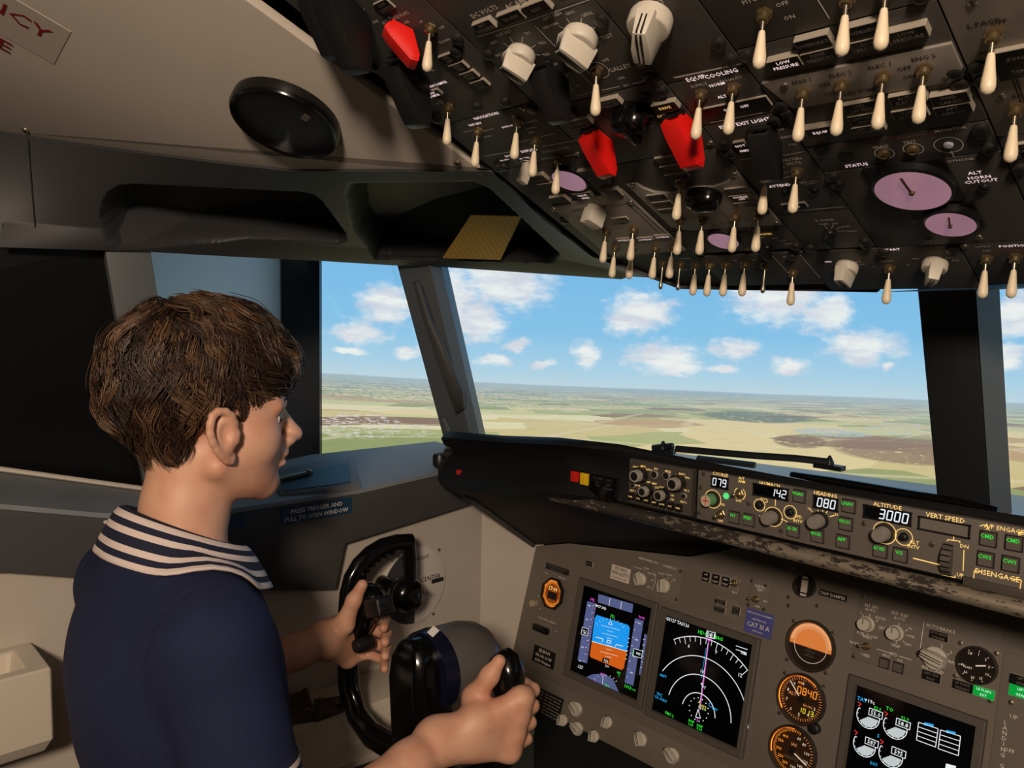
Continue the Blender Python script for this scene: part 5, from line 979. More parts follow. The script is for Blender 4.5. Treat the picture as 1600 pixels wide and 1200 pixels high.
u, v = p.l(*z3(190, 318)); ob('setting_knob', MB().lathe([(.0075, 0), (.0075, .012), (.0062, .0135), (.0003, .0136)], 18).mesh('setting_knob', mat('knob_tan', (180, 160, 136), .5)), p.root, loc=(u, v, 0), label='beige setting knob'); p.texts([(*z3(252, 155), 'CHR', .0032), (*z3(336, 182), 'TIME/DATE', .0030), (*z3(212, 280), 'ET', .003), (*z3(220, 348), 'SET', .003)]); p.finish()
# ------------- steering switch, selectors and lights on the board
def MP2(name, label, px, w, h, m=K_MP, th=.0015, cat='switch panel'):
    u, v = MPF.px(*px); return Panel(name, label, cat, MPF, (u-w/2, u+w/2, v-h/2, v+h/2), th=th, m=m, base=0., bevel=.0004)
p = MP2('steering_switch', 'black slide switch under lettering NOSE WHEEL STEERING', z3(235, 450), .055, .026)
ob('slide_body', MB().box(0, -.002, .006, .042, .013, .010).mesh('slide_body', K_GLB, bevel=.002), p.root); p.texts([(*z3(255, 408), 'NOSE WHEEL STEERING', .0034), (*z3(306, 468), 'ALT', .003)]); p.finish()
p = MP2('display_source_panel', 'grey sub-panel lettered MAIN PANEL DUs and LOWER DU with two beige knobs', z3(845, 185), .108, .068)
p.knob(*z3(755, 190), .0125, .02, 30); p.knob(*z3(880, 225), .0125, .02, 12); p.texts([(*z3(800, 88), 'MAIN PANEL DUs', .0042), (*z3(912, 124), 'LOWER DU', .0042), (*z3(742, 128), 'OUTBD PFD', .0028), (*z3(787, 130), 'NORM', .003), (*z3(818, 160), 'INBD EICAS', .0028), (*z3(822, 195), 'PFD', .003), (*z3(802, 230), 'MFD', .003), (*z3(868, 158), 'ENG PRI', .0028), (*z3(908, 165), 'NORM', .003), (*z3(938, 190), 'ND', .003)])
for a, b_ in (((782, 138), (778, 150)), ((830, 145), (838, 200)), ((838, 200), (818, 244)), ((904, 176), (904, 190)), ((932, 196), (920, 206))): p.line([z3(*a), z3(*b_)], .0007)
p.screw(z3(985, 150), z3(960, 300)); p.finish()
p = MP2('autopilot_light_panel', 'row of three dark lights lettered A/P, A/T and FMC', z3(1180, 195), .072, .034)
for i, t in enumerate((('A/P', 'P/RST'), ('A/T', 'P/RST'), ('FMC', 'P/RST'))): p.ann(*z3(1107+i*53, 175+i*14), .0165, .0185, t, tm=K_WHT, dz=.003)
p.toggle(*z3(1262, 210), tilt=-15, metal=True, k=.4); p.texts([(*z3(1288, 196), '1', .0034), (*z3(1278, 245), '2', .0034), (*z3(1260, 260), 'TEST', .0034)]); p.finish()
p = MP2('light_test_panel', 'small sub-panel lettered LIGHTS TEST, BRT and DIM with metal toggle', z3(1390, 268), .038, .053)
p.toggle(*z3(1378, 296), tilt=-15, side=-25, metal=True, k=.5); p.texts([(*z3(1398, 228), 'LIGHTS', .0042), (*z3(1396, 246), 'TEST', .0042), (*z3(1428, 308), 'BRT', .0034), (*z3(1383, 334), 'DIM', .0034)]); p.screw(z3(1345, 196), z3(1428, 222), z3(1328, 326), z3(1428, 362)); p.finish()
p = MP2('speedbrake_light_panel', 'three small dark legend lights beside the blue CAT III A placard', z3(1210, 335), .052, .034)
p.ann(*z3(1183, 310), .0225, .0105, ('SPEED BRAKE', 'ARMED'), dz=.004, tm=K_GRYT); p.ann(*z3(1180, 352), .0225, .0115, ('SPEED BRAKE', 'DO NOT ARM'), dz=.004); p.ann(*z3(1268, 358), .0155, .0155, ('STAB', 'OUT OF', 'TRIM'), dz=.004); p.finish()
p = MP2('takeoff_light', 'tiny dark legend light alone near the top of the board', z3(482, 105), .022, .014); p.ann(*z3(482, 105), .0185, .0115, ('TAKEOFF',), dz=.004); p.finish()
# engine setting panel
uc, vc = MPF.px(*z4(925, 560)); p = Panel('engine_setting_panel', 'grey sub-panel lettered N1 SET, SPD REF and AUTOBRAKE with knobs and flap gauge', 'switch panel', MPF, (MPF.px(*z4(500, 615))[0]+.004, MPF.px(*z4(1350, 470))[0]-.004, MPF.px(*z4(500, 615))[1]+.002, MPF.px(*z4(548, 255))[1]), th=.002, m=K_MP, base=0, bevel=.0005)
for c in ((590, 430), (745, 478)):
    o = p.part('rotary_knob', shared('pk', lambda: MB().m(0).lathe([(.0118, 0), (.0115, .003), (.0098, .0042), (.0092, .016), (.0082, .0172), (.0003, .0173)], 24).m(1).box(0, .005, .0175, .0008, .008, .0006).mesh('rotary_knob', [K_KN, K_BLK])), *z4(*c), dh=.006)
o = p.knob(*z4(962, 612), .0165, .022, 78); p.toggle(*z4(598, 548), tilt=-15, side=-20, metal=True, k=.5)
for c in ((693, 638), (768, 662)): button(p, z4(*c), '', .0125)
p.ann(*z4(982, 492), .0265, .0135, ('AUTO BRAKE', 'DISARM'), dz=.0015); p.ann(*z4(942, 710), .0265, .0150, ('ANTI SKID', 'INOP'), dz=.0015); p.ann(*z4(1110, 762), .0275, .0145, ('LE FLAPS', 'TRANSIT'), dz=.0015); p.ann(*z4(1224, 797), .0275, .0145, ('LE FLAPS', 'EXT'), dz=.0015, tm=glow('lit_green_white', (200, 255, 215), 1.), face=glow('lit_green', (16, 170, 62), .8))
g = p.part('flap_gauge', MB().m(1).lathe([(.0258, 0), (.0255, .006), (.0235, .008), (.0225, .004)], 32).m(0).lathe([(.0225, .0042), (.0003, .0045)], 32).mesh('flap_gauge', [mat('flap_face', (36, 28, 24), .3), mat('instrument_bezel', (58, 52, 46))]), *z4(1190, 650), label='round flap position gauge')
gm_ = MB(); 
for i, t in enumerate(('UP', '1', '2', '5', '10', '15', '25', '30', '40')): a = math.radians(120-i*36); gm_.m(0).text(t, .0165*math.cos(a), .0165*math.sin(a), .0034, .0082); gm_.line([(.0215*math.cos(a), .0215*math.sin(a)), (.0195*math.cos(a), .0195*math.sin(a))], .0007, .0082)
gm_.text('FLAPS', -.009, -.005, .0030, .0082); gm_.m(0).line([(0, 0), (.012, .004)], .0018, .0084); ob('gauge_print', gm_.mesh('gauge_print', CRM, smooth=0), g, kind='stuff'); 
p.texts([(*z4(625, 335), 'N1 SET', .0048), (*z4(617, 354), 'AUTO', .0040), (*z4(672, 398), 'BOTH', .0040), (*z4(566, 366), '1', .004), (*z4(543, 410), '2', .004), (*z4(600, 488), 'FUEL FLOW', .0042), (*z4(602, 500), 'RESET', .0038), (*z4(530, 530), 'RATE', .0042), (*z4(590, 595), 'USED', .0042), (*z4(773, 376), 'SPD REF', .0050), (*z4(772, 400), 'AUTO', .0042), (*z4(680, 450), 'SET', .0042), (*z4(830, 452), 'V1', .0038), (*z4(842, 497), 'VR', .0038), (*z4(820, 540), 'WT', .0038), (*z4(752, 545), 'VREF', .0042), (*z4(740, 590), 'MFD', .0044), (*z4(702, 598), 'ENG', .0038), (*z4(776, 625), 'SYS', .0038), (*z4(992, 452), 'AUTOBRAKE', .0048), (*z4(945, 548), '1', .0042), (*z4(1001, 542), '2', .0042), (*z4(1050, 580), '3', .0042), (*z4(1056, 634), 'MAX', .0042), (*z4(893, 585), 'OFF', .0042), (*z4(950, 672), 'ANTI SKID', .0046)])
for a, b_ in (((615, 374), (613, 392)), ((660, 408), (645, 416)), ((574, 376), (582, 392)), ((770, 420), (770, 440)), ((818, 458), (804, 466)), ((830, 493), (808, 490)), ((802, 532), (790, 516)), ((755, 535), (756, 520)), ((650, 562), (716, 582)), ((770, 600), (840, 622)), ((904, 420), (876, 618)), ((1000, 553), (998, 566)), ((1040, 588), (1028, 596)), ((955, 560), (968, 570))): p.line([z4(*a), z4(*b_)], .0009)
p.screw(z4(560, 268), z4(515, 606), z4(1100, 530), z4(1305, 590), z4(1072, 705), z4(1277, 858)); p.finish()
# landing gear lights and lettering
vg = MPF.px(*z4(1440, 1000))[1]; p = Panel('landing_gear_panel', 'right-hand panel with green gear lights and vertical lettering LANDING GEAR', 'switch panel', MPF, (.0945, .2045, vg-.095, vg+.095), th=.0015, m=K_MP, base=0., bevel=.0004)
p.ann(*z4(1425, 795), .030, .0165, ('LEFT', 'GEAR'), dz=.0015, tm=glow('lit_green_white', (200, 255, 215)), face=glow('lit_green', (16, 170, 62))); p.ann(*z4(1425, 735), .030, .0150, ('LEFT', 'GEAR'), dz=.0015)
for i, ch in enumerate('LANDING GEAR'): p.text(*z4(1341-i*2.6, 955+i*29), ch, .0056)
p.text(*z4(1385, 926), 'UP', .0056); p.text(*z4(1360, 1105), 'OFF', .0052); p.screw(z4(1370, 848)); p.finish()
for q in (z4(180, 285), z4(180, 330), z4(333, 330), z4(207, 412), z4(418, 475), z4(172, 618), z4(380, 690), z4(160, 690), z4(368, 762), z4(130, 905), z4(208, 130)): 
    u, v = MPF.px(*q); ob('screw', shared('scr', m_screw_s), mp, loc=(u, v, 0))
# ------------- lower panel with dimmer knobs
lo = MPF.pt(0, pl[0][1], 0); LPF = Frame(lo, (1, 0, 0), (0, .36, .93)); ul, vl = LPF.px(*z3(60, 900)); ur, vr = LPF.px(*z3(1040, 1190)); vb = (vl+vr)/2
lp_ = Panel('lower_dimmer_panel', 'sloping grey lower panel with beige dimmer knobs and a small lettered placard', 'switch panel', LPF, (-.80, .80, vb, .002), th=.010, m=K_MP, base=-.010, bevel=.002); p = lp_
for c, r, rz in (((412, 885), .0135, 60), ((340, 945), .0105, 10), ((418, 990), .0125, 70), ((508, 1030), .0105, 10), ((578, 955), .0105, 0), ((757, 1048), .0125, 30), ((925, 1135), .0135, 60)): p.knob(*z3(*c), r, .018, rz)
for a, b_ in (((645, 945), (612, 930)), ((560, 1020), (575, 1030)), ((840, 1040), (790, 1025)), ((1000, 1120), (975, 1108)), ((893, 1072), (815, 1165)), ((480, 862), (450, 852)), ((690, 1070), (712, 1082)), ((815, 1070), (810, 1100)), ((848, 1155), (880, 1166)), ((982, 1148), (976, 1180))): p.line([z3(*a), z3(*b_)], .0012, K_GRYT)
u, v = p.l(*z3(230, 850)); ob('text_plate', MB().box(0, 0, .0006, .105, .05, .0012).mesh('text_plate', K_BLK, bevel=.0003, seg=1), p.root, loc=(u, v, 0))
mb = p.col(K_GRYT)
for i in range(7):
    for j in range(2):
        for k in range(4): mb.quad(u-.046+j*.05+k*.0115, v+.018-i*.006, u-.046+j*.05+k*.0115+.0085+.002*((i*3+k) % 2), v+.0205-i*.006, .0017)
p.finish()
# ================================================================== control yoke
YP = -.26
yk = thing('control_yoke', 'black control yoke with grey domed hub held in both hands', 'yoke', loc=(-.52, -.2, 0)); YT = Matrix.Translation((.52, .2, 0))
def yp(x, y, d=0.): return tuple(PY(x, y, YP+d))
bd = MB(); bt_ = []
for z, hw, y0, y1 in ((0.0, .045, -.275, -.215), (.45, .045, -.275, -.215), (.70, .044, -.290, -.232), (.79, .042, -.296, -.234), (.823, .037, -.294, -.236), (.842, .026, -.288, -.240), (.850, .010, -.278, -.246)):
    bt_.append([(-.52+a*hw, y, z) for a, y in ((-1, y0+.012), (-.75, y0), (.75, y0), (1, y0+.012), (1, y1), (-1, y1))])
bd.loft(bt_); ob('column', bd.mesh('column', K_GLB, bevel=.004, smooth=45, clean=True), yk, M=YT)
dm = MB().loft([[(-.52+r*math.cos(a), y, .795+r*1.05*math.sin(a)) for a in np.linspace(0, 2*math.pi, 29)[:-1]] for y, r in ((-.238, .052), (-.215, .0555), (-.18, .0545), (-.155, .048), (-.137, .037), (-.126, .022), (-.122, .002))])
ob('hub_dome', dm.mesh('hub_dome', mat('dome_grey', (112, 109, 106), .34, .3), smooth=60, clean=True), yk, M=YT, label='satin grey dome')
bnd = MB().loft([[(-.52+r*math.cos(a), y, .795+r*1.05*math.sin(a)) for a in np.linspace(0, 2*math.pi, 29)[:-1]] for y, r in ((-.256, .050), (-.256, .0565), (-.232, .0575), (-.232, .053))])
ob('hub_band', bnd.mesh('hub_band', mat('band_navy', (20, 22, 44), .3), clean=True), yk, M=YT)
st = PX(676, 988, -.512); ob('sticker', MB().box(0, 0, 0, .012, .014, .001).mesh('sticker', mat('sticker_white', (230, 228, 222), .5)), yk, M=YT @ Matrix.Translation(Vector(st)+Vector((.004, -.002, .003))) @ Matrix.Rotation(.5, 4, 'X') @ Matrix.Rotation(.45, 4, 'Y'))
lh = [yp(640, 1180), yp(612, 1166), yp(582, 1150), yp(558, 1118), yp(545, 1075), yp(543, 1030), yp(552, 985), yp(562, 955)]
ob('horn', MB().tube(lh, [(.022, .017)]*3+[(.021, .016)]*3+[(.02, .016)]*2, 14).mesh('horn', K_GLB, smooth=60), yk, M=YT)
lg_ = [yp(548, 1022), yp(556, 995), yp(568, 965), yp(578, 940), yp(584, 926), yp(586, 920)]
ob('grip', MB().tube(lg_, [(.018, .016), (.022, .019), (.024, .020), (.025, .021), (.022, .018), (.008, .006)], 16).mesh('grip', K_GLB, smooth=60), yk, M=YT)
sh = MB(); c = V(*yp(592, 948, -.012)); sh.box(0, 0, 0, .044, .030, .030, Matrix.Translation(Vector(c)) @ Matrix.Rotation(-.35, 4, 'Y')); ob('switch_head', sh.mesh('switch_head', K_BLK, bevel=.007, seg=3), yk, M=YT)
c2 = V(*yp(563, 1008, -.018)); ob('trim_switch', MB().lathe([(.012, -.02), (.012, .004), (.010, .010), (.004, .012)], 14, Matrix.Translation(Vector(c2)) @ Matrix.Rotation(math.pi/2, 4, 'X')).mesh('trim_switch', K_BLK), yk, M=YT)
for dx, dy in ((596, 946), (601, 952), (598, 958)): ob('button', MB().lathe([(.0028, -.004), (.0028, .003), (.001, .004)], 10, Matrix.Translation(Vector(yp(dx, dy, -.021))) @ Matrix.Rotation(math.pi/2, 4, 'X')).mesh('button', K_BLK), yk, M=YT)
rh = [yp(680, 1210), yp(720, 1226), yp(762, 1212), yp(788, 1170), yp(797, 1125), yp(797, 1085)]
ob('horn', MB().tube(rh, [(.021, .016)]*6, 14).mesh('horn', K_GLB, smooth=60), yk, M=YT)
rg = [yp(796, 1118), yp(796, 1085), yp(793, 1055), yp(786, 1035), yp(780, 1024), yp(778, 1020)]
ob('grip', MB().tube(rg, [(.019, .017), (.022, .019), (.025, .021), (.025, .021), (.019, .016), (.006, .005)], 16).mesh('grip', K_GLB, smooth=60), yk, M=YT)
# ================================================================== steering tiller on the side wall
XTIL = XL+.085
tl_ = thing('steering_tiller', 'black half-wheel steering tiller on a round white disc lettered CENTER', 'tiller', loc=tuple(PX(645, 915, XL)))
TT = Matrix.Translation(-Vector(PX(645, 915, XL))); uc, vc = SLF.px(645, 915); rd = (SLF.px(693, 916)[0]-SLF.px(596, 916)[0])/2
DM = Matrix(((0, 0, 1, XL), (1, 0, 0, uc), (0, 1, 0, vc), (0, 0, 0, 1)))
ob('disc', MB().lathe([(rd*1.04, 0), (rd*1.04, .004), (rd*.97, .006), (.0004, .0062)], 40, DM).mesh('disc', mat('disc_white', (214, 208, 196), .5)), tl_, M=TT)
hd_ = MB().disc(0, 0, rd*.985, 0, 24, 90, 270); hd_.v = [tuple(DM @ Vector((x, y, .0068))) for x, y, z in hd_.v]; ob('dark_half', hd_.mesh('dark_half', mat('disc_dark', (58, 58, 60), .5)), tl_, M=TT)
tx = MB().text('CENTER', rd*.52, rd*.12, rd*.13, 0).line([(rd*.55, 0), (rd*.95, 0)], rd*.11, 0).text('RIGHT', rd*.25, rd*.72, rd*.10, 0); tx.v = [tuple(DM @ Vector((x, y, .0068))) for x, y, z in tx.v]
ob('lettering', tx.mesh('lettering', KB, smooth=0), tl_, M=TT, kind='stuff')
tp = lambda x, y: tuple(PX(x, y, XTIL))
hubp = V(*tp(637, 930)); ob('hub', MB().lathe([(.016, -.095), (.018, -.03), (.030, -.022), (.033, 0), (.028, .014), (.012, .02)], 24, Matrix.Translation(Vector(hubp)) @ Matrix.Rotation(math.pi/2, 4, 'Y')).mesh('hub', K_GLB, smooth=50), tl_, M=TT)
ob('spoke', MB().tube([tp(638, 930), tp(640, 900), tp(640, 870), tp(638, 848)], [(.016, .013), (.014, .012), (.0135, .012), (.0135, .012)], 12).mesh('spoke', K_GLB, smooth=60), tl_, M=TT)
rimp = [(642, 846), (620, 847), (598, 853), (578, 865), (561, 882), (549, 903), (543, 928), (541, 955), (544, 985)]
ob('rim', MB().tube([tp(*q) for q in rimp], [(.0145, .013)]*len(rimp), 14).mesh('rim', K_GLB, smooth=60), tl_, M=TT)
bp_ = [(612, 860), (600, 865), (590, 871), (581, 879), (573, 888), (567, 898)]
for q in bp_: ob('finger_ridge', shared('fr', lambda: MB().lathe([(.0005, -.0095), (.006, -.007), (.0085, 0), (.006, .007), (.0005, .0095)], 12).mesh('finger_ridge', K_GLB, smooth=80)), tl_, loc=tuple(V(*tp(*q))-PX(645, 915, XL)))
ob('crank_bolt', MB().tube([tuple(PX(655, 925, XTIL+.01)), tuple(PX(668, 925, XTIL+.01))], [.006, .003], 8).mesh('crank_bolt', K_MET), tl_, M=TT)
# ================================================================== side wall items
def wall_screw(x, y, label): 
    u, v = SLF.px(x, y); o = ob('wall_screw', shared('scr', m_screw_s)); o.matrix_world = SLF.mat(u, v, 0); tag(o, label, 'screw')
wall_screw(608, 873, 'small dull screw in the cream liner beside the tiller arch'); wall_screw(686, 859, 'small dull screw in the cream liner above the tiller disc'); wall_screw(677, 959, 'small dull screw in the cream liner under the tiller disc')
for q, lab in (((40, 203), 'bright screw head in the cream ceiling liner near the emergency lettering'), ((715, 255), 'bright screw head in the cream ceiling liner next to the overhead panel')):
    u, v = LNF.px(*q); o = ob('liner_screw', shared('scr2', lambda: MB().m(0).lathe([(.0052, 0), (.0048, .002), (.002, .003)], 14).m(1).lathe([(.002, .0031), (.0012, .0029)], 6).mesh('liner_screw', [K_MET, K_BLK]))); o.matrix_world = LNF.mat(u, v, 0); tag(o, lab, 'screw')
def wall_label(name, label, c4, lines, h):
    P = np.array([SWF.px(*q) for q in c4]); u, v = P.mean(0); w_ = abs(P[1, 0]-P[0, 0]); hh = abs(P[0, 1]-P[3, 1]); t = thing(name, label, 'placard', M=SWF.mat(u, v, 0)); 
    ob('plate', MB().box(0, 0, .0006, w_, hh, .0014).mesh('plate', mat('placard_teal', (22, 62, 92), .45), bevel=.0004, seg=1), t); mb = MB()
    for i, s_ in enumerate(lines): mb.text(s_, 0, (len(lines)/2-.5-i)*hh/2.3, h, .0016, sx=min(1., w_*.9/(glyphs(s_)[2]*h/.72)))
    ob('lettering', mb.mesh('lettering', K_WHT, smooth=0), t, kind='stuff')
wall_label('window_placard', 'blue placard lettered PRESS TRIGGER AND PULL TO OPEN WINDOW on the dark trim', [(438, 792), (549, 780), (549, 803), (438, 818)], ['PRESS TRIGGER AND', 'PULL TO OPEN WINDOW'], .0078)
wall_label('window_placard', 'blue placard half hidden by the boy, its end lettered ED and OW', [(300, 812), (383, 807), (383, 828), (300, 834)], ['                ED', '                OW'], .0078)
# latch box on the ledge
l1, l0 = V(XT, *lip[1]), V(XT, *lip[0]); LEF = Frame(l1, l0-l1, V(-1.0, l1[1], 1.033)-l1); LEF = Frame(l1, -LEF.ex, LEF.ey) if LEF.ez[2] < 0 else LEF
uL, vL = LEF.px(500, 745); lb = thing('latch_box', 'low grey box with dark inset and metal latch on the window ledge', 'latch', M=LEF.mat(uL, vL, 0)); le = lambda x, y, h: tuple(np.array(LEF.px(x, y, h))-V(uL, vL))
ob('body', MB().prism([le(*q, .012) for q in ((437, 772), (563, 756), (549, 711), (425, 735))], -.004, .012).mesh('body', mat('latch_grey', (116, 120, 122), .5), bevel=.002, clean=True), lb)
ob('inset', MB().prism([le(*q, .013) for q in ((444, 767), (548, 753), (545, 722), (440, 744))], .011, .0132).mesh('inset', mat('inset_dark', (40, 42, 46), .4), clean=True), lb)
ob('latch_clip', MB().tube([le(436, 749, .016)+(.016,), le(465, 742, .016)+(.017,), le(487, 736, .016)+(.016,)], [(.002, .007), (.0025, .008), (.002, .006)], 8).mesh('latch_clip', K_MET, smooth=40), lb)
ob('clip_pin', MB().lathe([(.004, 0), (.004, .008), (.002, .010)], 10).mesh('clip_pin', K_MET), lb, loc=le(482, 738, .016)+(.012,))
kb = thing('window_latch_knob', 'black round latch knob with a grey bracket at the front of the window ledge', 'latch', loc=tuple(PZ(688, 722, 1.03))); KT = Matrix.Translation(-Vector(PZ(688, 722, 1.03)))
ob('knob', MB().lathe([(.013, -.012), (.014, .006), (.011, .012), (.005, .012), (.004, .009)], 18, Matrix.Translation(Vector(PZ(687, 718, 1.045)))).mesh('knob', K_BLK), kb, M=KT)
ob('bracket', MB().tube([tuple(PZ(684, 728, 1.03)), tuple(PZ(705, 726, 1.03)), tuple(PZ(718, 718, 1.03))], [(.008, .016), (.009, .02), (.006, .014)], 10).mesh('bracket', K_POST, smooth=60), kb, M=KT)
# cream holder box at the rear
hb = thing('cup_holder_box', 'cream moulded holder box with a square hollow, fixed to the rear side wall', 'holder', loc=(-.805, -.82, .735)); bx0, bx1, by0, by1, bz0, bz1 = -.055, .055, -.15, .132, 0., .118
r4 = lambda a, b_, c, d, z: [(a, c, z), (b_, c, z), (b_, d, z), (a, d, z)]
ob('shell', MB().loft([r4(bx0, bx1-.012, by0, by1-.008, bz0), r4(bx0, bx1, by0, by1, bz0+.02), r4(bx0, bx1, by0, by1, bz1), r4(bx0+.022, bx1-.022, by0+.02, by1-.028, bz1), r4(bx0+.026, bx1-.028, by0+.025, by1-.038, bz1-.06)]).mesh('shell', K_CRM, bevel=.006, seg=3, clean=True), hb)
# side console with the mask stowage plates
cs_ = MB(); cy0, cy1 = -.55, .05; zc = .640
cs_.loft([[(XL, y, 0), (-.70, y, 0), (-.70, y, zc-.06), (-.742, y, zc-.06), (-.746, y, zc), (XL, y, zc)] for y in (cy0, cy1)])
tag(ob('side_console', cs_.mesh('side_console', K_CRM, bevel=.006, clean=True)), 'cream stepped side console along the foot of the side wall', 'console')
for q4_, lab in (([(440, 1092), (478, 1086), (492, 1128), (440, 1136)], 'brown metal stowage plate on the side console, nearer the boy'), ([(490, 1100), (538, 1094), (556, 1126), (496, 1132)], 'brown metal stowage plate on the side console, nearer the tiller')):
    P = [PZ(x, y, zc) for x, y in q4_]; P = [V(max(-.856, min(-.752, p_[0])), p_[1], p_[2]-.0004) for p_ in P]; c = sum(P)/4; t = thing('stowage_plate', lab, 'plate', loc=tuple(c)); m_ = mat('plate_brown', (88, 78, 62), .45, .5, var=.2, vs_=40)
    ob('plate', MB().prism([tuple((p-c)[:2]) for p in P], 0, .010).mesh('plate', m_, bevel=.002, clean=True), t)
    for k in (.15, .85): a = (P[0]*(1-k)+P[2]*k-c)*.8; ob('bolt', shared('bolt', lambda: MB().lathe([(.005, 0), (.005, .005), (.003, .006)], 8).mesh('bolt', K_BRS)), t, loc=(a[0], a[1], .010))
    ob('hinge', MB().tube([tuple((P[1]-c)*.9+V(0, 0, .012)), tuple((P[2]-c)*.9+V(0, 0, .012))], .005, 8).mesh('hinge', m_), t)
# speaker in the ceiling liner
u, v = LNF.px(449, 180); sp_ = thing('ceiling_speaker', 'round black speaker with a glossy rim in the cream ceiling liner', 'speaker', M=LNF.mat(u, v, 0)); rs = .0625
ob('rim', MB().lathe([(rs*1.02, 0), (rs*1.03, .012), (rs*.995, .016), (rs*.93, .014), (rs*.92, .006)], 48, cap=False).mesh('rim', K_GLB, smooth=50), sp_)
ob('grille', MB().lathe([(rs*.93, .010), (rs*.6, .0125), (.0004, .0135)], 40).mesh('grille', mat('grille_black', (18, 17, 17), .35, bump=.4, bs=1500)), sp_)
ob('tab', MB().box(rs*.62, -rs*.12, .0145, .010, .008, .003).mesh('tab', K_MET, bevel=.0008), sp_)
# emergency lettering on the liner
u, v = LNF.px(60, 47); a_, b_ = LNF.px(0, 10), LNF.px(90, 62); ang = math.degrees(math.atan2(b_[1]-a_[1], b_[0]-a_[0])); hL = abs(LNF.px(60, 66)[1]-LNF.px(48, 34)[1])*1.6
dt = thing('emergency_decal', 'clear decal with dark red lettering EMERGENCY on the ceiling liner', 'decal', M=LNF.mat(*b_, 0)); c_, s_ = math.cos(math.radians(ang)), math.sin(math.radians(ang))
ob('backing', MB().box(-.13, -.012, .0003, .275, .085, .0006, Matrix.Rotation(math.radians(ang), 4, 'Z')).mesh('backing', mat('decal_film', (190, 179, 165), .55)), dt)
ob('lettering', MB().text('EMERGENCY', .0, 0.004, hL, .0010, 'R', ang).text('E', LNF.px(8, 70)[0]-b_[0], LNF.px(8, 70)[1]-b_[1], hL, .0010, 'C', ang).mesh('lettering', mat('decal_red', (132, 16, 30), .5), smooth=0), dt, kind='stuff')
# yellow card in the front pocket
HV = np.array([q for c_ in rows for q in c_[1:-2]]); HP = (HV-CAM)@AX.T; hx, hy = 800+F*HP[:, 0]/HP[:, 2], 600+F*HP[:, 1]/HP[:, 2]
def hdepth(x, y): i = np.argsort((hx-x)**2+(hy-y)**2)[:4]; return float(HP[i, 2].mean())
lowd = hdepth(740, 404); 
topd = min(hdepth(736, 335), hdepth(815, 337), hdepth(775, 350))-.006; lowd = min(lowd, hdepth(700, 396), hdepth(780, 398))-.010
cpts = [CAM+ray(692, 402)*lowd, CAM+ray(782, 405)*lowd, CAM+ray(815, 337)*topd, CAM+ray(736, 335)*topd]
ymat = bpy.data.materials.new('yellow_card'); ymat.use_nodes = True; nt = ymat.node_tree; N = NT(nt); tc = N.n('ShaderNodeTexCoord'); wv = N.n('ShaderNodeTexWave', bands_direction='DIAGONAL'); nt.links.new(tc.outputs['Object'], wv.inputs[0]); wv.inputs['Scale'].default_value = 48; wv.inputs['Distortion'].default_value = 3.; wv.inputs['Detail'].default_value = 3; wv.inputs['Detail Scale'].default_value = 8
N.inp(nt.nodes['Principled BSDF'].inputs['Base Color'], N.mix(N.m('MULTIPLY', wv.outputs['Fac'], .55), rgb(255, 204, 74), rgb(226, 160, 46))); nt.nodes['Principled BSDF'].inputs['Roughness'].default_value = .55
n_ = np.cross(cpts[1]-cpts[0], cpts[3]-cpts[0]); n_ /= np.linalg.norm(n_)
tag(ob('checklist_card', MB().loft([[tuple(p) for p in cpts], [tuple(p+n_*.0015) for p in cpts]]).mesh('checklist_card', ymat, clean=True)), 'yellow printed card leaning in the open header pocket', 'card')
# ================================================================== the boy
def smin(a, b, k): h = np.clip(.5+.5*(b-a)/k, 0, 1); return b+(a-b)*h-k*h*(1-h)
class SDF:
    """smooth union (and subtraction) of round cones and ellipsoids"""
    def __init__(s): s.P = []
    def cone(s, a, b, ra, rb, k=.012): s.P.append(('c', V(*a), V(*b), ra, rb, k)); return s
    def chain(s, pts, rad, k=.006):
        for i in range(len(pts)-1): s.cone(pts[i], pts[i+1], rad[i], rad[i+1], k)
        return s
    def ell(s, c, r, k=.012, R=None, sub=False): s.P.append(('e', V(*c), V(*r), R, sub, k)); return s
    def cut(s, c, n): s.P.append(('p', V(*c), V(*n)/np.linalg.norm(n), 0, 0, 0)); return s
    def __call__(s, X):
        d = np.full(len(X), 1., np.float64)
        for t, a, b, c, e, k in s.P:
            if t == 'c':
                ba = b-a; L = ba@ba; pa = X-a; h = np.clip(pa@ba/L, 0, 1); q = np.sqrt(((pa-h[:, None]*ba)**2).sum(1))-(c+(e-c)*h); d = smin(d, q, k)
            elif t == 'e':
                p = X-a
                if c is not None: p = p@c
                k0 = np.sqrt(((p/b)**2).sum(1)); k1 = np.sqrt(((p/(b*b))**2).sum(1))+1e-9; q = k0*(k0-1)/k1
                d = -smin(-d, q, k) if e else smin(d, q, k)
            else: d = np.maximum(d, (X-a)@b)
        return d
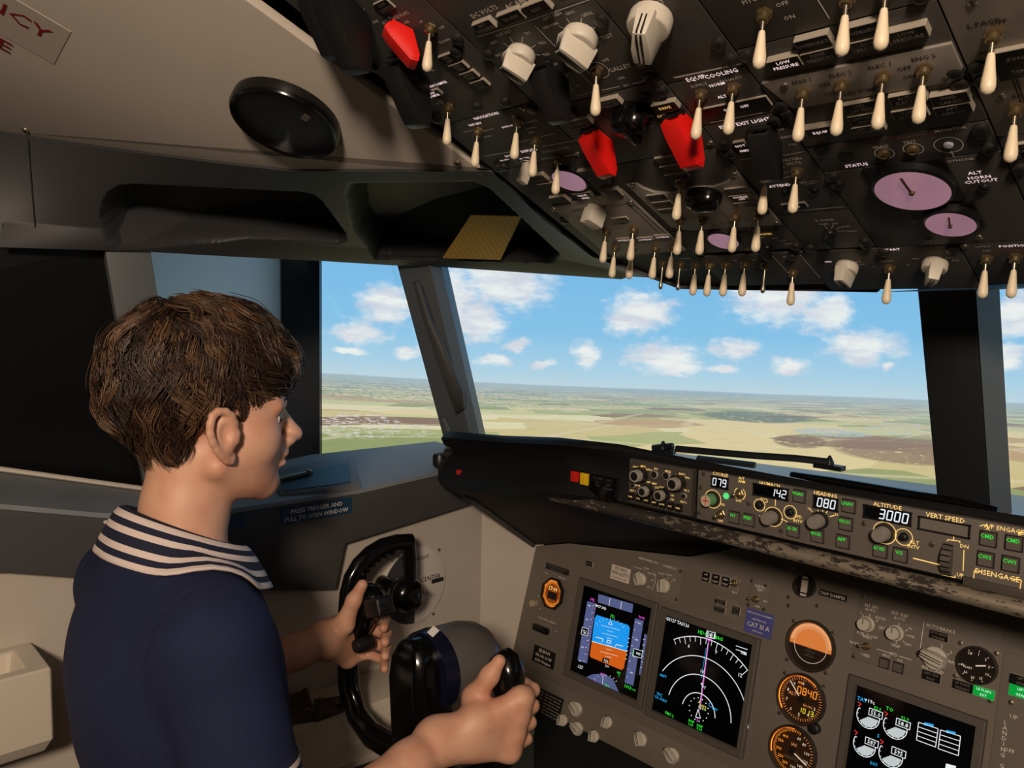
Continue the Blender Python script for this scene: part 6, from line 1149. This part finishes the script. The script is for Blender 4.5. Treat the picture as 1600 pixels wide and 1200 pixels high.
def nets(f, lo, hi, h):
    lo = V(*lo); n = np.ceil((V(*hi)-lo)/h).astype(int)+1; B = 8; nb = -(-n//B); n = nb*B
    cb = np.stack(np.meshgrid(*[np.arange(k) for k in nb], indexing='ij'), -1).reshape(-1, 3); cen = lo+(cb*B+(B-1)/2)*h
    dc = f(cen); act = np.abs(dc) < B*h*.95
    D = np.repeat(np.repeat(np.repeat(dc.reshape(nb).astype(np.float32), B, 0), B, 1), B, 2)
    off = np.stack(np.meshgrid(*[np.arange(B)]*3, indexing='ij'), -1).reshape(-1, 3); idx = (cb[act][:, None, :]*B+off[None]).reshape(-1, 3)
    val = np.concatenate([f(lo+idx[i:i+400000]*h) for i in range(0, len(idx), 400000)]); D[idx[:, 0], idx[:, 1], idx[:, 2]] = val
    S = D < 0; c0 = S[:-1, :-1, :-1]; anyd = np.zeros_like(c0)
    cor = [(i, j, k) for i in (0, 1) for j in (0, 1) for k in (0, 1)]; sl = lambda c: tuple(slice(c[a], D.shape[a]-1+c[a]) for a in range(3))
    for c in cor[1:]: anyd |= S[sl(c)] != c0
    cells = np.argwhere(anyd); cv = np.stack([D[cells[:, 0]+c[0], cells[:, 1]+c[1], cells[:, 2]+c[2]] for c in cor], 1)
    acc = np.zeros((len(cells), 3)); cnt = np.zeros(len(cells))
    for a in range(8):
        for b in range(a+1, 8):
            if sum(abs(x-y) for x, y in zip(cor[a], cor[b])) != 1: continue
            m = (cv[:, a] < 0) != (cv[:, b] < 0); t = cv[m, a]/(cv[m, a]-cv[m, b]); acc[m] += np.array(cor[a])+t[:, None]*(np.array(cor[b])-np.array(cor[a])); cnt[m] += 1
    vs = lo+(cells+acc/cnt[:, None])*h
    ID = np.full(anyd.shape, -1, np.int32); ID[cells[:, 0], cells[:, 1], cells[:, 2]] = np.arange(len(cells)); F_ = []
    for ax in range(3):
        o1, o2 = [(1, 2), (2, 0), (0, 1)][ax]; s0 = [slice(None)]*3; s1 = [slice(None)]*3; s0[ax] = slice(0, -1); s1[ax] = slice(1, None)
        e = np.argwhere(S[tuple(s0)] != S[tuple(s1)]); e = e[(e[:, o1] > 0) & (e[:, o2] > 0) & (e[:, o1] < anyd.shape[o1]) & (e[:, o2] < anyd.shape[o2])]
        q = []
        for d1, d2 in ((-1, -1), (0, -1), (0, 0), (-1, 0)):
            g = e.copy(); g[:, o1] += d1; g[:, o2] += d2; q.append(ID[g[:, 0], g[:, 1], g[:, 2]])
        q = np.stack(q, 1); fl = ~S[tuple(s0)][e[:, 0], e[:, 1], e[:, 2]]; q[fl] = q[fl][:, ::-1]; F_.append(q[(q >= 0).all(1)])
    return vs, np.concatenate(F_)
def np_mesh(name, vs, fs, mats, mi=None):
    me = bpy.data.meshes.new(name); me.vertices.add(len(vs)); me.vertices.foreach_set('co', np.asarray(vs, np.float32).ravel()); k = fs.shape[1]
    me.loops.add(len(fs)*k); me.loops.foreach_set('vertex_index', fs.astype(np.int32).ravel()); me.polygons.add(len(fs)); me.polygons.foreach_set('loop_start', np.arange(0, len(fs)*k, k, dtype=np.int32))
    for m in mats: me.materials.append(m)
    if mi is not None: me.polygons.foreach_set('material_index', np.asarray(mi, np.int32))
    me.update(calc_edges=True); me.polygons.foreach_set('use_smooth', np.ones(len(fs), bool)); me.validate(); return me
HO = V(-.52, -.585, 1.20); HA = math.radians(7); HR = np.array([[math.cos(HA), -math.sin(HA), 0], [math.sin(HA), math.cos(HA), 0], [0, 0, 1.]])   # rows: right, forward, up
def hw(x, y, z): return HO+HR.T @ V(x, y, z)
RH = HR.T
B = SDF()
def he(c, r, k=.012, sub=False): B.ell(hw(*c), r, k, RH, sub)
def hc(a, b, ra, rb, k=.01): B.cone(hw(*a), hw(*b), ra, rb, k)
he((0, -.008, .045), (.067, .082, .076), .02); he((0, .052, .028), (.054, .050, .052), .02); he((0, .040, -.028), (.055, .056, .056), .02); he((0, .040, -.062), (.047, .048, .038), .015)
hc((0, .076, -.084), (0, .080, -.080), .0165, .0155, .012)
for s in (-1, 1):
    he((s*.037, .052, -.026), (.022, .030, .028), .015); hc((s*.050, .008, -.050), (s*.014, .070, -.085), .016, .014, .02); hc((s*.012, .092, .013), (s*.042, .079, .012), .0065, .006, .012)
    he((s*.031, .105, -.003), (.0165, .0160, .0085), .009, True)
hc((0, .094, .004), (0, .1135, -.026), .0075, .0095, .008); hc((0, .1135, -.026), (0, .1165, -.0285), .0095, .0092, .004)
for s in (-1, 1): he((s*.0095, .105, -.0335), (.0078, .0095, .0068), .005)
he((0, .092, -.043), (.016, .014, .010), .01); he((0, .0955, -.0500), (.019, .0105, .0062), .006); he((0, .0935, -.0615), (.017, .0105, .0068), .006); he((0, .107, -.0558), (.022, .006, .0018), .003, True); he((0, .097, -.0725), (.014, .006, .004), .008, True)
for s in (-1, 1):
    E_ = [(.070, .0215, -.010), (.072, .0205, .000), (.075, .0165, .0085), (.078, .0095, .0135), (.0805, .001, .0145), (.083, -.0055, .010), (.0845, -.0085, .001), (.0845, -.0085, -.009), (.083, -.0055, -.018), (.080, -.0005, -.027), (.077, .005, -.0345), (.074, .0105, -.0405), (.071, .0165, -.0425), (.069, .019, -.037)]
    he((s*.072, .009, -.014), (.009, .014, .026), .004)
    for a, b_ in zip(E_, E_[1:]): hc((s*a[0], a[1], a[2]), (s*b_[0], b_[1], b_[2]), .0040, .0040, .0035)
    he((s*.083, .010, -.010), (.0085, .0085, .0135), .003, True); hc((s*.073, .0225, -.012), (s*.073, .0215, -.020), .0045, .0045, .004)
hc((0, -.004, -.04), (0, -.014, -.105), .047, .046, .012); B.cone(hw(0, -.014, -.105), (-.52, -.612, 1.02), .046, .052, .015)
# torso (under the shirt), arms
for s in (-1, 1): B.cone((-.52, -.615, 1.03), (-.52+s*.115, -.62, .985), .045, .045, .03)
B.ell((-.52, -.60, .86), (.130, .085, .18), .03); B.ell((-.52, -.585, .66), (.120, .085, .17), .03)
grR = PY(788, 1058, YP); grL = PY(572, 962, YP)
def arm(sg, sh, el, wr): B.chain([sh, tuple(V(*sh)*.5+V(*el)*.5), el], [.040, .037, .034], .015); B.chain([el, tuple(V(*el)*.62+V(*wr)*.38), tuple(V(*el)*.2+V(*wr)*.8), wr], [.034, .0345, .0265, .0245], .012)
ELR, WRR = (-.325, -.595, .748), tuple(PX(684, 1158, -.352)); ELL, WRL = (-.715, -.545, .775), tuple(PX(508, 1000, -.688))
arm(1, (-.385, -.618, .985), ELR, WRR); arm(-1, (-.655, -.618, .985), ELL, WRL)
def hand(sg, g, wr, zs, th, dz_, tilt):
    w_ = V(*wr); mcp = []
    for i, z in enumerate(zs):
        r = (.0088, .0092, .0086, .0076)[i]; L = (1., 1.06, 1., .86)[i]; sh = tilt*(z-zs[0])
        m_ = V(g[0]+sg*.036+sh, YP-.004-.012*(i/3), z-dz_*.2); pip = V(g[0]+sg*(.029)+sh, YP+.024*L, z); dip = V(g[0]-sg*.004+sh, YP+.033*L, z-.002); tip = V(g[0]-sg*.026+sh, YP+.016*L, z-.004)
        B.chain([tuple(m_), tuple(pip), tuple(dip), tuple(tip)], [r*1.14, r*1.05, r*.98, r*.86], .003); mcp.append(m_)
    for i, m_ in enumerate(mcp): B.chain([tuple(w_), tuple(m_)], [.0235, .0125], .014)
    B.chain([tuple(mcp[0]), tuple(mcp[3])], [.0125, .0105], .012)
    mid = (w_+mcp[1])/2; B.ell(tuple(mid+V(0, 0, -.006)), (.017, .030, .030), .015)
    B.chain([tuple(w_*.55+mcp[0]*.45), *[tuple(t) for t in th]], [.021, .0155, .0112, .0085], .009)
hand(1, grR, WRR, [.838, .815, .792, .770], [PY(742, 1090, -.300), PY(765, 1056, -.294), PY(780, 1033, -.286)], .0, .10)
hand(-1, grL, WRL, [.826, .803, .781, .761], [PY(538, 975, -.298), PY(553, 938, -.292), PY(566, 914, -.285)], .0, -.10)
SK = bpy.data.materials.new('skin'); SK.use_nodes = True; nt = SK.node_tree; N = NT(nt); b = nt.nodes['Principled BSDF']
tc = N.n('ShaderNodeTexCoord'); n1 = N.noise(tc.outputs['Object'], 22., 4); N.inp(b.inputs['Base Color'], N.mix(N.step(n1, .35, .7), rgb(222, 172, 142), rgb(206, 148, 120))); b.inputs['Roughness'].default_value = .5
b.inputs['Subsurface Weight'].default_value = .12; b.inputs['Subsurface Radius'].default_value = (.012, .005, .003); b.inputs['Subsurface Scale'].default_value = .6
bp = N.n('ShaderNodeBump'); bp.inputs['Strength'].default_value = .08; bp.inputs['Distance'].default_value = .001; N.inp(bp.inputs['Height'], N.noise(tc.outputs['Object'], 500., 3)); nt.links.new(bp.outputs[0], b.inputs['Normal'])
boy = thing('person', 'boy in navy polo shirt with striped collar, hands on the yoke, looking ahead', 'person', loc=(-.52, -.6, 0)); BT = Matrix.Translation((.52, .6, 0))
vs_, fs_ = nets(B, (-.80, -.76, .50), (-.27, -.16, 1.36), .0026)
ob('body', np_mesh('body', vs_, fs_, [SK]), boy, M=BT)
for s in (-1, 1):
    e = MB().m(0).lathe([(.0002, -.0118), (.007, -.0095), (.0112, -.004), (.0118, .0), (.0105, .0054)], 18, cap=False).m(1).lathe([(.0105, .0054), (.0085, .0082), (.005, .0107)], 18, cap=False).m(2).lathe([(.005, .0107), (.0002, .0118)], 18)
    em_ = e.mesh('eye', [mat('eye_white', (226, 220, 212), .2), mat('iris_brown', (70, 50, 34), .2), mat('pupil', (8, 7, 6), .1)], smooth=60)
    c = hw(s*.0295, .0775, -.003); ob('eye', em_, boy, M=BT @ Matrix.Translation(Vector(c)) @ Matrix.Rotation(-HA, 4, 'Z') @ Matrix.Rotation(-math.pi/2, 4, 'X'))
for s in (-1, 1):
    eb = MB().tube([tuple(hw(s*x, y, z)) for x, y, z in ((.011, .1000, .0155), (.020, .0985, .0185), (.031, .0940, .0195), (.042, .0850, .0165))], [(.0014, .003), (.0016, .0036), (.0014, .003), (.0006, .001)], 8); ob('eyebrow', eb.mesh('eyebrow', mat('brow_brown', (46, 32, 23), .7), smooth=60), boy, M=BT)
# ---- shirt
T = SDF(); R_ = None
T.ell((-.52, -.605, .87), (.150, .108, .185), .03); T.ell((-.52, -.598, .66), (.140, .112, .20), .05); T.ell((-.52, -.640, .93), (.125, .078, .12), .04)
for s in (-1, 1): T.cone((-.52+s*.03, -.617, 1.022), (-.52+s*.125, -.622, .980), .044, .056, .04)
T.cone((-.52, -.622, 1.06), (-.52, -.61, .98), .056, .075, .03)
Tr = [((-.39, -.622, .983), ELR), ((-.65, -.622, .983), ELL)]
SL = []
for s, (a, e) in zip((1, -1), Tr):
    a, e = V(*a), V(*e); c = a+(e-a)*(.66 if s > 0 else .75); SL.append((a, e, c))
    q = SDF().cone(tuple(a), tuple(e), .056, .053, .02).cut(tuple(c), tuple(e-a)); SL[-1] += (q,)
def shirt(X):
    d = T(X)
    for a, e, c, q in SL:
        d = smin(d, q(X), .022)
    t1 = np.sin(X[:, 2]*62+X[:, 1]*38+np.sin(X[:, 0]*40)*1.2); t2 = np.sin(X[:, 0]*46-X[:, 2]*55+np.sin(X[:, 1]*33)*1.5); t3 = np.sin(X[:, 2]*23+X[:, 0]*31)
    amp = .0018+.0030*np.clip((.98-X[:, 2])/.2, 0, 1)
    d = d+amp*(t1*.5+t2*.5)*(.5+.5*t3)
    for sg in (-1, 1):
        pl_ = (X[:, 0]+.52)*sg-.112-(X[:, 2]-.93)*.10; d = d+.0016*np.exp(-(pl_/.0035)**2)*(X[:, 2] > .80)
    d = np.maximum(d, .515-X[:, 2]); return np.maximum(d, X[:, 2]-1.078+(X[:, 1]+.66)*.45)
NV = mat('navy_pique', (32, 39, 68), .8, bump=.35, bs=1400, var=.08, vs_=9, spec=.25); WHS = mat('rib_white', (222, 206, 196), .8, bump=.3, bs=1200); NVR = mat('rib_navy', (24, 28, 54), .85, bump=.3, bs=1200)
vs_, fs_ = nets(shirt, (-.86, -.80, .46), (-.24, -.42, 1.12), .0034)
ob('polo_shirt', np_mesh('polo_shirt', vs_, fs_, [NV]), boy, M=BT, label='navy short-sleeved polo shirt')
# collar: a folded ribbed band round the neck
def collar():
    n = 44; rws = []
    for i in range(n+1):
        ph = math.radians(-152+304*i/n)                      # 0 = nape, +-152 = open front
        cx, cy = -math.sin(ph), -math.cos(ph); fr = .5-.5*math.cos(ph)     # fr: 0 at nape, 1 at front
        zt = 1.104-.062*fr; rin = .0555+.003*fr; C0 = V(-.52, -.604+.004*fr, 0)
        fall = .047+.012*fr**3; spread = .029+.010*abs(math.sin(ph))+.004*fr**3
        prof = [(-.004, -.012), (-.002, -.003), (.0015, .0008), (.006, .0), (.010, -.004)]+[(.010+(spread-.010)*t, -.004-(fall-.004)*(t**1.15)) for t in np.linspace(0, 1, 15)[1:]]
        rws.append([tuple(C0+V(cx*(rin+a), cy*(rin+a)*1.04, zt+b_)) for a, b_ in prof])
    mb = MB(); k = len(rws[0]); Pc = np.array(rws); flat = Pc[:, 4:].reshape(-1, 3)
    for _ in range(4):
        f0 = shirt(flat); g = np.stack([(shirt(flat+1e-4*np.eye(3)[a])-f0)/1e-4 for a in range(3)], 1); g /= np.linalg.norm(g, axis=1)[:, None]+1e-9; flat = flat+g*np.clip(.0045-f0, 0, .02)[:, None]
    flat = flat.reshape(Pc[:, 4:].shape)
    for i in range(len(flat)):
        q = np.vstack([Pc[i, 3:4], flat[i]]); L_ = np.concatenate([[0], np.cumsum(np.linalg.norm(np.diff(q, axis=0), axis=1))]); want = np.linspace(0, min(L_[-1], .053+.006*(i/n-.5)**2*4), len(q)); flat[i] = np.stack([np.interp(want, L_, q[:, a]) for a in range(3)], 1)[1:]
    Pc[:, 4:] = flat; rws = [[tuple(q) for q in r] for r in Pc]
    for r in rws: mb.v += r
    st_ = [1, 1, 1, 0, 0, 1, 1, 0, 0, 1, 1, 1, 0, 0, 1, 1, 0, 0]
    for i in range(n):
        for j in range(k-1): mb.f.append((i*k+j, (i+1)*k+j, (i+1)*k+j+1, i*k+j+1)); mb.mi.append(st_[j])
    me = mb.mesh('collar', [WHS, NVR], smooth=70); o = ob('collar', me, boy, M=BT, label='ribbed collar with white and navy stripes')
    so = o.modifiers.new('thick', 'SOLIDIFY'); so.thickness = .0028; so.offset = 0; return o
collar()
for (a, e, c, q), sg in zip(SL, (1, -1)):
    ax = (e-a)/np.linalg.norm(e-a); u_ = np.cross(ax, V(0, 1, 0)); u_ /= np.linalg.norm(u_); w_ = np.cross(ax, u_); mb = MB(); n = 36
    prof = [(-.034, .0545, 1), (-.028, .0556, 0), (-.022, .0556, 1), (-.015, .0556, 0), (-.009, .0556, 1), (-.003, .0556, 0), (.004, .0552, 0), (.004, .048, 0)]
    for d_, r, m_ in prof:
        mb.v += [tuple(c+ax*d_+(u_*math.cos(2*math.pi*i/n)+w_*math.sin(2*math.pi*i/n))*r) for i in range(n)]
    for j in range(len(prof)-1):
        for i in range(n): mb.f.append((j*n+i, j*n+(i+1) % n, (j+1)*n+(i+1) % n, (j+1)*n+i)); mb.mi.append(prof[j][2])
    ob('cuff', mb.mesh('cuff', [WHS, NVR], smooth=60), boy, M=BT, label='striped ribbed sleeve cuff')
ob('shirt_tag', MB().box(0, 0, 0, .014, .004, .020).mesh('shirt_tag', mat('tag_white', (226, 214, 206), .8), bevel=.001), boy, M=BT @ Matrix.Translation((-.545, -.672, 1.078)) @ Matrix.Rotation(.5, 4, 'X'))
# ---- hair
Hs = SDF()
def hh(c, r, k=.02): Hs.ell(hw(*c), r, k, RH)
hh((0, -.006, .052), (.0750, .094, .078)); hh((0, -.034, .022), (.066, .060, .060)); hh((0, .074, .058), (.058, .046, .036), .03); hh((.0, .015, .092), (.055, .07, .036), .03); hh((0, -.027, -.032), (.0475, .028, .046), .015)
def hloc(X): return (X-HO)@HR.T
def hline(Xl):
    """height of the hair edge: fringe, temples, round the ear, down to the nape"""
    y = Xl[:, 1]; ax = np.abs(Xl[:, 0])
    side = np.interp(y, [-.12, -.055, -.040, -.028, -.016, -.008, .004, .020, .030, .045, .060, .078, .095, .13], [-.075, -.078, -.070, -.052, -.030, -.002, .019, .021, .012, -.004, .004, .014, .020, .018])
    return side+np.where(y > .07, .010*np.sin(ax*150), 0)
def cap(X): Xl = hloc(X); return np.maximum(Hs(X)+.004, (hline(Xl)+.004-Xl[:, 2])*.8)
HM = [mat('hair_dark', (42, 30, 22), .42, spec=.45), mat('hair_brown', (66, 47, 33), .42, spec=.5), mat('hair_light', (108, 80, 55), .42, spec=.5)]
vs_, fs_ = nets(cap, tuple(HO+V(-.14, -.16, -.12)), tuple(HO+V(.14, .17, .17)), .0030)
hair = ob('hair', np_mesh('hair', vs_, fs_, [HM[0]]), boy, M=BT, label='wavy brown hair over a short fringe')
rng = np.random.default_rng(5)
def scalp(n):
    d = rng.normal(size=(n, 3)); d /= np.linalg.norm(d, axis=1)[:, None]; d[:, 2] = np.where(d[:, 2] < -.6, -d[:, 2], d[:, 2])
    Xl = d*V(.07, .09, .085)+V(0, -.008, .045); Xl = Xl[(Xl[:, 2] > hline(Xl)+.004)]; return HO+Xl@HR
def grow(X, lev, Ln, ph, fq, am, steps=14):
    e_ = 1e-4; cr = V(.012, -.045, .135); path = []; alive = np.ones(len(X))
    for k in range(steps):
        for _ in range(2):
            f0 = Hs(X); g = np.stack([(Hs(X+e_*np.eye(3)[a])-f0)/e_ for a in range(3)], 1); g /= np.linalg.norm(g, axis=1)[:, None]+1e-9
            s_ = k/steps; X = X-g*(f0-(lev+.0045*np.sin(s_*Ln*fq*.8+ph*1.7)*s_))[:, None]
        path.append(X.copy()); Xl = hloc(X); t = Xl-cr; t = t+V(0, 0, -.035)*(1+k/steps)+np.where(Xl[:, 1:2] > .02, 1, 0)*V(.012, .02, 0); t = t@HR
        t = t-g*(t*g).sum(1)[:, None]; t /= np.linalg.norm(t, axis=1)[:, None]+1e-9; sd = np.cross(g, t)
        t = t+sd*(np.sin(s_*Ln*fq+ph)*am)[:, None]; t /= np.linalg.norm(t, axis=1)[:, None]
        low = Xl[:, 2] < hline(Xl)-.003; alive = np.where(low, .12, alive); X = X+t*(Ln/steps*alive)[:, None]
    return np.stack(path, 1)
ST = 14; GX = scalp(330); NG = len(GX); gph = rng.uniform(0, 6.28, NG); gfq = rng.uniform(75, 130, NG); gam = rng.uniform(.45, 1.15, NG); glv = rng.uniform(-.002, .0065, NG); gln = rng.uniform(.05, .085, NG); gcol = rng.normal(1.0, .8, NG)
GP = grow(GX, glv, gln, gph, gfq, gam, ST)
def strands(n, spread, rad, lv, loose=0.):
    X = scalp(n); gi = np.argmin(((X[:, None]-GX[None])**2).sum(2), 1); n = len(X)
    P = grow(X, glv[gi]+rng.normal(0, lv, n), gln[gi]*rng.uniform(.8, 1.15, n), gph[gi]+rng.normal(0, .25+loose, n), gfq[gi], gam[gi], ST)
    t = np.linspace(0, 1, ST)[None, :, None]; G = GP[gi]; w = spread*np.clip(t*1.6, 0, 1)*(1-rng.uniform(0, .3, n))[:, None, None]; P = P*(1-w)+(G+(P[:, :1]-G[:, :1])*(1-.7*t))*w
    T_ = np.gradient(P, axis=1); T_ /= np.linalg.norm(T_, axis=2)[:, :, None]+1e-9; A_ = np.cross(T_, (P-(HO+V(0, 0, .03)))); A_ /= np.linalg.norm(A_, axis=2)[:, :, None]+1e-9; Bn = np.cross(T_, A_)
    rr = rad*rng.uniform(.7, 1.3, n)[:, None]*np.interp(np.linspace(0, 1, ST), [0, .2, .7, 1], [.5, 1, .85, .12])[None]
    V_ = np.stack([P+A_*(rr*1.5*math.cos(a))[:, :, None]+Bn*(rr*math.sin(a))[:, :, None] for a in (0, 2.09, 4.19)], 2)
    base = (np.arange(n)[:, None, None]*ST+np.arange(ST-1)[None, :, None])*3; j = np.arange(3)[None, None]; j2 = (j+1) % 3
    Q = np.stack([base+j, base+j2, base+3+j2, base+3+j], -1).reshape(-1, 4); mi = np.repeat(np.clip(np.round(gcol[gi]+rng.normal(0, .45, n)), 0, 2).astype(int), (ST-1)*3)
    return V_.reshape(-1, 3), Q, mi
parts_ = [strands(8500, .75, .00062, .0012), strands(1200, .35, .0005, .003, .5)]
o_ = 0; VV, FF, MI = [], [], []
for a, q, m_ in parts_: VV.append(a); FF.append(q+o_); MI.append(m_); o_ += len(a)
ob('hair_strands', np_mesh('hair_strands', np.concatenate(VV), np.concatenate(FF), HM, np.concatenate(MI)), hair, M=None, kind='stuff')
# ---- trousers and the seat (below the picture)
L_ = SDF().ell((-.52, -.60, .58), (.150, .12, .10), .04)
for s in (-1, 1): L_.chain([(-.52+s*.080, -.58, .552), (-.52+s*.120, -.36, .548), (-.52+s*.122, -.20, .545), (-.52+s*.118, -.13, .16), (-.52+s*.118, -.12, .05)], [.078, .056, .048, .045, .043], .012); L_.chain([(-.52+s*.118, -.13, .042), (-.52+s*.122, .03, .036)], [.042, .035], .01)
vs_, fs_ = nets(L_, (-.80, -.78, -.02), (-.24, .14, .72), .010); ob('trousers', np_mesh('trousers', vs_, fs_, [mat('trousers_dark', (26, 26, 30), .85)]), boy, M=BT)
seat = thing('pilot_seat', 'dark pilot seat under the boy with low back cushion', 'seat', loc=(-.52, -.62, 0)); m_ = mat('seat_fabric', (34, 34, 38), .9, bump=.3, bs=700)
ob('cushion', MB().box(0, .05, .435, .34, .42, .09).mesh('cushion', m_, bevel=.025, seg=3), seat); ob('backrest', MB().box(0, -.185, .56, .34, .07, .30).mesh('backrest', m_, bevel=.025, seg=3), seat)
ob('pedestal', MB().box(0, .03, .20, .24, .26, .40).mesh('pedestal', K_BLK, bevel=.01), seat)
